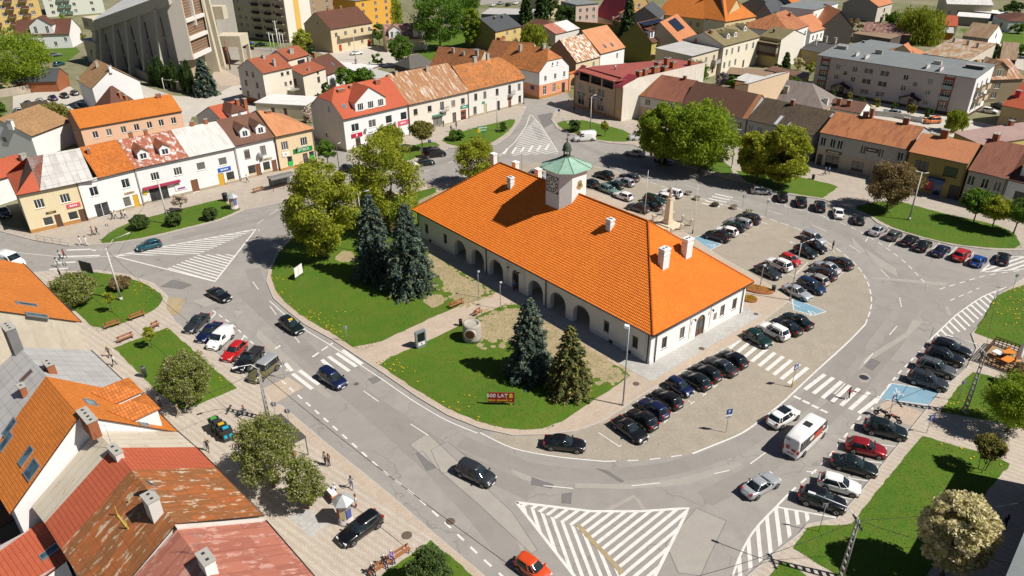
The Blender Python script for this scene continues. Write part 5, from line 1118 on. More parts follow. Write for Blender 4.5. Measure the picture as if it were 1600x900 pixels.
H=house('row_house','long two-storey grey house with rusty orange sheet roof and brown shop signs',(1282.5,206),(1420.5,232.5),7.2,(1307.5,174),(1447,200),D=15,wall=GRY,band=(3.5,plaster('shop_cream',(.42,.36,.29),.08,.3)),rm=m['m_orangerust'],front=[(4.4,1.8,1.1,'two',[.05,.165,.25,.52,.72,.93]),(.2,2.6,2.8,'shop',[.2],DARK),(.1,2.4,1.1,'d',[.05],DARK),(.6,2.0,2.4,'shop',[.5],DARK),(.2,2.4,1.4,'d',[.72],DARK),(.6,2.0,1.6,'shop',[.88],DARK)],chim=[((1352,182),1.2,.8,1.2),((1362,180),.8,1,2.2),((1415,193),1.4,.9,1.4)])
signboard(H,'f',.2,3.15,3.2,.6,plain('sign_brown',(.08,.045,.03)),'---------',SIGNW,.42);signboard(H,'f',.62,5.1,2.4,.8,plain('banner_dark',(.07,.03,.03)),'-------',SIGNW,.36,name='banner',d=.05);signboard(H,'f',.8,2.8,1.6,.35,SIGNW,'')
H=house('row_house','olive yellow house with salmon tile roof and blue shop canopy',(1422,236),(1513.5,254.5),7.6,(1447,207.5),(1527.5,226),D=11,wall=OLV,rm=m['t_salmon'],front=[(4.3,1.9,2.4,'two',[.26,.76],DARK),(.1,2.6,1.5,'dg',[.62],SHOPB),(.9,1.7,1.2,'one',[.48],DARK),(.1,2.8,1.8,'d',[.93],DARK)],chim=[((1475,213),1.6,1.2,1.6)],oe=(.1,.1))
signboard(H,'f',.57,3.0,3.0,.55,plain('canopy_blue',(.03,.07,.17)),'',d=.9);signboard(H,'f',.47,1.0,1.1,1.7,SHOPR,'')
H=house('row_house','grey house with worn red-brown sheet roof right of the olive yellow house',(1515,264),(1576,277.5),6.6,(1540.6,216),(1600,227.5),D=14,wall=plaster('grey_wall3',(.40,.37,.33),.1,.35),rm=m['m_redbrown'],front=[(3.7,1.8,1.2,'two',[.12,.48,.8]),(.6,1.7,1.2,'two',[.5])],chim=[((1556,214),1.2,.9,1.2)])
H=house('row_house','white house with orange tiled dormer at the right edge of the photo',(1577,279),(1640,293),6.4,D=14,rise=4.2,wall=WHI,rm=m['t_brown'],front=[(3.0,1.5,2.0,'shop',[.4],DARK),(.6,1.8,1.8,'shop',[.4],DARK)],dorm=[(.45,3.2,.6,1.9,'hip',WHI,m['t_orange'],1.4)])
# --- long apartment block
H=house('apartment_block','long three-storey pinkish grey apartment block with grey flat roof and rusty stair strips',(1278,86),(1526,123),9.9,roof='shed',D=13,rise=1.3,wall=PKW,gmat=WHI,rm=m['f_grey'],oh=.4,oe=(.1,.1),
 front=[(z,1.4,1.3,'two',[.155,.27,.6,.75]) for z in (1.3,4.1,6.9)]+[(z,1.4,2.4,'shop',[.36,.465]) for z in (1.4,4.2,7.0)]+[(z,1.2,1.2,'one',[.21,.665]) for z in (2.9,5.6)]+[(z,2.0,1.9,'trans',[.062,.855]) for z in (.9,3.7,6.5)]+[(.1,2.3,1.4,'dg',[.21,.665])],
 right=[(z,1.5,1.0,'one',[.18,.45,.75],BROWN) for z in (1.3,4.1,6.9)],left=[(z,1.4,1.0,'one',[.3,.7]) for z in (1.3,4.1,6.9)],cat='apartment block',plinth=(.7,plaster('block_plinth',(.10,.06,.05),.1,.3)),
 chim=[((1316,76),3.6,1.6,.9,CONC),((1339,87),.5,2.8,1.1,LGR),((1354,91),.5,3.2,1.1,LGR),((1373,84),2.4,.8,1.2,CONC),((1449,106),.5,2.8,1.1,LGR),((1465,100),2.4,1.2,.9,LGR),((1470,110),.5,3,1.1,LGR),((1523,107),5.2,1.6,.9,plaster('dark_box',(.07,.08,.08)))])
for u in (.062,.855):
 b=MB();b.box(-1.3,-.98,-.06,-.004,.7,9.6);b.box(.98,1.3,-.06,-.004,.7,9.6)
 for z in (2.95,5.75,8.55):b.box(-.98,.98,-.06,-.004,z,z+.7)
 b.build('stair_strip',plaster('rust_strip',(.24,.065,.035),.15,.2),H.root,(u*H.W,0,0))
 for z in (3.6,6.4):balcony(H,'f',u,z,2.3,.7,.9,rail=plaster('balcony_teal',(.28,.36,.35),.1))
for u in (.21,.665):
 b=MB();b.slab([[(-2.6,-2.2,2.5),(0,-2.2,3.6),(0,0,3.6),(-2.6,0,2.5)],[(0,-2.2,3.6),(2.6,-2.2,2.5),(2.6,0,2.5),(0,0,3.6)]],.12);b.box(-2.3,-2.15,-2.0,-1.85,0,2.5);b.box(2.15,2.3,-2.0,-1.85,0,2.5);b.build('porch',plaster('porch_dark',(.05,.035,.03)),H.root,(u*H.W,-.01,0))
for z in (3.4,6.2):
 for u in (.3,.65):balcony(H,'r',u,z,2.8,1.3,1.1,rail=TAN)
# --- north-west backs
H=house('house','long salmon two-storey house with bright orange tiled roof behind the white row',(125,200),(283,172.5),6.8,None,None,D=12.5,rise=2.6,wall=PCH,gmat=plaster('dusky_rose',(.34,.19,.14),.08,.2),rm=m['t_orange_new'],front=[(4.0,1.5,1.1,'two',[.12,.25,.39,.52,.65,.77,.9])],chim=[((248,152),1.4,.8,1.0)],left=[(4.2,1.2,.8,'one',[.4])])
H=house('house','white house with tan tiled roof and a large blank white gable by the church wall',(144,137.5),(218,126),7.5,roof='t',D=14,rise=4.3,wall=WHI,rm=m['t_tan'],front=[(1.5,1.5,1.0,'one',[.1])],chim=[((172,108),.9,.9,1.0,WHI),((152,104),.9,.8,1.6,CONC)])
dish(H,'l',.1,7.9,.6)
house('house','small steep brown pyramid-roofed annex against the white gable of the tan-roofed house',(172,172),(217,160),3.2,D=7,rise=4.8,wall=TAN,rm=m['t_brown'],hips=(4,0,4,0),chim=[((188,152),.8,.7,1.6),((197,155),.8,.7,1.2)])
house('shed','weathered brick shed with dark grey tiled roof beside the parking yard',(24,128),(88,126),3.2,D=8,rise=2.8,wall=BRICK,rm=m['t_dkgrey'],cat='shed')
house('villa','white villa with dark brown roof and white cross gable in front of the yellow block',(22,55),(108,52),5.2,D=12,rise=4.4,wall=WHI,rm=m['t_brown'],front=[(2.4,1.4,1.1,'two',[.15,.9]),(.8,1.6,1.1,'two',[.3,.7])],dorm=[(.52,8.,.1,3.0,'g',WHI,m['t_brown'],1.1,2)],chim=[((44,30),1.0,.8,1.4),((71,26),1.0,.8,1.4)])
H=house('apartment_block','yellow apartment block with brown balconies at the upper left corner',(-70,60),(68,50),25,zE=0,roof='flat',D=13,rise=0,wall=plaster('block_yellow',(.66,.46,.17),.05,.15),rm=m['f_grey'],front=[(z,1.5,1.6,'two',[.25,.42,.62,.8,.95]) for z in np.arange(1.2,24,2.9)],cat='apartment block',th=.2)
for z in np.arange(1.0,22,2.9):
 for u in (.52,.71,.88):balcony(H,'f',u,z,2.6,1.2,1.0,rail=plaster('balcony_brown',(.13,.06,.045),.1))
H=house('apartment_block','pale mint apartment block with green balconies beside the yellow block',(74,27),(165,20),26,zE=0,roof='flat',D=13,wall=plaster('block_mint',(.58,.60,.52),.05,.15),rm=m['f_grey'],front=[(z,1.4,1.4,'two',[.12,.5,.8]) for z in np.arange(1.2,24,2.9)],cat='apartment block')
for z in np.arange(1,24,2.9):
 for u in (.28,.4):balcony(H,'f',u,z,2.4,1.2,1.0,rail=plaster('balcony_green',(.07,.17,.12),.1))
H=house('apartment_block','tall beige apartment block with dark balconies and a yellow stripe on its white end wall',(352,54),(453,67),30,zE=0,roof='flat',D=13,wall=plaster('block_beige',(.56,.47,.34),.05,.15),gmat=plaster('block_end',(.68,.63,.54),.04,.12),rm=m['f_grey'],front=[(z,1.4,1.3,'two',[.06,.3,.39,.48,.66,.83]) for z in np.arange(1.2,27,2.9)],cat='apartment block')
for z in np.arange(1.0,27,2.9):
 for u in (.18,.57,.75,.93):balcony(H,'f',u,z,2.8,1.3,1.0,rail=plaster('balcony_dark',(.055,.035,.03),.1))
b=MB();b.box(H.W+.004,H.W+.05,4.5,7.2,2,29.8);b.build('painted_stripe',plaster('stripe_yellow',(.62,.40,.10)),H.root)
H=house('apartment_block','yellow-orange apartment block half hidden behind the willow, top of photo',(555,2),(610,-6),12,roof='flat',D=14,wall=plaster('block_orange',(.62,.33,.06),.05,.15),rm=m['f_grey'],front=[(z,1.5,1.2,'two',[.2,.55,.85]) for z in (1.2,4.0,6.8,9.4)],cat='apartment block')
H=house('apartment_block','brown-grey apartment block far behind the beige tower at the top edge',(478,-18),(560,-30),14,roof='flat',D=14,wall=plaster('block_brown',(.30,.22,.14),.05,.15),rm=m['f_grey'],front=[(z,1.5,1.3,'two',[.1,.35,.6,.85]) for z in (1.2,4.0,6.8,9.6)],cat='apartment block')
for z in (3.8,6.6,9.4):balcony(H,'f',.5,z,2.6,1.2,1.0,rail=YEL)
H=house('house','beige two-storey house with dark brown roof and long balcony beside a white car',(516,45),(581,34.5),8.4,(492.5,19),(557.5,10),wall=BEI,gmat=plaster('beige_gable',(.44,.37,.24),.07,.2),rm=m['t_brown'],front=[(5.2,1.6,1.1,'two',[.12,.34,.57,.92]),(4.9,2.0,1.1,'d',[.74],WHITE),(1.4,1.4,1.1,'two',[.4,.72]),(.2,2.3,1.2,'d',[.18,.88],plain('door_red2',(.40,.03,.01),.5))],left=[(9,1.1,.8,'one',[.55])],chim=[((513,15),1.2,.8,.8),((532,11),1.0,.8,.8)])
balcony(H,'f',.55,4.7,15,1.4,1.0,rail=plaster('beige_rail',(.56,.45,.27),.1))
H=house('house','three-storey beige house with brown-orange gable roof on a brick base beside the street',(410,114),(455,104),9.3,D=11,rise=2.9,wall=plaster('bright_beige',(.64,.58,.48),.05,.2),gmat=plaster('shaded_beige',(.52,.47,.41),.05,.2),rm=m['t_redbrown'],front=[(7.4,.9,.9,'one',[.65,.85],BROWN),(4.6,1.0,.8,'one',[.72,.9],BROWN)],left=[(1.9,1.5,1.1,'two',[.25,.7],BROWN),(4.9,1.5,1.1,'two',[.25,.7],BROWN),(7.7,1.3,1.0,'two',[.35,.6],BROWN)],plinth=(1.6,plaster('brick_base',(.24,.07,.03),.2)),chim=[((429,103),.8,.8,2.2,CONC),((412,91),1,.8,1.2,CONC)])  # side walls: the bright beige darkened, shade put into the colour
balcony(H,'f',.9,3.3,3.0,1.6,1.0)
house('house','upper wing of the beige house with brown-orange roof and one wide window',(450,93),(482,84.5),9.4,D=8,rise=2.2,wall=plaster('bright_beige',(.64,.58,.48)),rm=m['t_redbrown'],front=[(7.2,1.2,3.0,'shop',[.6],BROWN)],chim=[((455,83),1.8,.9,1.4,CONC)])
H=house('house','lower beige house with shallow brown roof in front of the beige wing',(473,117.5),(508,106),6.6,D=10,rise=1.6,wall=plaster('bright_beige',(.64,.58,.48)),gmat=plaster('shaded_beige',(.52,.47,.41)),rm=m['t_redbrown'],front=[(3.2,1.6,1.2,'two',[.65],BROWN),(5.6,.8,.9,'one',[.65],BROWN)],left=[(3.2,2.2,1.0,'d',[.7],BROWN),(3.4,1.6,.9,'one',[.3])],chim=[((482,110),.5,.5,.8,CONC),((497,97),1.2,.8,1.2,CONC),((504,99),.8,.8,1.6,BRICK)])  # side walls take the same darkened beige, shade held in the colour
house('garage','cream garage with flat white roof in front of the beige houses',(475,165.5),(499,152),3.4,roof='flat',D=14,wall=plaster('garage_cream',(.50,.45,.33),.1,.3),rm=m['f_white'],left=[(.1,2.4,1.0,'d',[.35,.6],BROWN),(1.,1.4,2.0,'two',[.5])],front=[(.8,1.5,1.2,'two',[.5],BROWN)],cat='garage')
house('house','dark maroon roofed house with a tiny skylight behind the beige houses',(511,116),(540,105),4.6,D=11,rise=3.8,wall=WHI,rm=m['t_brown'],sky=[((520,100),.8,1.2)],chim=[((491,88),1,.9,1.8)])
house('outbuilding','white flat-roofed outbuilding with a dark panel below the beige balcony house',(565,112),(590,103),3.4,roof='flat',D=15,wall=plaster('out_grey',(.40,.37,.32),.1,.3),rm=m['f_white'],chim=[((570,98),.8,.8,1.8,CONC),((578,101),.6,.6,1,CONC)],cat='outbuilding')
house('outbuilding','low outbuilding with grey asbestos roof right below the white-roofed outbuilding',(590,124),(615,116),3.2,roof='shed',D=9,rise=.8,wall=plaster('out_grey',(.40,.37,.32)),rm=m['f_asb'],cat='outbuilding')
H=house('house','pale cottage with patchwork rust roof and white gable dormers under big trees',(604,62),(668,58),4.4,D=10,rise=4.4,wall=BEI,rm=m['m_purple'],front=[(1.2,1.5,1.1,'two',[.12,.88])],dorm=[(.22,4.5,.3,2.6,'g',WHI,m['m_stripe'],1.0,2),(.8,4.,.3,2.4,'g',LGR,m['m_purple'],1.0,1)])
house('shed','dark shed with ragged grey sheet roof between trees behind the striped roof',(640,107),(680,100),2.8,D=9,rise=2.8,wall=DGB,rm=m['f_asbold'],hips=(3,0,3,0),cat='shed')
house('shed','dark low workshop roof strewn with boards behind the mossy brown roof',(710,88),(760,84),3.2,roof='flat',D=9,wall=DGB,rm=m['f_dark'],cat='shed')
H=house('house','ochre house with slate-grey roof and small balcony right of the tall light green tree',(774,49),(814,40.3),7,(752,28),(787,22),wall=plaster('ochre_house',(.56,.42,.17),.08,.3),gmat=plaster('shaded_ochre',(.26,.19,.09),.1,.3),rm=m['t_dkgrey'],front=[(4.6,1.5,1.2,'two',[.45,.75],WHITE),(.2,2.2,1.0,'d',[.45],BROWN),(1.2,1.6,1.2,'two',[.8])],chim=[((773,30),.9,.7,1.2,DGB),((785,28),.9,.7,1.2,DGB)])  # side walls: darker copy of the front ochre, shade painted in
balcony(H,'f',.15,3.9,3.2,1.5,1.0,rail=BRICK)
house('warehouse','long grey flat warehouse beyond the slate-roofed ochre house',(752,22),(828,24),5,roof='flat',D=16,wall=plaster('ware_grey',(.13,.15,.16),.1,.3),rm=m['f_asb'],cat='warehouse')
house('house','small brown hipped bungalow roof behind the round willow-like tree',(815,40),(861,44),3,D=9,rise=2.2,wall=TAN,rm=m['t_brown'],hips=(4,0,4,0))
H=house('house','tall ochre-plinthed yellow apartment house at the very top behind conifers',(850,-4),(905,-8),9,D=14,rise=3,wall=BEI,rm=m['t_redbrown'],front=[(z,1.5,1.1,'two',[.15,.4,.65,.88]) for z in (1.2,4.2,6.8)])
house('house','pale pink three-storey house at the top edge left of the crimson roof',(900,8),(935,5),10,roof='flat',D=12,wall=plaster('pale_pink',(.55,.42,.35)),rm=m['f_grey'],front=[(z,1.5,1.1,'two',[.2,.5,.8]) for z in (1.2,4.2,7.)])
house('house','house with pink and pale patched sheet roof left of the speckled roof',(868,53),(905,44),4.5,D=12,rise=2.4,wall=LGR,rm=m['m_pinkold'],segs=[(0,.45,m['m_pinkold']),(.45,1,m['m_white'])])
house('shed','low crimson-roofed shed below the pale patched roof',(848,63),(868,55),2.6,roof='shed',D=8,rise=1,wall=DGB,rm=m['t_redbrown'],cat='shed')
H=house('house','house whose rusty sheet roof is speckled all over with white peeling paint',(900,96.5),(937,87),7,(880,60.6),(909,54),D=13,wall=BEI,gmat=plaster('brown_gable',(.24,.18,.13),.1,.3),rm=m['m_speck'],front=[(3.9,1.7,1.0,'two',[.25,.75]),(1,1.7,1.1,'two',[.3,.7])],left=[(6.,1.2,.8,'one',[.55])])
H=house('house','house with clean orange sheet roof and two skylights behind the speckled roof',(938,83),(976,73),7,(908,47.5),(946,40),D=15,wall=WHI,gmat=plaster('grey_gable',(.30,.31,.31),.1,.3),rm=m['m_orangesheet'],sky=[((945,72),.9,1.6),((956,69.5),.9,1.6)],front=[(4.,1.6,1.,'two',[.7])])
H=house('house','green-walled house with orange roof and hipped dormer near the dark conifer',(957,30),(983,37),5.2,D=15,rise=3.2,wall=GRN,rm=m['t_salmon'],dorm=[(.35,4,.7,2.,'hip',WHI,m['t_salmon'],1.0,2)],chim=[((931,24),1.,.8,1.4,CONC),((958,30),1,.8,1,CONC)])
house('boundary_wall','long dark olive boundary wall below the green-walled house',(898,34),(978,40),3.6,roof='flat',D=.5,wall=GRN,rm=m['t_redbrown'],cat='wall',oh=.1)
H=house('house','big steep crimson-roofed house with yellow gable behind the dark conifer',(930,22),(968,34),4.5,D=17,rise=12,wall=TAN,gmat=plaster('yellow_gable',(.50,.36,.15),.1,.2),rm=m['t_crimson'],right=[(5.5,1.6,1.2,'two',[.35,.62],WHITE),(9.5,1.5,1.2,'two',[.5],WHITE)])
house('house','plain dark grey gabled house behind the crimson roof',(985,26),(1028,28),9,roof='t',D=16,rise=3.5,wall=plaster('slate_wall',(.20,.19,.185),.1,.3),rm=m['t_dkgrey'],front=[(5,1.4,1.1,'two',[.2,.5,.85]),(2,1.4,1.1,'two',[.3,.7])])
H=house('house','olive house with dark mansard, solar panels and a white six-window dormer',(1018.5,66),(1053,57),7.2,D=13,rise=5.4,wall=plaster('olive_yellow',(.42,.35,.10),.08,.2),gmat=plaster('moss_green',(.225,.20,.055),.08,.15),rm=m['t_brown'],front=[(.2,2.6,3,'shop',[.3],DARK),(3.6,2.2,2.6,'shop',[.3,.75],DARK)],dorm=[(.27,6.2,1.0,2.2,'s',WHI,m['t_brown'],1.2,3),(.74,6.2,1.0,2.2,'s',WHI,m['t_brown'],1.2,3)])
PV=plain('solar_panel',(.012,.016,.028),.25)
for fx in (.27,.74):
 T=Matrix.Translation((fx*H.W,5.0,H.eh+5.05))@Matrix.Rotation(R(8),4,'X');b=MB()
 for i in range(3):
  for j in range(2):b.box(-2.9+i*1.98,-2.9+i*1.98+1.88,-1.9+j*1.75,-1.9+j*1.75+1.66,0,.06,0,T)
 b.build('solar_panel',PV,H.root)
signboard(H,'f',.5,3.2,13,.12,plain('awning_taupe',(.30,.22,.18)),'',d=1.6,name='awning')
H=house('house','salmon tiled house slope carrying one big black solar array',(1065,70),(1090,55),6.5,D=16,rise=6.5,wall=TAN,rm=m['t_salmon'])
n_=Vector((0,-6.5,8)).normalized();T=Matrix((Vector((1,0,0)),Vector((0,8,6.5)).normalized(),n_)).transposed().to_4x4();T.translation=Vector((H.W*.52,5.2,H.rz(H.W*.52,5.2)+.3));b=MB()
for i in range(4):
 for j in range(3):b.box(-4+i*2.02,-4+i*2.02+1.94,-2.4+j*1.62,-2.4+j*1.62+1.56,0,.06,0,T)
b.build('solar_panel',PV,H.root)
H=house('school','large cream school with long bright orange roof and a tall hipped roof block',(1029,21),(1132,32.5),8.2,D=16,rise=6.5,wall=plaster('school_cream',(.56,.44,.24),.06,.2),rm=m['t_orange_new'],hips=(3,.5,0,0),front=[(4.8,1.9,1.4,'two',np.linspace(.06,.95,9)),(1.2,1.9,1.4,'two',np.linspace(.06,.95,9))],cat='school')
H=house('school_wing','cream school wing under a tall orange pyramid hipped roof',(1133,33),(1181,24.5),8.4,D=22,rise=9.5,wall=plaster('school_cream',(.56,.44,.24)),gmat=plaster('school_pale',(.68,.60,.45)),rm=m['t_orange_new'],hips=(10.5,0,10.5,0),front=[(4.8,1.9,1.4,'two',np.linspace(.1,.9,6)),(1.2,1.9,1.4,'two',np.linspace(.1,.9,6))],cat='school wing')
H=house('house','cream house with olive flat-pitched roof and three small white dormers',(1131,71.5),(1187,56.7),9.0,(1110,52),None,D=15,rise=3.2,wall=plaster('bright_cream',(.70,.63,.50),.04,.15),gmat=plaster('shaded_cream',(.50,.46,.38),.06,.3),rm=m['f_olive'],front=[(5.6,2.,1.1,'two',[.1,.25,.43,.65,.84],WHITE),(1.8,2.,1.1,'two',[.08,.22,.38],WHITE),(4.0,1.8,1.0,'one',[.63],WHITE),(.3,2.4,1.1,'d',[.62],BROWN)],chim=[((1111,52),1.4,1,1.2,BRICK),((1128,50),1.2,.9,1.0,BRICK)],dorm=[(.28,1.6,1.0,1.5,'g',WHI,m['f_olive'],1.0),(.48,1.6,1.0,1.5,'g',WHI,m['f_olive'],1.0),(.85,1.6,1.6,1.5,'g',WHI,m['f_olive'],1.0)])  # side walls: front cream made darker, their shade painted into the plaster
H=house('house','olive wing with a dark glazed wooden loggia and tall white gable end',(1188,56),(1221,61.5),9.0,D=13,rise=2.2,wall=plaster('olive_cream',(.42,.34,.15),.06,.2),gmat=plaster('white_gable',(.70,.65,.56),.04,.15),rm=m['f_olive'],chim=[((1209,50),.6,.6,1.2,DARK)])
b=MB();b.box(.2,H.W-.3,-1.4,-.01,3.6,4.6,0);b.box(.2,H.W-.3,-1.4,-.01,6.5,7.6,0);b.box(.3,H.W-.4,-1.3,-.02,4.6,6.5,1)
for i in range(15):x=.4+i*(H.W-1.0)/14;b.box(x-.05,x+.05,-1.42,-1.3,4.6,6.5,0)
b.build('loggia',[plaster('loggia_brown',(.075,.045,.035)),plaster('loggia_glass',(.30,.27,.21),.3)],H.root)
b=MB();b.slab([[(0,-1.8,7.6),(H.W,-1.8,7.6),(H.W,0,8.0),(0,0,8.0)]],.1);b.build('loggia_roof',m['f_olive'],H.root)
H=house('house','cream house with flat pale grey roof and balcony joined to the tan corner building',(1081,88),(1123,76.5),8.0,roof='shed',D=13,rise=.6,wall=plaster('cream2',(.60,.52,.38),.05,.2),rm=m['f_asb'],front=[(4.8,1.7,1.2,'two',[.55,.85],WHITE),(1.2,1.8,1.2,'two',[.3,.6,.85],BROWN)],chim=[((1087,67),1.2,1.,1.4,BRICK)],cat='house')
balcony(H,'f',.88,4.2,3,1.4,1.0,rail=CONC)
house('shed','long shed with flat rusty brown roof in the yard below the cream house',(1135,115),(1205,121),3.2,roof='shed',D=6,rise=.5,wall=DGB,rm=m['f_brown'],cat='shed')
house('shed','small shed with a white rust-streaked sheet roof in the yard',(1147,124),(1178,130),2.8,roof='shed',D=6,rise=.6,wall=BRICK,rm=m['m_whiterust'],cat='shed')
H=house('firewall_house','house with a big blank sand-coloured firewall and thin white coping',(1170,131),(1234,112),6.8,roof='shed',D=4,rise=-1.2,wall=plaster('sand_wall',(.60,.45,.31),.06,.3),rm=m['f_white'],cat='house',oh=.1)
house('shed','small maroon sheet-roofed shed left of the apartment block',(1253,122),(1265,116),3.2,roof='shed',D=11,rise=.8,wall=TAN,rm=m['m_brown'],cat='shed')
H=house('house','low house under a wide grey-brown ribbed hipped roof behind the dark mossy roof',(1212,160),(1288,172),4.2,D=13,rise=4.4,wall=TAN,rm=m['m_greyrib'],hips=(0,0,6,0),chim=[((1228,143),1.4,1.2,1.6,TAN),((1290,160),1.4,1,1.2,WHI)])
house('shed','maroon roofed outhouse beside the grey-brown ribbed roof',(1295,168),(1345,176),3.6,D=8,rise=1.6,wall=WHI,rm=m['m_brown'],chim=[((1310,163),1.2,1.,1.8,BRICK),((1326,165),1.2,.9,1.6,BRICK)],cat='shed')
H=house('house','house with broad pale pink tiled roof and yellow side wall at right',(1492,207),(1536,227),6.2,D=24,roof='shed',rise=2.2,wall=plaster('dusky_yellow',(.40,.30,.12)),gmat=plaster('bright_yellow',(.66,.52,.20),.06,.2),rm=m['t_pink'],right=[(3,1.4,1.0,'two',[.2,.4,.6,.8],BROWN)],chim=[((1525,181),1.2,1,1.6,TAN),((1503,194),1,1,2.0,TAN),((1556,218),1.2,1,1.6,BRICK),((1563,185),1,1,1.2,BRICK)])
H=house('house','house with red sheet roof and brown hipped dormer behind the pharmacy roof',(355,196),(398,185),5.4,D=13,rise=3.2,wall=WHI,rm=m['t_red'],dorm=[(.55,4,.4,1.8,'hip',WHI,m['t_brown'],.8)],chim=[((372,167),1,.9,2.2),((384,168),1,.9,2.6)])
house('shed','dark grey sheet-roofed shed left of the olive tree, left edge',(28,219),(85,205),3.6,D=10,rise=2.2,wall=plaster('shed_grey',(.10,.11,.115)),rm=m['t_dkgrey'],cat='shed')
house('house','plain white gabled house cut off by the left edge',(-40,206),(48,212),5.5,roof='t',D=12,rise=3.4,wall=WHI,rm=m['t_tan'],front=[(3.6,1.2,1.2,'one',[.5])],chim=[((17,196),1.6,.9,1.4,WHI)])
house('shed','small ruined shed with patched dark roof by the parking yard',(38,178),(80,172),3,roof='shed',D=8,rise=.8,wall=TAN,rm=m['t_mossbrown'],cat='shed')
house('house','low red sheet-roofed rear wing behind the yellow corner house',(-20,284),(52,262),5.0,D=9,rise=2,wall=WHI,rm=m['t_red'],chim=[((38,252),1.4,1.2,1.8,CONC)])
# --- north-east backs
H=house('house','white house with weathered orange-red hipped roof behind the olive wing',(1231,50),(1263,39),8.4,D=18,rise=4.2,wall=WHI,rm=m['m_orangerust'],hips=(9,0,0,0),front=[(4.9,1.8,1.2,'two',[.4,.66,.9],BROWN),(1.5,1.8,1.1,'two',[.6],BROWN)],chim=[((1234,25),1.4,.9,1.4,BRICK)])
house('house','smaller white house with clean orange gable roof behind the hipped one',(1267,50),(1292,43),5.6,D=13,rise=4.2,wall=WHI,rm=m['t_salmon'],front=[(2.6,1.5,1.0,'two',[.2,.45,.7,.9],BROWN)])
house('house','low house with a wide dark felt roof left behind the apartment block',(1250,76),(1282,82),4.6,D=16,rise=1.8,wall=plaster('drab_yellow',(.36,.28,.13)),rm=m['f_dark'],front=[(1.6,1.4,1.2,'two',[.4])],chim=[((1291,59),1.,.8,2,CONC),((1312,60),1.,.8,2.0,CONC)])
house('house','white house with dark gable wall and orange roof seen from its dark brick gable',(1286,40),(1333,40),6.5,roof='t',D=18,rise=5.2,wall=DGB,gmat=WHI,rm=m['t_salmon'],right=[(4,1.6,1.,'two',[.2,.55],BROWN)])
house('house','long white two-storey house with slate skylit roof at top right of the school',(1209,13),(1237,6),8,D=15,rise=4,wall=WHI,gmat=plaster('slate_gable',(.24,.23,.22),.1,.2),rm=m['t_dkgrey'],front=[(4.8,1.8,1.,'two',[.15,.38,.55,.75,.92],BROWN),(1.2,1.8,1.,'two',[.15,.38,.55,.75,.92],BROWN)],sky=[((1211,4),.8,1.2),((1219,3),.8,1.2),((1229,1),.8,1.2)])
house('house','large blank slate-grey building beside the orange school wing',(1178,22),(1207,24),8.5,roof='t',D=18,rise=4,wall=plaster('slate_wall',(.20,.19,.185)),rm=m['t_dkgrey'])
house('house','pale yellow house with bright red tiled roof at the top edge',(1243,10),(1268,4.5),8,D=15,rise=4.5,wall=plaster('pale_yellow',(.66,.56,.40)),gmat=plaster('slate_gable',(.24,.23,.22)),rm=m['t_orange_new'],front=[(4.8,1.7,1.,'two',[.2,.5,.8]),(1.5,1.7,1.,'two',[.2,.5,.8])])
house('house','white tenement with rows of dark windows at the top edge by the dark gable',(1272,16),(1310,4),11,roof='flat',D=13,wall=WHI,rm=m['f_grey'],front=[(z,1.6,1.,'two',[.12,.35,.6,.85],BROWN) for z in (1.4,4.6,7.8)])
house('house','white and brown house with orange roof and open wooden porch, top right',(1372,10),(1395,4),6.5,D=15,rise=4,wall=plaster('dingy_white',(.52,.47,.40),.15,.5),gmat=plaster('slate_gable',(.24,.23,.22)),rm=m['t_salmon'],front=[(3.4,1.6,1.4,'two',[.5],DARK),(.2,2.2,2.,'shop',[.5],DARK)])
H=house('house','long low house with purplish rusted sheet roof in front of the willow',(1347,48),(1425,55),3.6,D=12,rise=2.4,wall=DGB,rm=m['m_purple'],chim=[((1376,33),.8,.8,2.4,DARK),((1402,36),.8,.8,2.2,DARK)])
house('shed','long shed with flat tan roof just below the purplish rusted roof',(1333,52),(1392,61),3,roof='shed',D=7,rise=.5,wall=DGB,rm=m['f_brown'],chim=[((1367,49),.6,.6,1.4,CONC)],cat='shed')
house('outbuilding','flat blue-grey felt roofed building right behind the apartment block',(1323,71),(1378,80),4.2,roof='flat',D=15,wall=OCH,rm=m['f_grey'],cat='outbuilding',chim=[((1349,67),.8,.8,.8,DARK)])
house('house','small house with two-part orange hipped roof behind the apartment block',(1385,86),(1434,92),3.8,D=11,rise=2.8,wall=WHI,rm=m['t_salmon'],hips=(5,0,5,0),dorm=[(.45,5,.2,1.6,'g',TAN,m['t_salmon'],.8)])
house('workshop','workshop with white and yellow-rust striped sheet roof behind the apartment block',(1442,84),(1512,94),6,(1473,56),None,D=22,roof='shed',rise=1.8,wall=plaster('cement',(.26,.24,.21),.12,.4),gmat=plaster('cement_pale',(.55,.49,.40),.1,.4),rm=m['m_yelrust'],cat='workshop',chim=[((1490,66),.9,.9,1.6,CONC),((1512,70),.9,.9,1.6,CONC),((1527,74),.9,.9,1.6,CONC)])
H=house('house','house with brown striped sheet roof and white gable wall at upper right',(1505,55),(1545,60),5,D=13,rise=3.6,wall=plaster('cement',(.26,.24,.21)),gmat=WHI,rm=m['m_stripe2'],right=[(1.2,1.4,.9,'two',[.3,.7],BROWN),(4.6,1.2,.8,'two',[.5],BROWN)])
house('house','small white house with bright red roof at upper right beside the willow',(1466,39),(1496,40.5),3.6,D=10,rise=3,wall=WHI,rm=m['t_red'])
house('shed','little shed with pale lopsided roof and orange doors below the red-roofed house',(1474,51),(1490,52),2.4,roof='shed',D=8,rise=.7,wall=plaster('orange_shed',(.45,.18,.03)),rm=m['f_asb'],cat='shed')
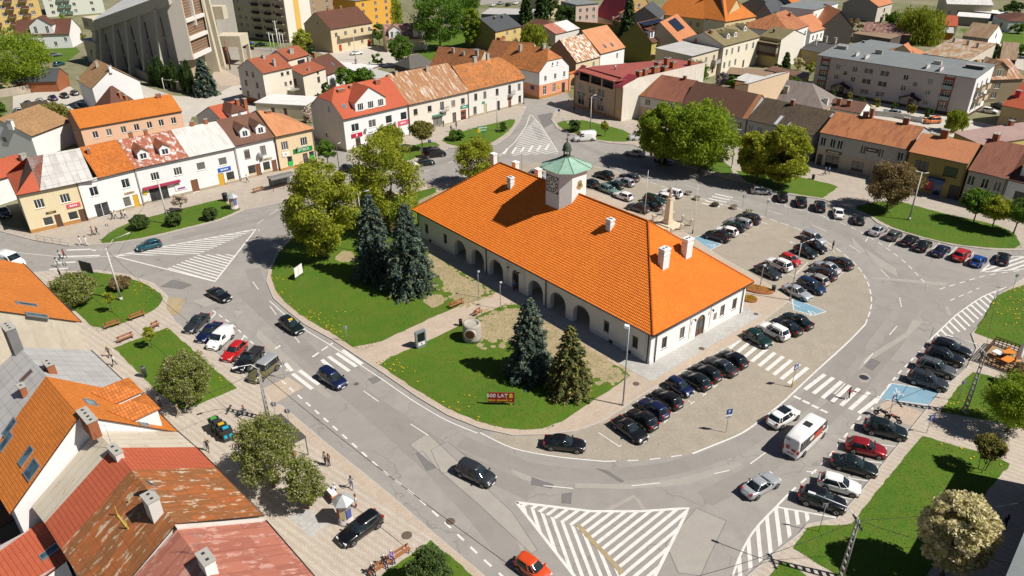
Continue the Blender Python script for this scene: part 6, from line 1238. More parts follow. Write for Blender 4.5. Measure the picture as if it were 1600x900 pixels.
house('hall','wide cream hall with pale grey roof at the upper right edge',(1480,6),(1552,8),5.8,D=16,rise=2.6,wall=plaster('cream_hall',(.50,.44,.31),.06,.2),gmat=BEI,rm=m['m_white'],front=[(1,2.2,1.4,'d',[.3],DARK),(1.6,1.4,1.,'two',[.1,.6,.8])],cat='hall')
house('garage','low grey garage row with white flat roof at the upper right',(1495,25.5),(1546,29),3.4,roof='flat',D=12,wall=plaster('cement',(.26,.24,.21)),rm=m['f_white'],cat='garage')
house('garage','white-topped shed with dark blue walls at the upper right',(1513,17),(1560,22),3,roof='flat',D=9,wall=plaster('blue_dark',(.05,.07,.13)),rm=m['f_white'],cat='garage',chim=[((1537,12),.8,.8,2.6,WHI)])
house('house','white house with brown hipped roof at the right edge, top',(1553,24),(1577,33),4.2,D=14,rise=2,wall=WHI,gmat=WHI,rm=m['t_brown'],hips=(4,0,4,0),right=[(.8,2,2.2,'shop',[.4],DARK)],front=[(1.2,1.6,1.6,'two',[.6],DARK)])
house('house','low house with dark brown streaked sheet roof at the right edge',(1563,91),(1588,93),4,D=12,rise=4,wall=DGB,rm=m['m_stripe2'])
H=house('house','dark stone house with rust-striped roof and gabled dormer behind the block end',(1549,124),(1600,122),6.2,D=15,rise=3.6,wall=plaster('dark_stone',(.26,.20,.13),.2,.3),rm=m['m_stripe'],front=[(3.6,1.6,1.5,'two',[.25]),(1.0,1.6,1.5,'two',[.22])],dorm=[(.25,5.,.4,2.2,'g',plaster('dark_stone',(.26,.20,.13)),m['m_stripe'],1.4)])
H=house('house','sand-coloured house with bright orange-red roof at the right edge',(1567,163),(1640,178),5.6,D=16,rise=4.6,wall=plaster('sand2',(.42,.31,.17),.08,.3),rm=m['t_red'],front=[(1.5,1.6,1.8,'shop',[.3])],chim=[((1590,150),1.4,1,1.6,SHOPR)])
# --- south-west row, seen from above
H=house('row_house','house with large smooth orange roof, two blue skylights and pale stone side wall',(118,502),(30,412),7.2,D=20,rise=6.4,wall=WHI,gmat=STN,rm=m['t_orange_new'],sky=[((41,475),1.0,2.4),((57,492),1.0,2.4)],front=[(4,1.6,1.2,'two',[.2,.5,.8])],oh=.5)
house('row_house','low house with grey slab-patterned asbestos roof between the two orange-roofed houses',(205,613),(137,548.5),5.8,None,(32,544),wall=WHI,rm=metal('m_asbslab',(.40,.385,.37),(.36,.34,.32),.3,1.4,cross=1.1),front=[(2.6,1.6,1.2,'two',[.3,.7])],sky=[((42,587),.8,1.5,BROWN)],chim=[((26,545),2.4,1.2,3.6,plaster('ribbed_grey',(.17,.165,.16),.2)),((80,580),1.8,.9,1.3,BRICK),((38,616),1.2,.7,1.3,BRICK)])
H=house('row_house','tall house with orange tiles, two big hipped tile dormers and many skylights',(270,674),(214,618),7.0,(132.5,660),(77.5,595),D=14,wall=WHI,rm=m['t_orange_new'],dorm=[(.27,3.1,.5,2.2,'hip',WHI,m['t_orange'],1.6),(.74,3.1,.5,2.2,'hip',WHI,m['t_orange'],1.6)],sky=[((141,629),1.3,1.1),((223,661),1.3,1.),((15,668),1.,1.8),((41,713),1.,1.8),((50,734),1.6,1.6),((9,690),1.,1.8)],chim=[((140,662),3.2,1.0,1.1,BRICK)],front=[(4,1.6,1.2,'two',[.3,.7])],oh=.4)
H=house('row_house','narrow house with rust-stained cream sheet roof between orange tiles and red roof',(299,699.5),(271,675),6.9,D=12.5,rise=3.9,wall=WHI,rm=m['m_cream'],front=[(2.6,1.6,1.2,'two',[.5])],chim=[((184,716),2.0,.8,1.2,LGR)],oe=(.05,.05))
antenna(H,(176,700),2.6)
H=house('row_house','wide house whose roof is part fresh red sheet, part flaking rusty brown',(404,806),(300,700),7.0,(285,831),(190,716),D=12.5,wall=LGR,segs=[(0,.68,m['m_rustold']),(.68,1,m['t_red'])],front=[(3.8,1.6,1.2,'two',[.15,.4,.65,.9])],chim=[((243,803),1.6,1.1,2.2,LGR)],oe=(.1,.05))
antenna(H,(250,790),2.2)
b=MB();b.lathe([(.02,0),(.3,.03),(.55,.14)],16);o=b.build('satellite_dish',GREYM,H.root,(H.W*.33,6.2,H.eh+5.2));o.rotation_euler=(R(60),0,R(20))
b=MB();b.box(0,2.2,0,1.2,0,.06);
for x in (.05,2.1):
 for y in (.05,1.1):b.box(x,x+.06,y,y+.06,-.6,1.0)
b.build('chimney_platform',plaster('platform_yellow',(.42,.30,.06),.3),H.root,(H.W*.30,7.6,H.eh+2.4))
H=house('row_house','house with faded pinkish red sheet roof at the bottom edge',(520,945),(409,816),7.0,D=12.5,rise=3.7,wall=LGR,rm=m['m_pinkold'],front=[(3.4,1.6,1.2,'two',[.3,.7])],chim=[((326,888),1.8,1.0,1.4,WHI)],oe=(.1,.1))
b=MB();b.box(H.W-.1,H.W+.5,-.3,H.D+.2,5.0,5.3);b.slab([[(H.W-.05,-.3,H.eh-.1),(H.W+.45,-.3,H.eh-.1),(H.W+.45,H.D/2,H.eh+H.rise+.25),(H.W-.05,H.D/2,H.eh+H.rise+.25)]],.3);b.build('coping',plaster('coping_pale',(.56,.50,.44),.15,.5),H.root)
antenna(H,(315,870),2.4)
house('annex','small yard annex with red sheet roof and one skylight behind the rusty roof',(103,876),(60,820),4.6,D=6,roof='shed',rise=-1.2,wall=WHI,rm=m['t_red'],sky=[((78,862),.9,1.6)],cat='annex')
house('shed','dark brown-roofed yard shed in deep shade behind the cream roof',(52,795),(12,745),3.0,D=8,roof='shed',rise=-.6,wall=DGB,rm=m['t_brown'],cat='shed')
house('block','dark shaded building at the bottom right corner with pale roof edge',(1682,654),(1488,1130),9,D=16,roof='flat',wall=plaster('dark_render',(.20,.20,.20)),rm=m['f_grey'],front=[(z,1.6,1.4,'two',[.1,.3,.5,.7,.9]) for z in (1.4,4.8)],cat='block')
# --- the concrete church
c0=P(287,132);c1=P(168,101);W=47.5;rz=R(-38.2)
ch=thing('church','large modern grey concrete church with tapering fins and a stained glass front bay','church',(c1.x,c1.y,0),rz)
CC=plaster('church_concrete',(.42,.385,.32),.15,.5);CS=ground('church_stone',((.33,.31,.27),(.40,.37,.32),(.25,.235,.20)),(.3,1.5,6),.35,bp=.8);CSUN=plaster('church_pale',(.50,.44,.33),.1,.4)
zt=lambda x:13.4+x/W*10.8
TF=Matrix(((-.56,.83,0,W),(.83,.56,0,0),(0,0,1,0),(0,0,0,1)))   # s along the skewed front, t outwards
fp=lambda s_,t_,z_:tuple(TF@Vector((s_,t_,z_)))
a_y=lambda p:p[1];q0,q1,q2,q3=(0,0),(W,0),fp(46,0,0)[:2],(0,36)
b=MB()
for a,c in ((q0,q1),(q1,q2),(q2,q3),(q3,q0)):b.poly([(*a,0),(*c,0),(*c,zt(c[0])+.42*max(a_y(c),0)),(*a,zt(a[0])+.42*max(a_y(a),0))])
b.build('wall',CS,ch)
b=MB();e0,e1,e2,e3=(-2,-1.6),fp(-1,1.5,0)[:2],fp(47,1,0)[:2],(-2,37.5)
b.slab([[(*p,zt(p[0])+1.6+.42*p[1]) for p in (e0,e1,e2,e3)]],3.2,0,1);b.build('roof',[m['m_white'],CC],ch,uv=True)
for i,f in enumerate((.06,.27,.46,.655,.87)):
 x=f*W;b=MB();b.poly([(x-.5,-3.6,0),(x+.5,-3.6,0),(x+.6,-.7,zt(x)-1.6),(x-.6,-.7,zt(x)-1.6)]);b.poly([(x+.5,-3.6,0),(x+.5,0,0),(x+.6,0,zt(x)-1.6),(x+.6,-.7,zt(x)-1.6)]);b.poly([(x-.5,0,0),(x-.5,-3.6,0),(x-.6,-.7,zt(x)-1.6),(x-.6,0,zt(x)-1.6)]);b.build('fin',CC,ch)
 for k in range(3):
  b=MB();z0=1+k*(zt(x)-4)/3;b.box(x+.95,x+1.6,-.08,-.005,z0,z0+(zt(x)-6)/3);b.build('slit_window',GLASS,ch)
zb=7.0;zu=zt(W)+1.0;b=MB()
A,B_,C_,D_=(.0,-.1),(2.2,3.6),(15.5,3.6),(17,-.1)
for p,q,mi in ((A,B_,0),(C_,D_,0)):b.poly([fp(*q,zb),fp(*p,zb),fp(*p,zu),fp(*q,zu)][::-1],mi)
for p,q in (((2.2,3.6),(2.7,3.6)),((15,3.6),(15.5,3.6))):b.poly([fp(*p,zb),fp(*q,zb),fp(*q,zu),fp(*p,zu)],1)
b.poly([fp(*p,zb) for p in (A,B_,C_,D_)]);b.poly([fp(*p,zu) for p in (A,B_,C_,D_)][::-1]);b.build('bay',[plaster('bay_grey',(.34,.315,.27),.08,.3),CSUN],ch)
SG,n,bb=newmat('stained_glass');v=coord(n);t=nd(n,'ShaderNodeTexBrick');t.inputs['Scale'].default_value=1;t.inputs['Brick Width'].default_value=.7;t.inputs['Row Height'].default_value=.8;t.inputs['Mortar Size'].default_value=.06;t.offset=0
t.inputs['Color1'].default_value=(.20,.07,.025,1);t.inputs['Color2'].default_value=(.10,.09,.08,1);t.inputs['Mortar'].default_value=(.40,.30,.2,1)
sp=nd(n,'ShaderNodeSeparateXYZ');n.links.new(v,sp.inputs[0]);cb=nd(n,'ShaderNodeCombineXYZ');n.links.new(mth(n,'MULTIPLY',sp.outputs[1],1.2),cb.inputs[0]);n.links.new(sp.outputs[2],cb.inputs[1]);n.links.new(cb.outputs[0],t.inputs[0]);n.links.new(t.outputs[0],bb.inputs['Base Color']);bb.inputs['Roughness'].default_value=.2
for z0,z1 in ((zb+1.2,zb+5.4),(zb+6.4,zb+10.6),(zb+11.6,zu-.2)):
 b=MB();b.box(2.7,15,2.6,3.0,z0,z1,0,TF);b.build('stained_glass',SG,ch)
for z0,z1 in ((zb,zb+1.2),(zb+5.4,zb+6.4),(zb+10.6,zb+11.6)):
 b=MB();b.box(2.65,15.05,2.4,3.75,z0,z1,0,TF);b.build('bay_band',plaster('bay_white',(.66,.60,.54),.05,.2),ch)
b=MB();b.box(8.2,8.7,3.0,3.9,zb+9,zu,0,TF);b.build('bay_mullion',plaster('bay_white',(.66,.60,.54)),ch)
for s0,s1,t_ in ((17.2,18.6,4.2),(24,25.2,3.0)):
 b=MB();pr=[(0,t_,0),(0,t_-1.6,zu+2.5),(0,-.2,zu+2.5),(0,-.2,0)]
 P0=[fp(s0,p[1],p[2]) for p in pr];P1=[fp(s1,p[1],p[2]) for p in pr]
 b.poly(P0);b.poly(P1[::-1])
 for i in range(4):j=(i+1)%4;b.poly([P0[j],P0[i],P1[i],P1[j]])
 b.build('pylon',CSUN,ch)
b=MB();b.box(27,34,.05,8.5,6.0,9.5,0,TF);b.box(27,27.9,7.3,8.5,0,6,0,TF);b.box(33.1,34,7.3,8.5,0,6,0,TF);b.build('porch',CSUN,ch);b=MB();b.box(28,33,.02,.2,0,5,0,TF);b.build('door',WOODD,ch)
b=MB();b.box(25.6,29,-.1,5,15,19,0,TF);b.build('balcony_box',CSUN,ch)
b=MB();b.box(3,15,.02,1.2,0,zb,0,TF);b.build('bay_base',plaster('bay_base',(.36,.30,.21)),ch)
# low annex at the left end
b=MB();b.box(-9,-.5,-2,12,0,7.2);b.build('annex',CSUN,ch);b=MB();b.box(-9.5,0,-2.4,12.4,7.2,7.8);b.build('annex_roof',m['f_asb'],ch);b=MB();b.box(-5.5,-2.8,-2.08,-2.005,0,4.6);b.build('annex_door',WOODD,ch)
b=MB();b.box(-16,-9.1,2,14,0,6);b.build('annex',CC,ch);b=MB();b.box(-6,1.5,-1.7,4,11.4,15.2);b.box(-5,-2.5,-1.74,-1.705,12.4,14.2,1);b.build('sacristy_box',[CSUN,GLASS],ch)
b=MB();b.poly([(-3.6,-3.4,0),(-1.2,-3.4,0),(0,-.8,12),(-2.4,-.8,12)]);b.poly([(-1.2,-3.4,0),(-1.2,0,0),(0,0,12),(0,-.8,12)]);b.poly([(-3.6,0,0),(-3.6,-3.4,0),(-2.4,-.8,12),(-2.4,0,12)]);b.build('buttress',CSUN,ch)
b=MB();b.tube(fp(21,6,0),fp(21,6,9),.25,.2,8);b.box(19.6,22.4,5.85,6.15,6.4,6.8,0,TF);b.build('cross',WOODD,ch)
# curved churchyard wall
wl=[(212,115),(222,122),(245,131),(270,138),(300,145),(327,149),(335,145)]
ww=[P(*q) for q in wl];b=MB()
for i in range(len(ww)-1):
 a,c=ww[i],ww[i+1];d=(c-a).normalized();nn=Vector((-d.y,d.x,0))*.3;pp=[a-nn,c-nn,c+nn,a+nn]
 b.slab([[(p.x,p.y,2.3) for p in pp]],2.4);pq=[a-nn*1.4,c-nn*1.4,c+nn*1.4,a+nn*1.4];b.slab([[(p.x,p.y,2.42) for p in pq]],.12,1)
tag(b.build('churchyard_wall',[plaster('yard_wall',(.30,.265,.20),.15,.5),CONC]),'curved grey concrete retaining wall in front of the church hedges','wall')
def fencewall(name,label,pts,h,mat_,th=.15,cat='wall'):
 ww=[P(*q) for q in pts];b=MB()
 for i in range(len(ww)-1):
  a,c=ww[i],ww[i+1];d=(c-a).normalized();nn=Vector((-d.y,d.x,0))*th;b.slab([[(p.x,p.y,h) for p in (a-nn,c-nn,c+nn,a+nn)]],h+.05)
 tag(b.build(name,mat_),label,cat)
fencewall('yard_wall','weathered brick and white yard wall behind the parked cars near the grey-roofed shed',[(0,152),(28,148),(55,143),(90,138),(105,134)],2.2,plaster('yard_wall2',(.40,.34,.27),.2,.5))
fencewall('retaining_wall','low dark retaining wall beside the church forecourt and parked cars',[(358,72),(380,74),(397,78)],1.2,DGB)
fencewall('yard_fence','thin pale fence wall behind the long row houses on the east side',[(1340,178),(1400,184),(1440,192)],1.3,LGR,.06,'fence')
# ------------------------------------------------------------ trees and shrubs
BARK=plaster('bark',(.13,.10,.07),.3,.4);PALEBARK=plaster('pale_bark',(.30,.27,.22),.2,.3)
def hgt_px(b_,t):
 g=P(*b_);lo,hi=0,60
 for _ in range(50):
  mm=(lo+hi)/2;q=g+Vector((0,0,mm-CAMH));y=450-FPX*q.dot(CU)/q.dot(fw)
  if y>t[1]:lo=mm
  else:hi=mm
 return mm
def dist_px(b_):
 g=P(*b_)-Vector((0,0,CAMH));return g.dot(fw)
LM={'yg':leafmat('leaf_yellowgreen',(.27,.31,.026),(.42,.44,.045),None,.45),'g':leafmat('leaf_green',(0.085,0.178,0.019),(0.171,0.279,0.031)),'dg':leafmat('leaf_dark',(0.046,0.093,0.019),(0.093,0.155,0.028)),'olive':leafmat('leaf_olive',(0.186,0.186,0.039),(0.295,0.256,0.062)),
 'lg':leafmat('leaf_light',(.20,.30,.020),(.34,.43,.038),None,.45),'brown':leafmat('leaf_brown',(0.202,0.147,0.062),(0.341,0.248,0.109)),'white':leafmat('leaf_blossom',(.70,.62,.34),(.86,.79,.54),(.42,.40,.12)),'lilac':leafmat('leaf_budding',(.16,.20,.03),(.27,.29,.06),(.42,.39,.24)),
 'pink':leafmat('leaf_pink',(0.651,0.465,0.403),(0.800,0.713,0.651),(0.248,0.295,0.093)),'mauve':leafmat('leaf_mauve',(0.248,0.186,0.232),(0.403,0.310,0.372),(0.109,0.186,0.046)),'willow':leafmat('leaf_willow',(0.232,0.279,0.023),(0.372,0.403,0.046)),'bush':leafmat('leaf_bush',(0.070,0.116,0.031),(0.132,0.186,0.046)),
 'spruce':leafmat('needle_blue',(.045,.082,.066),(.12,.165,.13),(.18,.19,.10),.1),'spruce2':leafmat('needle_green',(0.085,0.109,0.031),(0.171,0.186,0.054),(0.310,0.232,0.070),.1),'thuja':leafmat('needle_thuja',(0.039,0.078,0.019),(0.085,0.132,0.031),None,.1)}
def leaves(pts,size,rn,up=.35,asp=1.5,dirs=None):
 n=len(pts);d=rn.normal(0,1,(n,3));d[:,2]+=up;d/=np.linalg.norm(d,axis=1)[:,None]
 a=np.cross(d,rn.normal(0,1,(n,3)));a/=np.linalg.norm(a,axis=1)[:,None]+1e-9
 if dirs is not None:a=dirs
 b_=np.cross(d,a);b_/=np.linalg.norm(b_,axis=1)[:,None]+1e-9
 s=size*rn.uniform(.6,1.35,n)[:,None]
 V=np.stack([pts-a*s*asp*.5,pts+b_*s*.38,pts+a*s*asp*.5,pts-b_*s*.38],1);return V.reshape(-1,3)
def tree(name,label,base,top,hw,mat_,dens=1.,trunk=None,shape='round',bark=None,group=None,cat='tree',flat=1.,z0=None,seed=None,leaf=None,stems=1,droop=0):
 g=P(*base);ds=dist_px(base);H_=hgt_px(base,top);r=hw*ds/FPX;sd=seed or int(base[0]*7+base[1]*13);rn=np.random.default_rng(sd);pr=random.Random(sd)
 root=thing(name,label,cat,(g.x,g.y,.1 if 100<base[1] else 0),0,group)
 lo=(.28 if trunk is None else trunk)*H_;cz=(lo+H_)/2;rz_=(H_-lo)/2
 size=leaf or max(.15,ds*.0017);area=4*math.pi*r*max(r,rz_);N=int(min(22000,dens*area*2.6/(size*size*.6)));N=max(250,N)
 if ds>230:N=int(N*.75)
 nc=int(max(14,min(110,N/70)));C_=[]
 while len(C_)<nc:
  v=rn.normal(0,1,3);v/=np.linalg.norm(v);q=rn.uniform(.35,1)**.55 if shape!='ball' else rn.uniform(.8,1)
  p=v*q*np.array([r,r,rz_])*.86
  if shape=='cone':k=1-(p[2]+rz_)/(2*rz_)*.75;p[:2]*=k
  if shape=='willow' and p[2]<-.2*rz_:p[:2]*=1.05
  if shape=='umbrella' and p[2]<-.1*rz_ and rn.random()<.8:continue
  C_.append(p)
 C_=np.array(C_);w_=rn.uniform(.5,1.5,nc);w_/=w_.sum();idx=rn.choice(nc,N,p=w_);cr=(rn.uniform(.14,.30,nc)*1.12 if shape!='ball' else rn.uniform(.2,.26,nc))*min(r,rz_*1.4)
 o=rn.normal(0,1,(N,3));o/=np.linalg.norm(o,axis=1)[:,None];o*=(rn.uniform(0,1,N)**.45)[:,None]*cr[idx][:,None];o[:,2]*=.75
 if droop:o[:,2]-=np.abs(rn.normal(0,droop,N))*cr[idx]*2.2
 pts=C_[idx]+o+np.array([0,0,cz]);pts[:,2]=np.maximum(pts[:,2],.15)
 dirs=None
 if droop:dirs=np.stack([rn.normal(0,.2,N),rn.normal(0,.2,N),-np.ones(N)],1);dirs/=np.linalg.norm(dirs,axis=1)[:,None]
 cv=npmesh('crown',leaves(pts,size,rn,dirs=dirs,asp=2.4 if droop else 1.5),4,LM[mat_]);link('crown',cv,root)
 bk=bark or BARK;b=MB();tr=max(.07,min(.34,H_*.022))
 for s_ in range(stems):
  ox,oy=(0,0) if stems==1 else (.35*math.cos(s_*2.1),.35*math.sin(s_*2.1))
  p=[Vector((ox,oy,0))];k=5
  for i in range(1,k+1):p.append(Vector((ox*(1+i*.3)+pr.uniform(-.03,.03)*H_*i/k,oy*(1+i*.3)+pr.uniform(-.03,.03)*H_*i/k,(lo+(H_-lo)*.55)*i/k)))
  b.path(p,[tr*(1-.75*i/k)/max(1,stems*.6) for i in range(k+1)],7)
  for j in rn.choice(nc,min(nc,16 if ds<190 else 7),replace=False):
   e=Vector(C_[j])+Vector((0,0,cz));st=p[pr.randint(2,k)] if lo>.6 else p[1];md=st.lerp(e,.5)+Vector((0,0,-.04*H_ if e.z>st.z else .02*H_));b.path([st,md,e],[tr*.42,tr*.25,tr*.08],5)
 b.build('trunk',bk,root)
 return root
def spruce(label,base,top,hw,mat_='spruce',group=None,name='spruce',dens=1.):
 g=P(*base);ds=dist_px(base);H_=hgt_px(base,top);r=hw*ds/FPX;sd=int(base[0]*3+base[1]*11);rn=np.random.default_rng(sd);pr=random.Random(sd)
 root=thing(name,label,'tree',(g.x,g.y,.1),0,group);b=MB();b.path([(0,0,0),(0,0,H_*.5),(0,0,H_*.97)],[.02*H_,.012*H_,.02],7)
 pts=[];dr=[];z=.06*H_;ang=0;sz=max(.2,ds*.0023)
 while z<H_*.985:
  f=z/H_;L=r*1.05*(1-f)**.70+.1;nb=int(5+7*(1-f));ang+=.7
  for i in range(nb):
   a=ang+2*math.pi*i/nb+pr.uniform(-.25,.25);l=L*pr.uniform(.72,1.1);dirv=np.array([math.cos(a),math.sin(a)])
   z1=z-l*(.30-.45*f)+l*.10;tip=np.array([dirv[0]*l,dirv[1]*l,z1])
   if ds<170 or i%2==0:b.tube((0,0,z),tuple(tip*.97+np.array([0,0,.0])),.035,.01,4,caps=False)
   n=int(dens*max(8,l*26*(.2/sz)))
   t=rn.uniform(.12,1,n)**.7;side=rn.normal(0,1,n)*l*.17*(1.15-t);up=rn.normal(0,.06,n)*l-.05*l*t
   x=dirv[0]*l*t-dirv[1]*side;y=dirv[1]*l*t+dirv[0]*side;zz=z+(z1-z)*t+.10*l*np.sin(t*3.1)+up
   pts.append(np.stack([x,y,zz],1));d=np.stack([dirv[0]*np.ones(n)*.8-dirv[1]*np.sign(side)*.6,dirv[1]*np.ones(n)*.8+dirv[0]*np.sign(side)*.6,-.25*np.ones(n)+rn.normal(0,.25,n)],1);dr.append(d/np.linalg.norm(d,axis=1)[:,None])
  z+=max(.028*H_,.32)*(1.15-.5*f)
 pts=np.concatenate(pts);dr=np.concatenate(dr);ad=rn.uniform(0,H_*.04,6)
 V=leaves(pts,sz,rn,up=1.0,asp=1.9,dirs=dr)
 link('crown',npmesh('crown',V,4,LM[mat_]),root);b.build('trunk',BARK,root);return root
def thuja(label,base,top,hw,group=None):
 g=P(*base);ds=dist_px(base);H_=hgt_px(base,top);r=hw*ds/FPX;rn=np.random.default_rng(int(base[0]*5));n=1500
 root=thing('thuja',label,'tree',(g.x,g.y,0),0,group);f=rn.uniform(0,1,n);rr=r*np.minimum(1,(1-f)*2.2)**.6*np.minimum(1,.6+f*2)*rn.uniform(.75,1.05,n);a=rn.uniform(0,6.283,n)
 pts=np.stack([rr*np.cos(a),rr*np.sin(a),f*H_+.1],1);dr=np.stack([np.cos(a)*.35,np.sin(a)*.35,np.ones(n)],1);dr/=np.linalg.norm(dr,axis=1)[:,None]
 link('crown',npmesh('crown',leaves(pts,.5,rn,asp=2,dirs=dr),4,LM['thuja']),root);b=MB();b.tube((0,0,0),(0,0,H_*.9),.12,.03,6);b.build('trunk',BARK,root)
spruce('tall blue-green spruce on the lawn, left and rear of the big pair',(588,433),(577,303),38)
spruce('tall blue-green spruce on the lawn, right and front of the big pair',(642,455),(627,318),44)
spruce('blue-green spruce by the hall arcade, left of the smaller pair',(827,587),(820,466),42)
spruce('smaller yellowish-green spruce right beside the tall grey lamp and hall corner',(888,613),(880,510),40,'spruce2')
spruce('blue spruce at the end of the thuja row before the church',(324,149),(313,90),19,dens=.8)
spruce('slim dark conifer in the yard left of the grey apartment block',(1226,112),(1228,82),8,'thuja',dens=.7)
spruce('dark conifer standing before the crimson roof',(980,64),(976,-6),16,'thuja',dens=.8)
spruce('dark tall conifer at the top edge left of the orange-roofed green house',(846,42),(843,-25),14,'thuja',dens=.8)
spruce('feathery conifer left of the round willow at the top edge',(822,45),(820,-22),13,'thuja',dens=.7)
for i,(x,y,t,h) in enumerate(((240,132,98,5),(248,134,106,4),(256,135,89,7),(267,137,105,5),(276,139,97,6),(290,143,103,6),(300,145,96,6.5))):
 thuja(['leftmost tall thuja in the row below the church wall','short thuja second from left below the church wall','tallest and widest thuja below the church wall','short thuja in the middle of the row below the church wall','slim thuja fifth from left below the church wall','thuja sixth from left, under the church bay','rightmost thuja beside the blue spruce under the church bay'][i],(x,y),(x-3,t),h,'thujas below the church wall')
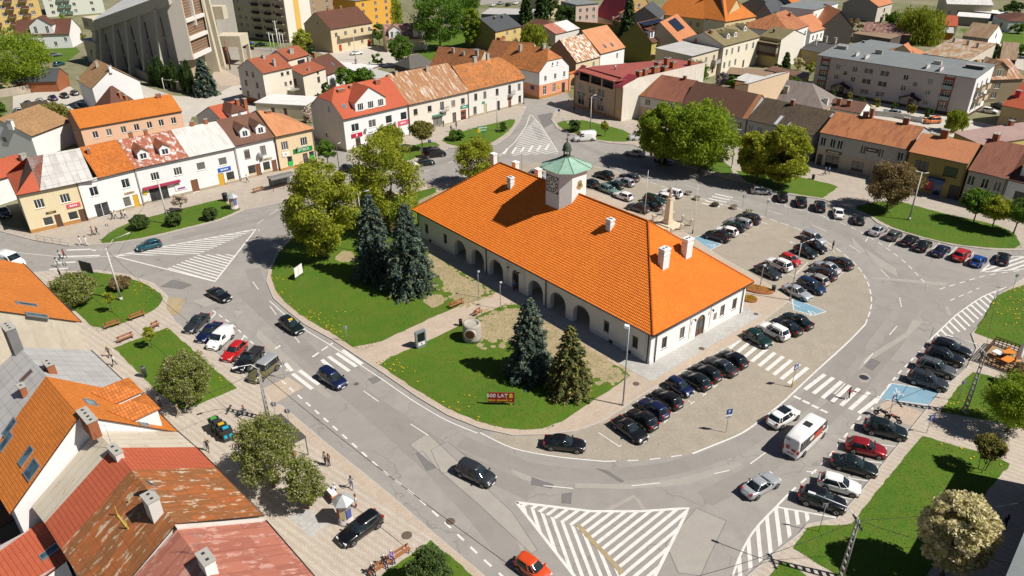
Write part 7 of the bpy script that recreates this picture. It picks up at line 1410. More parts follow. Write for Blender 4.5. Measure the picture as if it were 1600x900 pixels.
T=[
('deciduous_tree','large loose yellow-green tree by the road bend left of the spruces',(512,404),(508,246),59,'yg',1.7,dict(trunk=.03,leaf=.30)),
('deciduous_tree','tall airy yellow-green tree behind the spruce pair',(608,364),(604,198),59,'yg',1.7,dict(trunk=.03,leaf=.30)),
('deciduous_tree','round yellow-green tree at the far left corner of the hall',(744,291),(740,214),36,'yg',.8,dict(trunk=.12)),
('deciduous_tree','small green tree in front of the pharmacy house corner',(513,262),(513,218),17,'g',.9,{}),
('round_tree','small olive round-headed tree before the pink shop signs',(660,235),(659,188),21,'olive',1.,dict(trunk=.35)),
('deciduous_tree','wispy yellow-green tree left of the olive round-headed tree',(612,250),(612,192),23,'yg',.9,{}),
('shrub','low green shrub left of the small lamp on the north triangle lawn',(714,219),(714,203),14,'g',1.2,dict(trunk=.05)),
('shrub','small round shrub at the far tip of the north triangle lawn',(785,206),(785,192),8,'bush',1.2,dict(trunk=.05)),
('deciduous_tree','left of the two big bright light-green trees before the low row houses',(1034,258),(1030,154),44,'lg',1.7,dict(trunk=.03,leaf=.42)),
('deciduous_tree','right and bigger of the two bright light-green trees before the low row houses',(1092,268),(1090,152),58,'lg',1.7,dict(trunk=.03,leaf=.42)),
('deciduous_tree','yellow-green tree with street lamp beside it, before the dark mossy roof',(1180,288),(1183,198),36,'yg',2.,dict(trunk=.06,leaf=.40)),
('deciduous_tree','broad olive-green tree just right of the one with the lamp',(1218,294),(1222,190),42,'yg',2.,dict(trunk=.06,leaf=.40)),
('round_tree','brownish round-crowned tree before the grey house with rusty roof',(1384,330),(1388,253),41,'brown',1.1,dict(trunk=.15,flat=.8)),
('small_tree','leftmost green tree of three on the long lawn at right',(1520,350),(1524,296),27,'g',1.,dict(trunk=.28)),
('small_tree','middle yellow-green tree of three on the long lawn at right',(1549,359),(1558,308),26,'yg',1.,dict(trunk=.3)),
('small_tree','rightmost tree of three on the long lawn at right, at photo edge',(1583,366),(1590,312),25,'g',1.,dict(trunk=.3)),
('blossom_tree','perfectly round tree covered in cream white blossom, bottom right lawn',(1468,908),(1478,774),54,'white',4.9,dict(trunk=.14,leaf=.23,shape='ball')),
('small_tree','little multi-stemmed yellowish tree near the striped path at right',(1533,737),(1540,684),24,'olive',1.,dict(trunk=.4,stems=4,shape='umbrella')),
('deciduous_tree','bright green round tree below the cafe terrace, right edge',(1572,676),(1574,592),48,'lg',1.1,dict(trunk=.15)),
('shrub','brownish bare shrub against the cafe terrace corner',(1588,606),(1592,570),20,'brown',.9,dict(trunk=.05)),
('shrub','big round flowering shrub left of the white pole on the lawn',(122,476),(120,427),34,'lilac',1.3,dict(trunk=.04)),
('shrub','brownish low shrub behind the leaning white pole',(190,452),(190,434),19,'brown',1.2,dict(trunk=.04)),
('standard_tree','tiny yellow-green topiary tree left of the white pole base',(176,489),(173,457),9,'yg',1.6,dict(trunk=.45)),
('standard_tree','tiny yellow-green topiary tree beside the bench near the road',(238,544),(230,513),10,'yg',1.6,dict(trunk=.45)),
('deciduous_tree','rounded budding tree on the small square lawn at left',(302,633),(294,553),43,'lilac',1.,dict(trunk=.15)),
('deciduous_tree','large budding lilac tree hiding the bus shelter at lower left',(428,762),(420,648),52,'lilac',.9,dict(trunk=.08)),
('deciduous_tree','smaller sparse budding tree beside the lower advertising column',(482,796),(480,718),34,'lilac',.6,dict(trunk=.1)),
('shrub','dark green dense shrub on the lawn at the bottom edge',(672,925),(668,862),38,'bush',1.3,dict(trunk=.04)),
('shrub','left of the three clipped round bushes on the north-west lawn',(221,358),(221,337),15,'bush',2.4,dict(trunk=.04,shape='ball')),
('shrub','middle clipped round bush, at the foot of the street lamp',(274,353),(273,333),13,'bush',2.4,dict(trunk=.04,shape='ball')),
('shrub','right of the three clipped round bushes on the north-west lawn',(331,344),(331,325),12,'bush',2.4,dict(trunk=.04,shape='ball')),
('blossom_tree','small pale blossoming tree before the magenta shop awning',(285,333),(281,305),14,'pink',.9,dict(trunk=.4)),
('shrub','dark round shrub on the lawn left of the white van',(898,206),(898,187),11,'bush',1.5,dict(trunk=.05)),
('standard_tree','tiny round topiary tree right of the white van',(945,214),(945,190),8,'yg',1.5,dict(trunk=.4)),
('deciduous_tree','huge bright green maple at the left edge before the villa',(35,140),(30,46),58,'lg',1.1,dict(trunk=.1)),
('deciduous_tree','olive-green tree left of the salmon long house',(93,215),(95,160),28,'olive',1.,dict(trunk=.1)),
('deciduous_tree','green tree at the left edge above the white gable house',(2,200),(2,155),16,'g',1.,dict(trunk=.1)),
('blossom_tree','white blossoming tree near the dark-roofed brick shed',(10,148),(10,118),12,'white',.8,dict(trunk=.1)),
('deciduous_tree','fresh green tree between the mint block and the church',(112,62),(112,20),15,'lg',1.,dict(trunk=.1)),
('shrub','mixed green hedge below the fresh green tree by the church',(122,66),(120,48),13,'olive',1.,dict(trunk=.05)),
('shrub','climbing shrub at the entrance of the white villa',(80,74),(80,52),10,'g',1.,dict(trunk=.05)),
('deciduous_tree','yellow-green tree left of the beige balcony house',(475,88),(474,45),17,'yg',1.,dict(trunk=.1)),
('shrub','dark green shrub at the corner of the beige balcony house',(487,88),(485,58),8,'dg',1.2,dict(trunk=.05)),
('shrub','flowering shrub beside the alley by the red-roofed house',(484,192),(484,165),11,'pink',.8,dict(trunk=.05)),
('deciduous_tree','left garden tree behind the red sheet roof',(541,140),(540,104),17,'g',1.,dict(trunk=.1)),
('deciduous_tree','right garden tree behind the red sheet roof',(570,138),(566,106),19,'g',1.,dict(trunk=.1)),
('deciduous_tree','dark shrubby tree close behind the red roof chimneys',(512,150),(512,128),10,'dg',1.1,dict(trunk=.05)),
('willow','yellowish weeping willow by the orange block at the top edge',(607,38),(606,-14),24,'willow',1.,dict(trunk=.1,droop=1)),
('deciduous_tree','mid-green tree before the pale cottage with patchwork roof',(628,104),(626,50),20,'g',1.1,dict(trunk=.12)),
('blossom_tree','white blossoming tree below the mid-green cottage tree',(642,113),(641,85),15,'white',.8,dict(trunk=.12)),
('deciduous_tree','green tree left of the patchwork cottage by the parking yard',(594,72),(594,34),11,'g',1.,dict(trunk=.1)),
('shrub','round garden bush beside the white parked car yard',(590,102),(590,82),10,'g',1.1,dict(trunk=.05)),
('deciduous_tree','enormous dark yellow-green tree behind the patchwork cottage',(688,78),(686,-20),46,'g',1.2,dict(trunk=.1)),
('deciduous_tree','tall narrow light-green tree left of the ochre slate-roofed house',(738,76),(737,4),17,'lg',1.2,dict(trunk=.08)),
('deciduous_tree','dark green crown behind and above the enormous tree',(725,35),(724,-35),30,'g',1.,dict(trunk=.1)),
('willow','round willow-like tree right of the ochre slate-roofed house',(834,76),(834,33),22,'willow',1.2,dict(trunk=.1,droop=.8)),
('deciduous_tree','dark leafy tree above the brown hipped bungalow',(882,48),(882,4),18,'dg',1.2,dict(trunk=.1)),
('deciduous_tree','dark tree at the top edge left of the pale pink house',(860,30),(862,-15),15,'dg',1.1,dict(trunk=.1)),
('blossom_tree','pinkish white magnolia against the olive boundary wall',(914,42),(914,27),10,'pink',1.,dict(trunk=.1)),
('shrub','small bright shrub on the olive boundary wall right of the magnolia',(936,42),(936,36),7,'lg',1.,dict(trunk=.05)),
('deciduous_tree','fresh green tree before the white firewall of the tan corner building',(1082,134),(1080,95),25,'g',1.,dict(trunk=.1)),
('shrub','mauve lilac bush in the yard behind the low row houses',(1127,134),(1127,114),12,'mauve',1.,dict(trunk=.05)),
('shrub','green bush right of the mauve lilac in the yard',(1144,138),(1143,118),10,'g',1.,dict(trunk=.05)),
('shrub','bright green bush against the sand-coloured firewall',(1192,150),(1191,133),12,'lg',1.,dict(trunk=.05)),
('deciduous_tree','dark leafy tree right of the sand-coloured firewall',(1240,142),(1240,118),11,'g',1.,dict(trunk=.05)),
('blossom_tree','cream blossoming bush left of the grey apartment block',(1247,110),(1246,90),12,'white',.9,dict(trunk=.05)),
('shrub','yellow-green bush touching the left end of the grey apartment block',(1266,114),(1265,96),10,'willow',1.,dict(trunk=.05)),
('shrub','dark hedge under the slim conifer in the yard',(1215,114),(1214,100),10,'dg',1.,dict(trunk=.05)),
('deciduous_tree','green tree before the dark gable house at upper right',(1308,64),(1307,31),16,'g',1.1,dict(trunk=.08)),
('deciduous_tree','bare brownish tree leaning by the dark gable house',(1330,60),(1326,25),15,'brown',.5,dict(trunk=.1)),
('willow','big drooping yellow-green willow at upper right',(1432,66),(1430,4),38,'willow',1.2,dict(trunk=.06,droop=1)),
('shrub','green garden hedge left of the big drooping willow',(1395,38),(1395,18),16,'g',1.,dict(trunk=.05)),
('deciduous_tree','dark green round tree beside the yellow-rust striped workshop',(1548,96),(1547,67),15,'dg',1.1,dict(trunk=.05)),
('small_tree','weeping yellow-green tree at the right end of the grey block',(1490,206),(1493,170),17,'willow',1.1,dict(trunk=.15,droop=.6)),
('deciduous_tree','dark tree at the very top right corner',(1583,22),(1582,0),16,'dg',1.,dict(trunk=.05)),
('deciduous_tree','small dark tree right of the white-topped shed, upper right',(1566,30),(1565,10),9,'dg',1.,dict(trunk=.05)),
('shrub','green hedge by the garden lawn at upper right',(1588,52),(1588,36),12,'g',1.,dict(trunk=.05)),
('deciduous_tree','green tree at the right edge behind the sand-coloured house',(1598,90),(1598,66),14,'g',1.,dict(trunk=.05)),
('shrub','garden bushes above the pink tiled roof at right',(1594,196),(1594,180),10,'g',1.,dict(trunk=.05)),
('deciduous_tree','dark yard tree between the white hipped house and the tenement',(1345,14),(1345,-8),12,'dg',1.,dict(trunk=.05)),
('deciduous_tree','leafy tree behind the speckled roof at upper middle',(873,58),(870,32),12,'g',1.,dict(trunk=.05)),
('shrub','green garden bush in the gap behind the peach pharmacy house',(440,172),(440,160),9,'g',1.,dict(trunk=.05)),
('deciduous_tree','tree between the dark grey gabled house and the crimson gable',(1002,38),(1002,12),10,'olive',.8,dict(trunk=.05)),
('shrub','dark shrub in the shaded yard at the left bottom edge',(4,770),(4,735),14,'dg',1.,dict(trunk=.05)),
]
for nm,lb,b0,t0,hw,mt,dn,kw in T:tree(nm,lb,b0,t0,hw,mt,dn,**kw)
for i,(x,y,h) in enumerate(((1302,152,9),(1325,158,9),(1346,165,10),(1368,170,11),(1394,173,10),(1422,180,13),(1449,185,12))):
 tree('shrub','clipped round bush %s from the left along the grey apartment block front'%['first','second','third','fourth','fifth','sixth','seventh'][i],(x,y),(x,y-h*1.5),h*.62,'olive' if i%2 else 'dg',1.4,trunk=.03,group='clipped bushes along the apartment block',cat='bush')
# ------------------------------------------------------------ vehicles
PAINTS={}
def carpaint(nm):
 cols={'black':(.008,.008,.010),'blackgreen':(.008,.016,.014),'darkgrey':(.035,.038,.042),'grey':(.10,.105,.11),'silver':(.42,.43,.44),'beigesilver':(.38,.36,.32),'white':(.74,.73,.71),'red':(.42,.012,.012),'darkred':(.30,.01,.015),'blue':(.01,.07,.30),'navy':(.008,.015,.06),'teal':(.008,.09,.12),'green':(.008,.035,.025),'palegreen':(.17,.27,.24),'yellow':(.50,.40,.10),'orange':(.55,.13,.01),'olive':(.16,.14,.06),'orangered':(.55,.06,.01),'cream':(.50,.47,.38),'darkblue':(.012,.03,.075)}
 if nm not in PAINTS:
  m_,n,b=newmat('paint_'+nm);b.inputs['Base Color'].default_value=(*cols[nm],1);b.inputs['Metallic'].default_value=.0 if nm in('white','red','cream','orangered','yellow','orange') else .35;b.inputs['Roughness'].default_value=.32;b.inputs['Coat Weight'].default_value=.8;b.inputs['Coat Roughness'].default_value=.06
  f=noise(n,coord(n),2.5,4);n.links.new(mth(n,'MULTIPLY_ADD',f,.25,.2),b.inputs['Roughness']);PAINTS[nm]=m_
 return PAINTS[nm]
TRIM=plain('car_trim',(.018,.018,.019),.6);TYRE=plain('tyre',(.012,.012,.012),.85);RIM=plain('rim',(.42,.42,.43),.35,.7);HEADL=plain('headlight',(.62,.63,.62),.08);TAILL=plain('taillight',(.35,.006,.006),.15);PLATE=plain('plate',(.68,.68,.66),.5);CHROME=plain('chrome',(.6,.6,.6),.15,1)
# L,W,H ; belt z ; greenhouse base rear/front, roof rear/front (fractions of L from -.5 to .5) ; lower body stations (x, top z, width factor)
SPEC={
'hatchback':(4.1,1.76,1.48,.93,-.465,.235,-.36,.05,[(-.5,.62,.84),(-.49,.84,.93),(-.45,.94,1),(.0,.93,1),(.22,.95,1),(.34,.88,.98),(.43,.78,.94),(.48,.66,.88),(.5,.52,.8)]),
'small car':(3.55,1.62,1.5,.94,-.47,.27,-.40,.08,[(-.5,.62,.86),(-.49,.86,.94),(-.45,.94,1),(.25,.96,1),(.37,.88,.98),(.45,.76,.92),(.5,.54,.82)]),
'saloon car':(4.6,1.8,1.44,.92,-.36,.215,-.20,.04,[(-.5,.62,.82),(-.49,.84,.90),(-.46,.92,.95),(-.36,.94,1),(.0,.92,1),(.2,.94,1),(.33,.87,.98),(.43,.77,.94),(.48,.66,.88),(.5,.52,.8)]),
'estate car':(4.65,1.8,1.48,.93,-.475,.215,-.41,.04,[(-.5,.62,.84),(-.49,.84,.93),(-.45,.94,1),(.0,.92,1),(.2,.94,1),(.33,.87,.98),(.43,.77,.94),(.48,.66,.88),(.5,.52,.8)]),
'SUV':(4.5,1.86,1.68,1.05,-.46,.23,-.39,.06,[(-.5,.72,.86),(-.49,.95,.94),(-.45,1.06,1),(.0,1.04,1),(.22,1.07,1),(.36,1.0,.98),(.45,.9,.93),(.49,.74,.88),(.5,.58,.82)]),
'people carrier':(4.45,1.82,1.66,1.0,-.475,.30,-.42,.10,[(-.5,.68,.86),(-.49,.92,.94),(-.45,1.0,1),(.0,.99,1),(.28,1.0,1),(.38,.92,.97),(.46,.8,.91),(.49,.66,.86),(.5,.52,.8)]),
'jeep':(4.6,1.8,1.95,1.15,-.49,.17,-.475,.09,[(-.5,.8,.95),(-.49,1.12,.98),(-.45,1.15,1),(.17,1.15,1),(.42,1.08,1),(.48,1.02,.97),(.5,.7,.93)]),
'pickup truck':(5.2,1.86,1.75,1.08,-.10,.22,-.04,.10,[(-.5,.78,.94),(-.49,1.02,.97),(-.45,1.05,1),(.2,1.06,1),(.36,1.0,.98),(.45,.9,.94),(.49,.74,.9),(.5,.6,.86)]),
'small van':(4.3,1.8,1.82,1.05,0,0,0,0,[(-.5,.9,.92),(-.495,1.6,.93),(-.47,1.78,.95),(-.2,1.82,.96),(.04,1.80,.96),(.10,1.74,.96),(.27,1.10,.98),(.40,.95,.96),(.47,.8,.92),(.5,.58,.85)]),
'van':(5.4,2.0,2.3,1.2,0,0,0,0,[(-.5,1.1,.93),(-.497,2.15,.94),(-.48,2.26,.96),(-.2,2.3,.97),(.14,2.28,.97),(.19,2.2,.97),(.33,1.32,.98),(.43,1.08,.96),(.48,.88,.92),(.5,.6,.88)]),
'minibus':(7.0,2.05,2.75,1.25,0,0,0,0,[(-.5,1.2,.94),(-.497,2.55,.95),(-.485,2.7,.97),(-.2,2.75,.98),(.24,2.73,.98),(.29,2.62,.98),(.39,1.45,.99),(.46,1.15,.97),(.49,.95,.92),(.5,.6,.88)]),
}
CM={}
def carmesh(ty):
 if ty in CM:return CM[ty]
 L,W,H,zb,gr,gf,rr,rf,st=SPEC[ty];w_=W/2;tall=gr==0 and gf==0;zs=.26 if ty in('SUV','jeep','pickup truck') else .2;wr=.36 if ty in('SUV','jeep','pickup truck','van','minibus') else .315
 b=MB();rings=[]
 nse=9 if tall else 5.5
 fine=[]
 for (a,c) in zip(st,st[1:]):
  fine.append(a)
  if c[0]-a[0]>.06 and not tall:fine.append(((a[0]+c[0])/2,(a[1]+c[1])/2+.008,1))
 fine.append(st[-1])
 for (x,zt,_) in fine:
  wf=max(.58,(1-(abs(x)/.503)**nse)**(1/nse));ww=w_*wf;xx=x*L
  if tall and zt>1.3:half=[(ww*.92,zs),(ww,zs+.22),(ww,min(1.0,zt-.3)),(ww*.985,zt*.72),(ww*.92,zt-.10),(ww*.80,zt-.015),(ww*.4,zt)]
  else:half=[(ww*.90,zs),(ww*.985,zs+.16),(ww,zs+.16+(zt-zs)*.35),(ww*.975,zt-.16),(ww*.935,zt-.05),(ww*.80,zt-.004),(ww*.4,zt+.012)]
  rings.append([(xx,-y,z) for y,z in half]+[(xx,y,z) for y,z in reversed(half)])
 k=len(rings[0]);n0=len(b.v)
 for r_ in rings:b.v+=r_
 for i in range(len(rings)-1):
  for j in range(k):
   a=n0+i*k+j;c=n0+i*k+(j+1)%k;b.f.append((a,c,c+k,a+k));b.mi.append(0);b.sm.append(True)
 b.f.append(tuple(n0+j for j in range(k)));b.f.append(tuple(n0+(len(rings)-1)*k+j for j in reversed(range(k))));b.mi+=[0,0];b.sm+=[False,False]
 g=MB()
 if not tall:
  wb=w_*.93;wt=w_*(.72 if ty!='jeep' else .85);zt=H-.09;se=4.5 if ty!='jeep' else 9;NP=28
  def ring(x0,x1,wy,z,n=se):
   out=[]
   for i in range(NP):
    t=2*math.pi*(i+.5)/NP;c_,s_=math.cos(t),math.sin(t);out.append(((x0+x1)/2*L+(x1-x0)/2*L*math.copysign(abs(c_)**(2/n),c_),wy*math.copysign(abs(s_)**(2/n),s_),z))
   return out
  q0=ring(gr,gf,wb,zb-.04);q1=ring(gr+(rr-gr)*.55,gf+(rf-gf)*.5,wb+(wt-wb)*.5,zb+(zt-zb)*.52);q2=ring(rr,rf,wt,zt)
  roofs=[ring(rr-.003,rf+.004,wt+.012,zt-.012),ring(rr+.004,rf-.004,wt*.97,zt+.035),ring(rr+.03,rf-.03,wt*.82,H-.012),ring(rr+.10,rf-.10,wt*.45,H)]
  for lo_,hi_ in ((q0,q1),(q1,q2)):
   n_=len(g.v);g.v+=lo_+hi_
   for i in range(NP):
    j=(i+1)%NP;g.f.append((n_+i,n_+j,n_+NP+j,n_+NP+i));g.mi.append(0);g.sm.append(True)
  n_=len(b.v)
  for r_ in roofs:b.v+=r_
  for k_ in range(len(roofs)-1):
   for i in range(NP):
    j=(i+1)%NP;b.f.append((n_+k_*NP+i,n_+k_*NP+j,n_+(k_+1)*NP+j,n_+(k_+1)*NP+i));b.mi.append(1);b.sm.append(True)
  b.f.append(tuple(n_+(len(roofs)-1)*NP+i for i in range(NP)));b.mi.append(1);b.sm.append(True)
  def pil(i,r_=.04):
   b.path([q0[i],q1[i],q2[i]],r_,5)
  near=lambda x,y:min(range(NP),key=lambda i:(q0[i][0]-x*L)**2+(q0[i][1]-y)**2)
  for s_ in (-1,1):
   pil(near(gf-.035,s_*wb),.038);pil(near(gr+.035,s_*wb),.06);pil(near((gr+gf)/2+.01,s_*wb),.036)
   if ty in('estate car','SUV','people carrier','jeep'):pil(near(gr+.17,s_*wb),.05)
  if ty in('estate car','SUV'):
   for s_ in (-1,1):b.tube((rr*L*.86,s_*wt*.84,H+.01),(rf*L*.6,s_*wt*.84,H+.01),.022,.022,5,2)
  if ty=='pickup truck':b.box(-.47*L,-.115*L,-w_*.8,w_*.8,.95,1.075,2)
 else:
  def topz(x):
   for (a,za,_),(c,zc,_) in zip(st,st[1:]):
    if a<=x<=c:return za+(zc-za)*(x-a)/(c-a)
  ws=[i for i in range(len(st)-1) if st[i][1]-st[i+1][1]>.5][0];xa,xc=st[ws][0]+.012,st[ws+1][0]-.012;za,zc=topz(xa),topz(xc)
  g.poly([(xa*L,-w_*.80,za+.02),(xc*L,-w_*.88,zc+.02),(xc*L,w_*.88,zc+.02),(xa*L,w_*.80,za+.02)])
  hz=H-.28
  for s_ in (-1,1):
   segs=[(xa-.14,xa+.035)] if ty!='minibus' else [(-.46,-.30),(-.29,-.13),(-.12,.04),(.05,.19),(.205,xa+.03)]
   for a,c in segs:
    yb=w_*1.0+.006;yt=w_*.955+.006;q=[(a*L,s_*yb,zb),((c+.045 if c>xa else c)*L,s_*yb,zb),(c*L,s_*yt,hz),(a*L,s_*yt,hz)];g.poly(q if s_<0 else q[::-1])
  xr=st[1][0]*L-.012
  if ty!='van':g.poly([(xr-.005,w_*.72,zb+.1),(xr-.005,-w_*.72,zb+.1),(xr+.02,-w_*.68,hz),(xr+.02,w_*.68,hz)][::1])
  if ty=='minibus':b.box(-.1*L,.02*L,-.4,.4,H-.005,H+.05,2)
 # dark lower trim, grille, wheel arches
 t=MB();t.box(-.46*L,.46*L,-w_*.88,w_*.88,zs-.06,zs+.02);xf=.5*L
 t.box(xf-.06,xf+.012,-w_*.5,w_*.5,zs+.2,zs+.34);t.box(-xf-.012,-xf+.06,-w_*.62,w_*.62,zs+.02,zs+.16)
 wx=(-.30*L,.315*L)
 for x in wx:
  for s_ in (-1,1):
   nn=14;c0=len(t.v)
   pts_=[(x+(wr+.05)*math.cos(math.pi*2*i/nn),s_*(w_+.004),wr+(wr+.05)*math.sin(math.pi*2*i/nn)) for i in range(nn)];t.poly(pts_ if s_<0 else pts_[::-1])
 wm=MB()
 wh=MB();ri=MB();prof=[(wr*.62,-.10),(wr*.93,-.105),(wr,-.07),(wr,.07),(wr*.93,.105),(wr*.62,.10)]
 def lath(m_,prof,n):
  k0=len(m_.v)
  for r_,y in prof:
   for i in range(n):a=2*math.pi*i/n;m_.v.append((r_*math.cos(a),y,r_*math.sin(a)))
  for a in range(len(prof)-1):
   for i in range(n):j=(i+1)%n;m_.f.append((k0+a*n+i,k0+(a+1)*n+i,k0+(a+1)*n+j,k0+a*n+j));m_.mi.append(0);m_.sm.append(True)
  m_.f.append(tuple(k0+i for i in range(n)));q=k0+(len(prof)-1)*n;m_.f.append(tuple(q+i for i in reversed(range(n))));m_.mi+=[0,0];m_.sm+=[False,False]
 lath(wh,prof,18);lath(ri,[(wr*.64,-.108),(wr*.60,-.112),(wr*.2,-.09),(wr*.2,.09),(wr*.60,.112),(wr*.64,.108)],14)
 for i in range(5):
  a=2*math.pi*i/5
  for s_ in (-1,1):ri.tube((0,s_*.112,0),(wr*.6*math.cos(a),s_*.114,wr*.6*math.sin(a)),.03,.03,4,1)
 hl=MB();zt=[s_[1] for s_ in st if s_[0]>=.42][0];zh=min(zt-.16,.78) if not tall else .82
 hl.box(xf-.30,xf-.012,-.17,.17,zh-.09,zh+.07);tl=MB();zl=.84 if ty not in('SUV','jeep','pickup truck') else .95
 if tall:zl=1.05
 tl.box(-xf-.008,-xf+.22,-.10,.10,zl-.12,zl+.10 if not tall else zl+.3)
 mi_=MB();mi_.box(-.07,.07,-.11,.09,-.05,.09);pl=MB();pl.box(-.012,.012,-.26,.26,-.055,.055)
 CM[ty]=dict(body=b.mesh('car_body',[carpaint('grey'),carpaint('grey'),TRIM]),windows=g.mesh('car_windows',DGLASS),trim=t.mesh('car_trim',TRIM),wheel=wh.mesh('wheel',TYRE),rim=ri.mesh('rim',[RIM,TRIM]),head=hl.mesh('headlight',HEADL),tail=tl.mesh('taillight',TAILL),mirror=mi_.mesh('mirror',[carpaint('grey')]),plate=pl.mesh('license_plate',PLATE),wx=wx,w=w_,wr=wr,L=L,zh=zh,zb=zb,gf=gf if gf else .25,zl=zl,tall=tall,zs=zs,st=st)
 return CM[ty]
def slotmat(o,i,m_):
 s_=o.material_slots[i];s_.link='OBJECT';s_.material=m_
NAMES={'hatchback':'hatchback','small car':'small_car','saloon car':'saloon_car','estate car':'estate_car','SUV':'sport_utility_vehicle','people carrier':'people_carrier','jeep':'off_road_vehicle','pickup truck':'pickup_truck','small van':'small_van','van':'van','minibus':'minibus'}
CAT={'hatchback':'car','small car':'car','saloon car':'car','estate car':'car','SUV':'car','people carrier':'car','jeep':'car','pickup truck':'pickup truck','small van':'van','van':'van','minibus':'minibus'}
def car(ty,colr,x,y,hd,label,group=None,z=.006,roofc=None,parts=True,sc=1.):
 M_=carmesh(ty);p=P(x,y,.72+z);r_=thing(NAMES[ty],label,CAT[ty],(p.x,p.y,z),hd,group);pm=carpaint(colr)
 if sc!=1:r_.scale=(sc,)*3
 b=link('body',M_['body'],r_);slotmat(b,0,pm);slotmat(b,1,carpaint(roofc) if roofc else pm);link('windows',M_['windows'],r_);link('trim',M_['trim'],r_)
 w_,wr,L=M_['w'],M_['wr'],M_['L'];xf=L/2
 for wx in M_['wx']:
  for s_ in (-1,1):
   o=link('wheel',M_['wheel'],r_,(wx,s_*(w_-.085),wr));link('rim',M_['rim'],o)
 if parts:
  pass
  for s_ in (-1,1):
   link('headlight',M_['head'],r_,(-.04,s_*w_*.62,0));link('taillight',M_['tail'],r_,(.05 if not M_['tall'] else 0,s_*w_*(.70 if not M_['tall'] else .80),0))
   mo=link('mirror',M_['mirror'],r_,((M_['gf']-.045)*L,s_*(w_-.01),M_['zb']+.05));slotmat(mo,0,pm)
  link('license_plate',M_['plate'],r_,(xf+.012,0,M_['zs']+.12));link('license_plate',M_['plate'],r_,(-xf-.014,0,M_['zs']+.42))
 return r_
CN={'blackgreen':'black','darkgrey':'dark grey','beigesilver':'pale beige-silver','darkred':'dark red','palegreen':'pale green','orangered':'orange-red','navy':'navy blue','darkblue':'dark blue','green':'dark green'}
ORD=['first','second','third','fourth','fifth','sixth','seventh','eighth','ninth','tenth','eleventh']
def row(desc,end,d,cars,group,z=.01):
 hd=head(*d);rr_=random.Random(len(desc)*3+len(cars))
 for i,c in enumerate(cars):
  ty,co,x,y=c[:4];fl=len(c)>4 and c[4];lb='%s %s, %s from %s, %s'%(CN.get(co,co),ty,ORD[i],end,desc)
  car(ty,co,x,y,hd+(math.pi if fl else 0)+rr_.uniform(-.035,.035),lb,group,z)
row('row along the hall\'s short side','the bottom',(1156,587,1096,555),[('saloon car','black',984,669,1),('hatchback','black',1003,653),('hatchback','navy',1021,636),('hatchback','black',1042,621),('small car','navy',1062,603,1),('hatchback','blackgreen',1087,592),('hatchback','black',1103,580),('saloon car','darkgrey',1126,570),('hatchback','black',1145,559)],'cars parked along the hall')
row('four right of the hall crossing','the crossing',(1244,543,1190,514),[('hatchback','green',1184,527,1),('SUV','white',1209,516),('saloon car','black',1229,508),('saloon car','blackgreen',1246,499)],'cars parked right of the crossing')
row('inner row behind the hall corner','its far end',(1290,421,1250,404),[('people carrier','silver',1271,371,1),('people carrier','black',1272,384,1),('hatchback','blackgreen',1259,392,1),('small car','red',1235,405,1),('SUV','white',1217,412),('saloon car','darkgrey',1200,423,1)],'inner row of parked cars')
row('outer row by the dashed line','its far end',(1290,421,1250,404),[('estate car','darkgrey',1311,409),('saloon car','silver',1292,416),('estate car','darkgrey',1285,425),('hatchback','beigesilver',1275,435),('people carrier','darkblue',1268,446,1),('saloon car','silver',1246,455,1)],'outer row of parked cars')
row('row right of the monument','the road',(1140,372,1105,362),[('SUV','darkgrey',1169,341),('estate car','silver',1155,346),('hatchback','green',1147,353),('hatchback','white',1135,360),('SUV','black',1121,368)],'parked cars right of the monument')
row('row left of the monument','the road',(1060,305,1030,297),[('SUV','white',1049,301),('people carrier','white',1036,308),('people carrier','green',1022,312,1),('saloon car','black',1015,320),('SUV','darkgrey',997,324)],'parked cars left of the monument')
row('row right of the clock tower','the road',(1000,283,970,273),[('estate car','darkgrey',983,276),('estate car','silver',976,283),('hatchback','green',960,288),('estate car','palegreen',951,295,1),('hatchback','white',974,305)],'parked cars right of the clock tower')
row('dark pair near the tower','the right',(955,276,930,268),[('SUV','black',944,273),('estate car','blackgreen',921,285)],'dark cars by the tower')
row('trio beyond the clock tower','the left',(900,252,872,245),[('estate car','silver',842,272,1),('estate car','darkgrey',861,260),('SUV','darkgrey',886,250)],'cars left of the tower')
row('bays before the grey house','the left',(1312,338,1308,323),[('SUV','black',1223,306),('SUV','blackgreen',1252,314),('SUV','black',1281,321),('saloon car','white',1310,331),('hatchback','blackgreen',1342,341)],'cars in the east kerb bays')
row('slanted bays at right lawn','the left',(1521,413,1540,396),[('saloon car','silver',1372,358),('hatchback','grey',1397,366),('saloon car','black',1422,374),('saloon car','black',1443,382),('saloon car','navy',1471,390),('SUV','red',1503,397),('hatchback','blue',1529,406)],'cars in the slanted bays')
row('four beside the blue bay','the top',(1421,585,1481,603),[('estate car','black',1487,542),('SUV','black',1476,557),('SUV','grey',1463,574),('SUV','darkgrey',1450,594)],'cars beside the blue bay')
row('row above the blossom tree','the top',(1322,690,1386,706),[('SUV','blackgreen',1384,670),('hatchback','darkred',1354,698),('saloon car','blackgreen',1335,725),('hatchback','white',1312,755),('SUV','black',1285,780)],'cars in the right-hand row')
row('bays by the square lawn','the top',(325,487,290,516),[('saloon car','darkgrey',307,503),('saloon car','navy',327,517),('small van','white',344,529),('hatchback','red',366,547),('pickup truck','black',389,560)],'cars in the left bays')
row('yard behind the salmon house','the right',(125,150,112,142),[('hatchback','grey',116,144),('saloon car','black',100,148),('saloon car','navy',82,152),('estate car','silver',62,157),('hatchback','navy',43,161),('hatchback','silver',28,172),('saloon car','white',28,180)],'cars in the yard')
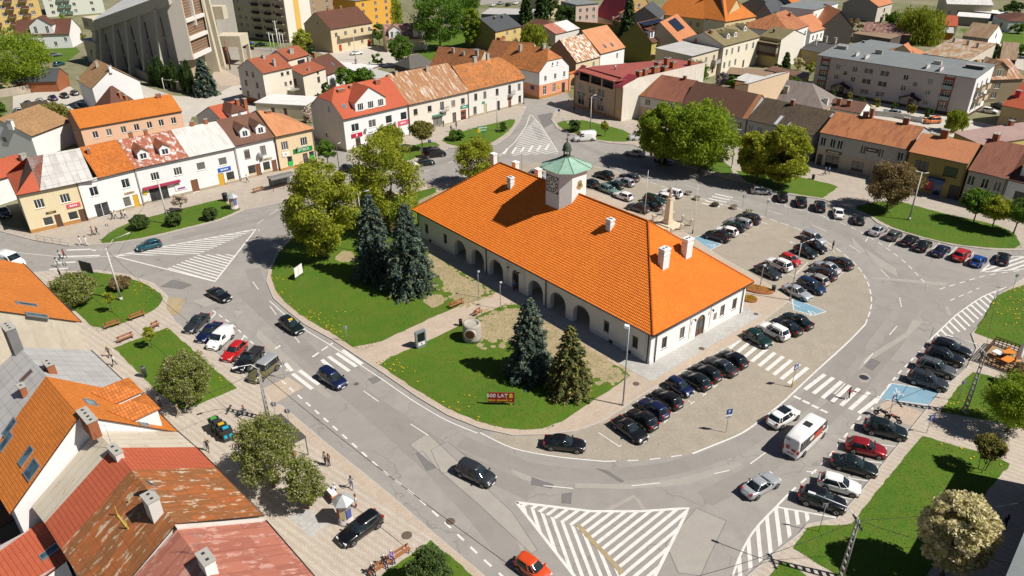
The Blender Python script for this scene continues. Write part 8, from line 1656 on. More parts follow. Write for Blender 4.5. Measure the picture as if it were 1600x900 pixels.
one=[('jeep','olive',412,578,(428,566,398,590),'old olive off-road car with grey roof, parked next to the black pickup',dict(roofc='silver')),
('saloon car','black',882,691,(848,688,918,696),'black saloon parked lengthways on the cobbles below the red banner',{}),
('people carrier','darkgrey',743,738,(715,724,775,752),'dark grey people carrier driving alone near the lower hatched triangle',{}),
('people carrier','navy',519,590,(499,578,541,605),'dark blue people carrier on the left road just past the crossing',{}),
('estate car','blackgreen',455,507,(437,495,474,520),'black taxi with a yellow roof sign on the left road',{}),
('saloon car','black',342,459,(326,451,360,468),'black saloon driving beside the upper left hatched triangle',{}),
('estate car','black',563,823,(597,800,530,847),'shiny black estate car parked on the pavement by the advertising column',dict(z=.13)),
('small car','orangered',832,886,(815,875,852,900),'orange-red small car cut off by the bottom edge',{}),
('hatchback','teal',232,382,(252,377,210,387),'teal blue hatchback driving past the north-west lawn',{}),
('van','white',16,408,(0,402,48,416),'white van at the left edge entering the square',{}),
('saloon car','black',6,330,(0,320,15,340),'dark car in shade on the lane at the left edge',{}),
('hatchback','black',545,263,(533,262,557,266),'black car waiting in the side street by the pharmacy',{}),
('van','black',678,240,(657,243,697,238),'black van parked by the small north lawn',{}),
('hatchback','blackgreen',665,253,(655,253,678,250),'dark hatchback squeezed in front of the black van',{}),
('hatchback','white',641,257,(630,259,655,255),'white car half hidden by the airy tree near the black van',{}),
('van','white',913,215,(934,214,890,217),'white panel van standing by the north-east lawn',{}),
('van','white',1000,214,(1020,214,985,215),'white van mostly hidden behind the bright green trees',{}),
('saloon car','cream',992,238,(1008,240,975,236),'cream saloon driving out of the tree shade',{}),
('hatchback','black',1037,250,(1022,247,1052,255),'black car in the tree shade below the bright green trees',{}),
('hatchback','silver',1190,297,(1180,297,1202,298),'silver white car by the kerb right of the zebra crossing at back',{}),
('SUV','white',1224,650,(1203,662,1245,636),'white sporty car with black roof panel approaching the right crossing',{}),
('minibus','white',1259,684,(1232,710,1290,655),'white minibus with dark side windows and red pictures on its back',{}),
('saloon car','silver',1189,756,(1162,772,1217,740),'silver saloon driving behind the white minibus',{}),
('hatchback','yellow',1356,167,(1345,165,1368,170),'yellow car parked before the grey apartment block',dict(z=0)),
('SUV','silver',1394,176,(1410,178,1378,172),'silver car parked before the grey apartment block',dict(z=0)),
('people carrier','orange',1457,188,(1470,187,1444,189),'bright orange car at the right end of the apartment block yard',dict(z=0)),
('hatchback','white',1546,172,(1536,171,1556,174),'white car in the yard behind the pink tiled roof',dict(z=0)),
('saloon car','black',1562,165,(1552,162,1572,168),'black car in shade behind the pink tiled roof',dict(z=0)),
('saloon car','black',1568,402,(1566,408,1571,393),'black car alone beside the small hatched wedge at far right',{}),
('hatchback','blue',388,67,(378,68,400,66),'blue car on the church forecourt road, left of a black one',dict(z=0)),
('saloon car','black',408,69,(396,70,420,68),'black car on the church forecourt road, right of the blue one',dict(z=0)),
('saloon car','white',557,82,(545,83,570,80),'white car parked before the beige balcony house',dict(z=0)),
('saloon car','grey',85,85,(78,86,94,84),'grey car in the yard behind the white villa',dict(z=0)),
('hatchback','teal',92,99,(84,101,100,97),'dark teal car in the shade of the church annex',dict(z=0)),
('hatchback','black',126,165,(118,162,134,168),'black car half hidden behind the white gable house',dict(z=0)),
]
V={}
for ty,co,x,y,d,lb,kw in one:V[lb[:12]]=car(ty,co,x,y,head(*d),lb,None,kw.pop('z',.01),**kw)
for i in range(8):
 x=770+i*12;y=7-(i%2)*3;car(['hatchback','saloon car'][i%2],['white','silver','black','white','darkgrey','white','red','silver'][i],x,y,head(x,y,x+8,y-3),'%s car, %s from the left in the far car park at the top edge'%(['white','silver','black','white','dark grey','white','red','silver'][i],ORD[i]),'cars in the far car park',0,parts=False)
tx=V['black taxi w'];b=MB();b.box(-.12,.12,-.3,.3,1.47,1.62);b.build('taxi_sign',plain('taxi_yellow',(.7,.5,.02),.4),tx)
mb=V['white minibu'];b=MB()
for y0_,z0,w_,h in ((-.55,1.05,.45,.35),(.15,1.15,.4,.5)):b.box(-3.535,-3.515,y0_,y0_+w_,z0,z0+h)
b.box(-.5,1.4,-1.045,-1.037,1.3,2.2);b.build('red_graphic',plain('bus_red',(.45,.05,.02),.4),mb)
lettering(mb,'----',.28,plain('bus_text',(.12,.12,.14),.4),(-3.53,.55,2.35),(R(90),0,R(-90)));lettering(mb,'-------',.2,plain('bus_red',(.45,.05,.02)),(-3.53,-.1,.75),(R(90),0,R(-90)))
b=MB();b.box(-.75,.55,-.58,.58,1.685,1.70);b.build('sunroof',DGLASS,V['white sporty'])
# ------------------------------------------------------------ lamps, signs, furniture
GALV=plain('galvanised',(.42,.43,.44),.4,.6);POLEC=plaster('pole_concrete',(.50,.48,.44),.1,.3);LAMPH=plain('lamp_head',(.62,.63,.63),.35)
def at(base,z=0): p=P(*base);return Vector((p.x,p.y,z))
def lamp(label,base,top,arms,mat_=GALV,r0=.10,r1=.06,head_=(.55,.22,.09),z=.12,lean=0,style='arm'):
 g=at(base,z);H_=hgt_px(base,top)-z;t=thing('street_lamp',label,'street lamp',g);b=MB()
 b.tube((0,0,0),(lean,0,H_),r0,r1,10);b.tube((0,0,0),(0,0,.5),r0*1.5,r0*1.3,8);b.build('pole',mat_,t)
 for (az,L,rise) in arms:
  d=Vector((math.cos(R(az)),math.sin(R(az)),0));e=Vector((lean,0,H_-.1));tip=e+d*L+Vector((0,0,rise))
  if L>.3:a=MB();a.path([e,e+d*L*.4+Vector((0,0,rise*.75)),tip],.035,6);a.build('arm',mat_,t)
  hb=MB();T=Matrix.Translation(tip)@Matrix.Rotation(R(az),4,'Z')@Matrix.Rotation(R(-12),4,'Y')
  l,w_,h=head_;hb.box(-.05,l,-w_/2,w_/2,-h/2,h/2,0,T);hb.box(.03,l-.05,-w_/2+.03,w_/2-.03,-h/2-.02,-h/2-.001,1,T);hb.build('lamp_head',[LAMPH,plain('lamp_glass',(.75,.75,.72),.1)],t)
 return t,H_
lamp('tall grey steel lamp with one square white head at the hall corner',(973,634.5),(984.5,511),[(170,.05,.1)],head_=(.5,.5,.3))
lamp('white concrete pole with two uneven lamp arms on the left lawn',(190,470),(165,388),[(30,3.0,1.6),(200,1.3,.0)],POLEC,.17,.10)
lamp('concrete lamp post with two short heads on the long right lawn',(1420,344.5),(1441,269),[(170,.5,.15),(-10,.6,-.05)],POLEC,.17,.10)
lamp('lamp post with two heads before the magenta shop awning',(264,351),(247,283),[(60,.4,.2),(240,.4,.2)],POLEC,.15,.09)
lamp('white lamp with two curved arms between the parked rows behind the hall',(1234,470),(1251,380),[(20,1.6,.3),(200,1.6,.5)],GALV,.09,.05)
lamp('short lamp with a round white head behind the hall flower beds',(1187,451),(1191,415),[(0,.05,.1)],GALV,.06,.05,(.3,.3,.25))
lamp('lamp post on the lawn before the tan corner building',(922,206),(925,151),[(30,.8,.3)],POLEC,.14,.08)
lamp('lamp post on the north triangle lawn by the orange tiled row house',(777,205),(774.5,153),[(200,.6,.1)],POLEC,.13,.08)
lamp('lamp post with a hooked arm beside the yellow-green tree, east side',(1143,263),(1152,202),[(170,1.2,.3),(-10,.4,0)],POLEC,.13,.08)
lamp('two-armed white lamp rising among the trees left of the hall',(570,395),(566,303),[(170,1.9,.3),(10,1.3,.5)],GALV,.09,.05)
lamp('slim dark pole by the side street beside the pharmacy',(531,273),(525,225),[(40,.5,.1)],DARK,.08,.06)
lamp('lamp post with one arm before the churchyard wall',(259,149),(255,123),[(0,2.2,-.3),(90,.1,.1)],POLEC,.12,.08)
lamp('thin lamp pole at the road edge left of the clock tower',(815,271),(812.5,229),[(0,.05,.1)],GALV,.06,.05,(.3,.3,.2))
lamp('lamp pole before the beige balcony house',(556,94),(553,57),[(20,.6,.1)],POLEC,.12,.08,z=0)
lamp('slim path lamp left of the footpath to the hall',(748,466),(747,424),[(0,.03,.05)],GALV,.05,.04,(.25,.25,.2))
lamp('slim path lamp right of the footpath to the hall',(782,484),(780,441),[(0,.03,.05)],GALV,.05,.04,(.25,.25,.2))
def flagpole(label,base,top):
 g=at(base);H_=hgt_px(base,top);t=thing('flagpole',label,'flagpole',g);b=MB();b.tube((0,0,0),(0,0,H_),.06,.035,8);b.lathe([(.02,H_),(.07,H_+.06),(.02,H_+.13)],8);b.build('pole',LAMPH,t);b=MB();b.tube((0,0,0),(0,0,.7),.12,.10,8);b.build('base',DARK,t)
flagpole('thin white flagpole left of the stone monument',(1007,337),(1016,267));flagpole('thin white flagpole right of the stone monument',(1082,365),(1091,290))
def lattice(label,base,top,arm,az,L):
 g=at(base,.12);H_=hgt_px(base,top);t=thing('power_pole',label,'power pole',g);b=MB()
 w0,w1=.34,.18
 for s_ in (-1,1):b.path([(0,s_*w0,0),(0,s_*w1,H_)],[.10,.07],4)
 n=int(H_/.75)
 for i in range(n):
  f=(i+.5)/n;w_=w0+(w1-w0)*f;b.box(-.07,.07,-w_,w_,f*H_-.11,f*H_+.11)
 b.build('pole',plaster('ladder_concrete',(.27,.26,.24),.1,.3),t);a=MB();d=Vector((math.cos(R(az)),math.sin(R(az)),0))
 a.path([Vector((0,0,H_)),d*L*.3+Vector((0,0,H_+.8)),d*L+Vector((0,0,H_+1.0))],.04,6);a.build('arm',LAMPH,t)
 h=MB();T=Matrix.Translation(d*L+Vector((0,0,H_+1.0)))@Matrix.Rotation(R(az),4,'Z');h.box(0,.6,-.12,.12,-.05,.06,0,T);h.build('lamp_head',LAMPH,t)
 c=MB();c.box(-.06,.06,-.9,.9,H_-.5,H_-.38)
 for y in (-.8,-.4,.4,.8):c.lathe([(.05,H_-.38),(.06,H_-.2),(.03,H_-.15)],6,(0,y,0))
 c.build('crossarm',DARK,t);return t,g+Vector((0,0,H_-.2))
_,pA=lattice('concrete ladder pole with a long lamp arm beside the cafe terrace',(1505,648),(1537,553),0,150,3.4)
_,pB=lattice('concrete ladder pole with long lamp arm at the bottom right',(1313,905),(1343,812),0,150,3.6)
_,pC=lattice('concrete ladder pole rising behind the big lilac tree, lower left',(420,657),(404,578),0,210,2.0)
def upole(label,base,top,arms=1,mat_=POLEC):
 g=at(base);H_=hgt_px(base,top);t=thing('utility_pole',label,'utility pole',g);b=MB();b.tube((0,0,0),(0,0,H_),.15,.1,8);b.build('pole',mat_,t);c=MB()
 c.box(-.9,.9,-.06,.06,H_-.45,H_-.33)
 for x in (-.8,0,.8):c.lathe([(.05,H_-.33),(.07,H_-.15),(.03,H_-.1)],6,(x,0,0))
 c.build('crossarm',mat_,t);return g+Vector((0,0,H_-.1))
upole('thin utility pole left of the grey apartment block roof',(1270,98),(1275,60));upole('dark utility pole by the brown striped roof, upper right',(1543,70),(1548,45),mat_=DARK)
WP=plain('white_post',(.62,.60,.56),.6)
for i,(x,y,t) in enumerate(((424,80,50),(430,84,52),(437,82,44),(441,86,50),(436,80,32),(445,82,52))):
 upole('white crossarm pole, %s of the cluster by the tall beige block'%['front left','second left','middle','front right','tallest','rightmost'][i],(x,y),(x-4,t),mat_=WP)
# cables
def cable(label,a,c,sag=.6,r_=.022):
 n=18;pts=[a.lerp(c,i/n)-Vector((0,0,4*sag*(i/n)*(1-i/n))) for i in range(n+1)];b=MB();b.path(pts,r_,5);tag(b.build('cable',plain('cable_black',(.02,.02,.02),.6)),label,'cable')
cable('black overhead cable crossing the bottom left road diagonally',pC,P(905,960,5.5),.8,.03)
cable('overhead cable from the bottom right ladder pole to the left',pB,P(960,930,6.5),.9)
cable('overhead cable from the bottom right ladder pole to the right edge',pB,P(1720,760,9),.7);cable('second cable from the bottom right ladder pole, running low right',pB,P(1700,905,7.5),.5)
cable('cable from the cafe ladder pole up across the hatched wedge',pA,P(1560,452,7.0),.4);cable('cable from the cafe pole down to the zebra crossing sign side',pA,P(1400,625,4.0),.5)
hL2=at((190,470),hgt_px((190,470),(165,388))-.2)
cable('cable from the white pole toward the street lamp at the shop',hL2,at((264,351),hgt_px((264,351),(247,283))-.2),.8);cable('cable from the white pole running over the square lawn',hL2,pC,1.2);cable('cable from the ladder pole at lower left to the tall orange tiled house',pC,P(240,640,7.2),.5)
# signs
SB=plain('sign_blue_road',(.01,.05,.22),.4);SBK=plain('sign_back',(.33,.34,.35),.5,.4);SYEL=plain('post_yellow',(.60,.42,.02),.5)
def sign(label,base,top,shape='square',face=SB,size=.6,az=-90,glyph=None,plates=0,yellow=False,z=.1,nm='road_sign'):
 g=at(base,z);H_=max(2.2,hgt_px(base,top)-z);t=thing(nm,label,'road sign',g,R(az+90));b=MB();b.tube((0,0,0),(0,0,H_+size/2),.035,.035,6);b.build('post',GALV,t)
 s=MB();h=size/2
 if shape=='square':s.box(-h,h,-.06,-.035,H_-h,H_+h,0);s.box(-h,h,-.034,-.02,H_-h,H_+h,1)
 else:
  n=20;s.poly([(h*math.cos(2*math.pi*i/n),-.06,H_+h*math.sin(2*math.pi*i/n)) for i in range(n)],0);s.poly([(h*math.cos(2*math.pi*i/n),-.04,H_+h*math.sin(2*math.pi*i/n)) for i in range(n)][::-1],1)
  for i in range(n):
   a,c=2*math.pi*i/n,2*math.pi*(i+1)/n;s.poly([(h*math.cos(a),-.04,H_+h*math.sin(a)),(h*math.cos(c),-.04,H_+h*math.sin(c)),(h*math.cos(c),-.06,H_+h*math.sin(c)),(h*math.cos(a),-.06,H_+h*math.sin(a))],1)
 o=s.build('sign_plate',[face,SBK],t)
 if glyph=='cross':
  q=MB();q.poly([(-h*.75,-.066,H_-h*.62),(h*.75,-.066,H_-h*.62),(0,-.066,H_+h*.72)],0);q.poly([(-.05,-.07,H_-h*.15),(.02,-.07,H_-h*.5),(.07,-.07,H_-h*.5),(.05,-.07,H_+.05),(-.03,-.07,H_+.05)],1);q.build('symbol',[WHITE,BLK],o)
 elif glyph:lettering(o,glyph,size*.8,WHITE,(0,-.066,H_),(R(90),0,0),.004)
 for i in range(plates):
  q=MB();zz=H_-h-.12-i*.26;q.box(-.42 if i==0 else -.3,.42 if i==0 else .3,-.055,-.03,zz-.11,zz+.11);q.build('sub_plate',SBK if i else SIGNW,t)
 if yellow:q=MB();q.tube((0,0,0),(0,0,.9),.09,.08,8);q.build('guard',SYEL,t)
sign('blue pedestrian crossing sign on a yellow footed post near the zebra crossing',(1237,605),(1244,573),glyph='cross',yellow=True,size=.75,az=-60)
sign('blue pedestrian crossing sign by the disabled bay and red motorbike',(1388,652),(1396,621),glyph='cross',size=.75,az=-60)
sign('blue parking P sign with two small plates on the cobbles',(1134,676),(1141,643),glyph='P',plates=2,size=.7,az=-75)
sign('blue parking P sign by the right-hand pavement below the motorbikes',(1447,678),(1451,657),glyph='P',size=.7,az=-75)
for i,(x,y,t,s_,lb) in enumerate(((543,535,512,'square','small square sign back on the lawn edge above the left crossing'),(445,592,568,'square','square sign back beside the old olive car'),(432,657,637,'round','round sign back left of the lattice pole by the road'),(453,668,655,'round','lower round sign back beside the pink kerb strip'),(107,433,417,'round','round sign back by the people at the left crossing'),(887,205,193,'square','white square sign on the lawn left of the white van'),(879,201,186,'round','round sign on the lawn left of the white square sign'),(174,378,352,'square','narrow post with small signs at the tip of the north-west lawn'),(1160,325,308,'square','small sign by the far zebra crossing'),(1196,338,315,'square','pair of square sign backs by the curve behind the car park'),(1582,452,434,'square','sign post at the upper right lawn corner'),(1279,832,790,'square','sign post by the lower right hatched wedge'),(1496,628,598,'square','thin post on the pavement left of the cafe lawn'))):
 sign(lb,(x,y),(x-1,t),s_,SBK if i not in(5,6) else SIGNW,.7 if s_=='round' else .5,90 if i not in(5,6,9) else -90)
sign('blue round sign at the mouth of the north street',(873,186),(873,173),'round',SB,.7,-90);sign('red and white striped post sign at the north street',(888,170),(888,161),'round',SHOPR,.5,-90);sign('blue parking sign before the olive round-headed tree',(672,236),(671,221),'square',SB,.7,-90,glyph='P')
sign('small blue sign beside the church forecourt street',(379,155),(377,139),'round',SB,.7,-90,z=0)
def bigsign(label,a,c,z0,z1,face,back,name='direction_sign'):
 pa,pc=at(a),at(c);d=pc-pa;L=d.length;t=thing(name,label,'road sign',pa,math.atan2(d.y,d.x));b=MB();b.box(0,L,-.05,0,z0,z1,0);b.box(0,L,.001,.03,z0,z1,1);o=b.build('panel',[face,back],t)
 for x in (.25*L,.75*L):q=MB();q.tube((x,.08,0),(x,.08,z1),.05,.05,6);q.build('post',GALV,t)
 return t,o,L
bigsign('big black road direction sign seen from behind on the left lawn',(132,437),(151,442),1.6,3.4,plain('sign_backdark',(.03,.033,.035)),SB)
t,o,L=bigsign('green and yellow town direction sign on the north triangle lawn',(746,217),(760,215.5),1.4,3.0,SHOPG,SBK);q=MB();q.box(0.05,L*.36,-.07,-.051,1.5,2.4);q.build('yellow_field',SIGNY,o)
lettering(o,'-------',.5,WHITE,(L*.62,-.055,2.6),(R(90),0,0));lettering(o,'------',.45,WHITE,(L*.66,-.055,2.0),(R(90),0,0))
# anniversary banner, white board, info totem, stone well
RB=plain('banner_red',(.25,.012,.02),.5)
t=thing('banner','dark red banner with 500 LAT lettering on the front lawn','banner',at((763,634),.13),head(763,634,804,634.5));L=(at((804,634.5))-at((763,634))).length
b=MB();b.box(0,L,-.05,.0,.45,1.85);o=b.build('panel',RB,t)
for x in (.1,L-.1):q=MB();q.tube((x,.06,0),(x,.06,1.9),.04,.04,6);q.build('post',DARK,t)
lettering(o,'500 LAT',.70,WHITE,(L*.35,-.056,1.38),(R(90),0,0));lettering(o,'----- -------- --',.26,SIGNY,(L*.46,-.056,.72),(R(90),0,0));q=MB();q.box(L*.80,L*.93,-.06,-.051,1.1,1.6);q.poly([(L*.80,-.058,1.6),(L*.93,-.058,1.6),(L*.865,-.058,1.78)]);q.poly([(L*.72,-.057,.5),(L*.735,-.057,.5),(L*.66,-.057,1.8),(L*.645,-.057,1.8)]);q.build('emblem',SIGNY,o)
t=thing('notice_board','white notice board standing on the lawn by the road bend','notice board',at((462,440),.13),head(462,440,474,431));L=(at((474,431))-at((462,440))).length
b=MB();b.box(0,L,-.04,0,.5,2.1);b.box(L*.48,L*.5,-.055,-.041,.5,2.1,1);b.build('panel',[SIGNW,SHOPR],t);q=MB()
for x in (.05,L-.05):q=MB();q.tube((x,.05,0),(x,.05,2.1),.04,.04,6);q.build('post',GALV,t)
t=thing('info_totem','grey information totem with black screen on a small slab','information totem',at((658,543),.126),head(658,543,668,539));b=MB();b.box(-.75,.75,-.22,.22,.25,2.5);b.box(-.55,.55,-.20,.20,0,.25);b.build('body',plain('totem_grey',(.30,.33,.36),.35,.4),t);b=MB();b.box(-.55,.55,-.24,-.221,1.0,2.25);b.build('screen',plain('screen_black',(.01,.012,.014),.08),t);b=MB();b.box(-.5,.5,-.24,-.221,.4,.85);b.build('label',SIGNW,t);b=MB();b.box(-.1,.1,-.25,-.241,.5,.75);b.build('label_mark',SHOPR,t)
t=thing('stone_barrel','massive round stone with a jagged hole and rusty disc on the lawn','stone monument',at((738,531),.13),R(-100));b=MB()
nn=28;pr=random.Random(4)
for i in range(nn):
 a,c=2*math.pi*i/nn,2*math.pi*(i+1)/nn
STO=plaster('barrel_stone',(.36,.33,.28),.2,.5);b.lathe([(1.5,0),(1.52,.6),(1.5,2.8),(1.38,3.1),(1.1,3.15),(1.05,2.8)],28);b.build('stone',STO,t)
b=MB();pts=[]
for i in range(24):rr_=(.98 if i%2 else .82);a=2*math.pi*i/24;pts.append((rr_*math.cos(a),rr_*math.sin(a)))
b.tube((1.2,0,1.8),(1.62,0,1.8),.98,.92,24);o=b.build('ring',plaster('ring_stone',(.50,.46,.40),.15,.4),t);b=MB();k=[(1.635,p[0]*.82,1.8+p[1]*.82) for p in pts];b.poly(k);b.build('rusty_disc',plaster('rust_disc',(.12,.05,.025),.4,.5),t);t.scale=(.82,)*3
# obelisk monument with chained posts
SAND=plaster('sandstone',(.58,.49,.36),.1,.35)
mo=thing('monument','pale stone statue column behind the hall, ringed by short chained posts','monument',at((1043,352),.006),R(-50));b=MB()
for i,(s_,z0,z1) in enumerate(((2.4,0,.25),(1.6,.25,.5),(.8,.5,1.2))):b.box(-s_,s_,-s_,s_,z0,z1)
b.build('base',SAND,mo);b=MB()
def frus(b,s0,s1,z0,z1):
 q0=[(-s0,-s0,z0),(s0,-s0,z0),(s0,s0,z0),(-s0,s0,z0)];q1=[(-s1,-s1,z1),(s1,-s1,z1),(s1,s1,z1),(-s1,s1,z1)]
 for i in range(4):j=(i+1)%4;b.poly([q0[i],q0[j],q1[j],q1[i]])
 b.poly(q1)
frus(b,.66,.46,1.2,5.6);b.box(-.6,.6,-.6,.6,5.6,5.85);b.build('shaft',SAND,mo);b=MB();b.lathe([(.42,5.85),(.38,6.3),(.24,6.8),(.30,7.25),(.16,7.6),(.19,7.85),(.13,8.1),(.02,8.2)],10);b.tube((.2,0,7.2),(.45,.1,6.9),.09,.06,6);b.tube((-.2,0,7.2),(-.4,.1,7.6),.09,.05,6);b.tube((-.4,.1,7.6),(-.42,.1,9.0),.035,.035,5);mo.scale=(.86,.86,.9);b.build('statue',plaster('statue_stone',(.48,.40,.29),.15,.3),mo)
pp=[(1020,346),(1035.5,336),(1051,341),(1066,347),(1080,353),(1064,360),(1048,367)];ps=[at(q) for q in pp]
for i,q in enumerate(ps):
 t=thing('chain_post','white stone post of the chain ring round the monument, %s from the left'%ORD[[0,1,3,5,6,4,2][i]],'post',(q.x,q.y,.006),0,'chain posts round the monument');b=MB();b.box(-.17,.17,-.17,.17,0,1.15);b.build('shaft',SAND,t);b=MB();b.lathe([(.24,1.15),(.24,1.22),(.05,1.4)],4);b.build('cap',SAND,t)
for i,(a,c) in enumerate(((0,1),(1,2),(3,4),(4,5),(5,6))):
 n=10;A,C=ps[a]+Vector((0,0,.95)),ps[c]+Vector((0,0,.95));b=MB();b.path([A.lerp(C,j/n)-Vector((0,0,1.4*(j/n)*(1-j/n))) for j in range(n+1)],.035,5);tag(b.build('chain',DARK),'dark chain hanging between the %s pair of monument posts'%['far left','rear','right rear','right','near'][i],'chain')
# flower tubs and beds
FLW=leafmat('flower_mix',(.09,.10,.02),(.22,.18,.03),(.50,.28,.03))
def clump(root,r_,h,z,n,mt,seed,name='flowers',sx=1,sz=.12):
 rn=np.random.default_rng(seed);a=rn.uniform(0,6.283,n);q=np.sqrt(rn.uniform(0,1,n));pts=np.stack([q*np.cos(a)*r_*sx,q*np.sin(a)*r_,z+rn.uniform(.1,1,n)*h*(1-.5*q)],1);return link(name,npmesh(name,leaves(pts,sz,rn),4,mt),root)
for i,(x,y) in enumerate(((1076,304),(1089,312),(1117,322),(1147,326),(1170,333))):
 t=thing('flower_tub','low round tub of flowers at the car park edge, %s from the far zebra crossing'%ORD[i],'flower tub',at((x,y)),0,'flower tubs at the car park edge');b=MB();b.lathe([(.55,0),(.75,.5),(.68,.5),(.62,.42)],14);b.build('tub',CONC if i!=2 else DARK,t);clump(t,.68,.45,.4,160,FLW,i)
YFL=leafmat('yellow_flowers',(.55,.36,.01),(.68,.48,.02),(.08,.14,.02))
for i,(x,y,r_,sx) in enumerate(((1183,454,1.1,1.9),(1171,469,.9,1.1))):
 t=thing('flower_bed','yellow flower bed in a brick border, %s one behind the hall corner'%('longer' if i==0 else 'smaller'),'flower bed',at((x,y),.13),R(-25));b=MB();b.lathe([(r_*1.12,0),(r_*1.12,.22),(r_,.22)],20);o=b.build('border',BRICK,t);o.scale=(sx,1,1);clump(t,r_,.25,.2,420,YFL,i+9,sx=sx)
# benches
def bench(label,a,c,z=.12,L=None,back=True,group=None):
 A,C=at(a),at(c);d=C-A;L=d.length;t=thing('bench',label,'bench',(A.x,A.y,z),math.atan2(d.y,d.x),group);b=MB()
 for y in (-.2,-.06,.08):b.box(0,L,y,y+.11,.42,.46)
 b.build('seat',WOOD,t)
 if back:
  b=MB()
  for zz in (.58,.74):b.box(0,L,.24,.28,zz,zz+.12)
  b.build('backrest',WOOD,t)
 for k in range(max(2,int(L/2)+1)):
  x=.25+(L-.5)*k/max(1,max(2,int(L/2)+1)-1);b=MB();b.box(x-.04,x+.04,-.2,-.14,0,.419);b.box(x-.04,x+.04,.14,.2,0,.419);b.box(x-.04,x+.04,.2,.235,.3,.9) if back else 0;b.build('leg',DARK,t)
 return t
bench('wooden bench at the lower edge of the upper left lawn',(164,516),(189,508));bench('wooden bench nearer the road at the upper left lawn',(203,503),(228,494));bench('wooden bench at the upper corner of the small square lawn',(185,538),(210,528));bench('short dark bench nearer the road above the small square lawn',(238,516),(250,510))
bench('brown bench on the far side of the footpath to the hall',(703,484),(725,475));bench('brown bench beside the massive round stone',(742,496),(753,489));bench('long wooden bench with seated people at the bottom edge',(578,903),(641,862));bench('dark bench beside the arched bus shelter',(396,303),(413,298))
# bins
def bin_(label,base,col,h=1.0,r_=.25,name='litter_bin',z=.12):
 t=thing(name,label,'bin',at(base,z));b=MB();b.lathe([(r_*.9,0),(r_,h*.85),(r_*1.05,h*.86),(r_*1.05,h),(r_*.6,h*1.02)],14);b.build('body',col,t);b=MB();b.lathe([(r_*.55,h*1.02),(r_*.55,h*1.03)],12);b.build('opening',BLACK,t)
bin_('dark litter bin left of the massive round stone',(720,510),DARK);bin_('grey post-like litter bin on the small square lawn edge',(227,590),plain('bin_grey',(.10,.105,.11),.5),1.5,.3);bin_('dark bin behind the hall near the lamp',(1208,456),DARK,.9,.3);bin_('dark bin on the lawn before the grey house, east side',(1270,281),DARK,1.0,.3);bin_('dark bin behind the upper advertising column',(353,315),DARK,1.6,.5)
for i,(x,y,cn,cc) in enumerate(((338,672,'green',(.05,.30,.04)),(344,677,'dark unmarked',(.03,.03,.03)),(350,681,'yellow',(.55,.34,.01)),(357,687,'blue',(.01,.35,.48)))):
 t=thing('recycling_container','black recycling container with %s markings on the lower left pavement'%cn,'container',at((x,y),.12),R(35),'recycling containers');b=MB();b.box(-.55,.55,-.5,.5,.05,1.25);b.box(-.6,.6,-.55,.55,1.25,1.35);b.box(-.4,.4,-.35,.35,1.35,1.6);b.build('body',plain('container_black',(.03,.032,.034),.5),t);b=MB()
 lm=plain('container_mark_%d'%i,cc,.5)
 for k in (-1,1):
  b=MB();b.box(k*.28-.16,k*.28+.16,-.515,-.503,.5,.95);b.build('marking',lm,t)
 b=MB();b.box(-.3,.3,-.25,.25,1.603,1.62);b.build('lid_mark',lm,t)
# advertising columns
PST=ground('posters',((.62,.60,.57),(.40,.36,.38),(.55,.36,.28)),(.9,1.6,3),.35)
for base,top,lb in (((541,816),(548,772),'white advertising column with grey conical roof beside the black estate car'),((367,327),(364,301),'small white advertising column with peaked roof at the north-west lawn tip')):
 H_=hgt_px(base,top)*.93;t=thing('advertising_column',lb,'advertising column',at(base,.12));b=MB();b.lathe([(.95,0),(.95,.3),(.85,.32),(.85,H_-.9),(.95,H_-.88),(.95,H_-.75)],24);b.build('column',PST,t);b=MB();b.lathe([(1.35,H_-.78),(1.38,H_-.72),(.75,H_-.3),(.1,H_),(.03,H_+.3)],6,sm=False);b.build('roof',plain('zinc',(.42,.43,.44),.5,.3),t);t.scale=(.78,.78,1)
 for k in range(3):
  a=R(-150+k*55);b=MB();b.box(-.35,.35,-.015,.0,.9,2.0);o=b.build('poster',[plain('poster_a',(.45,.05,.06)),plain('poster_b',(.62,.5,.3)),plain('poster_c',(.1,.12,.3))][k],t,(.885*math.cos(a),.885*math.sin(a),0),a+R(90))
# shelters
A,C=at((428,300),.12),at((460,292),.12);d=C-A;t=thing('bus_shelter','arched steel and glass bus shelter before the pharmacy','bus shelter',A,math.atan2(d.y,d.x));L=d.length;b=MB();n=8
for i in range(n):
 a0_,a1_=math.pi*i/n,math.pi*(i+1)/n;f=lambda a:(.9-1.05*math.cos(a),2.35+.55*math.sin(a))
 (y0_,z0),(y1_,z1)=f(a0_),f(a1_);b.poly([(-.2,y0_,z0),(L+.2,y0_,z0),(L+.2,y1_,z1),(-.2,y1_,z1)][::-1],0,True);b.poly([(-.2,y0_,z0-.04),(L+.2,y0_,z0-.04),(L+.2,y1_,z1-.04),(-.2,y1_,z1-.04)],0,True)
b.build('roof',plain('shelter_roof',(.30,.28,.25),.25,.5),t);b=MB();b.box(.02,L-.02,1.78,1.80,.3,2.2);b.build('glass',plain('shelter_glass',(.10,.12,.12),.05),t)
for x in (0,L/2,L):
 for y in (.05,1.8):b=MB();b.tube((x,y,0),(x,y,2.4),.05,.05,6);b.build('post',DARK,t)
b=MB();b.box(.3,L-.3,1.2,1.6,.42,.48);b.box(.5,.56,1.25,1.55,0,.42);b.box(L-.56,L-.5,1.25,1.55,0,.42);b.build('seat',WOOD,t)
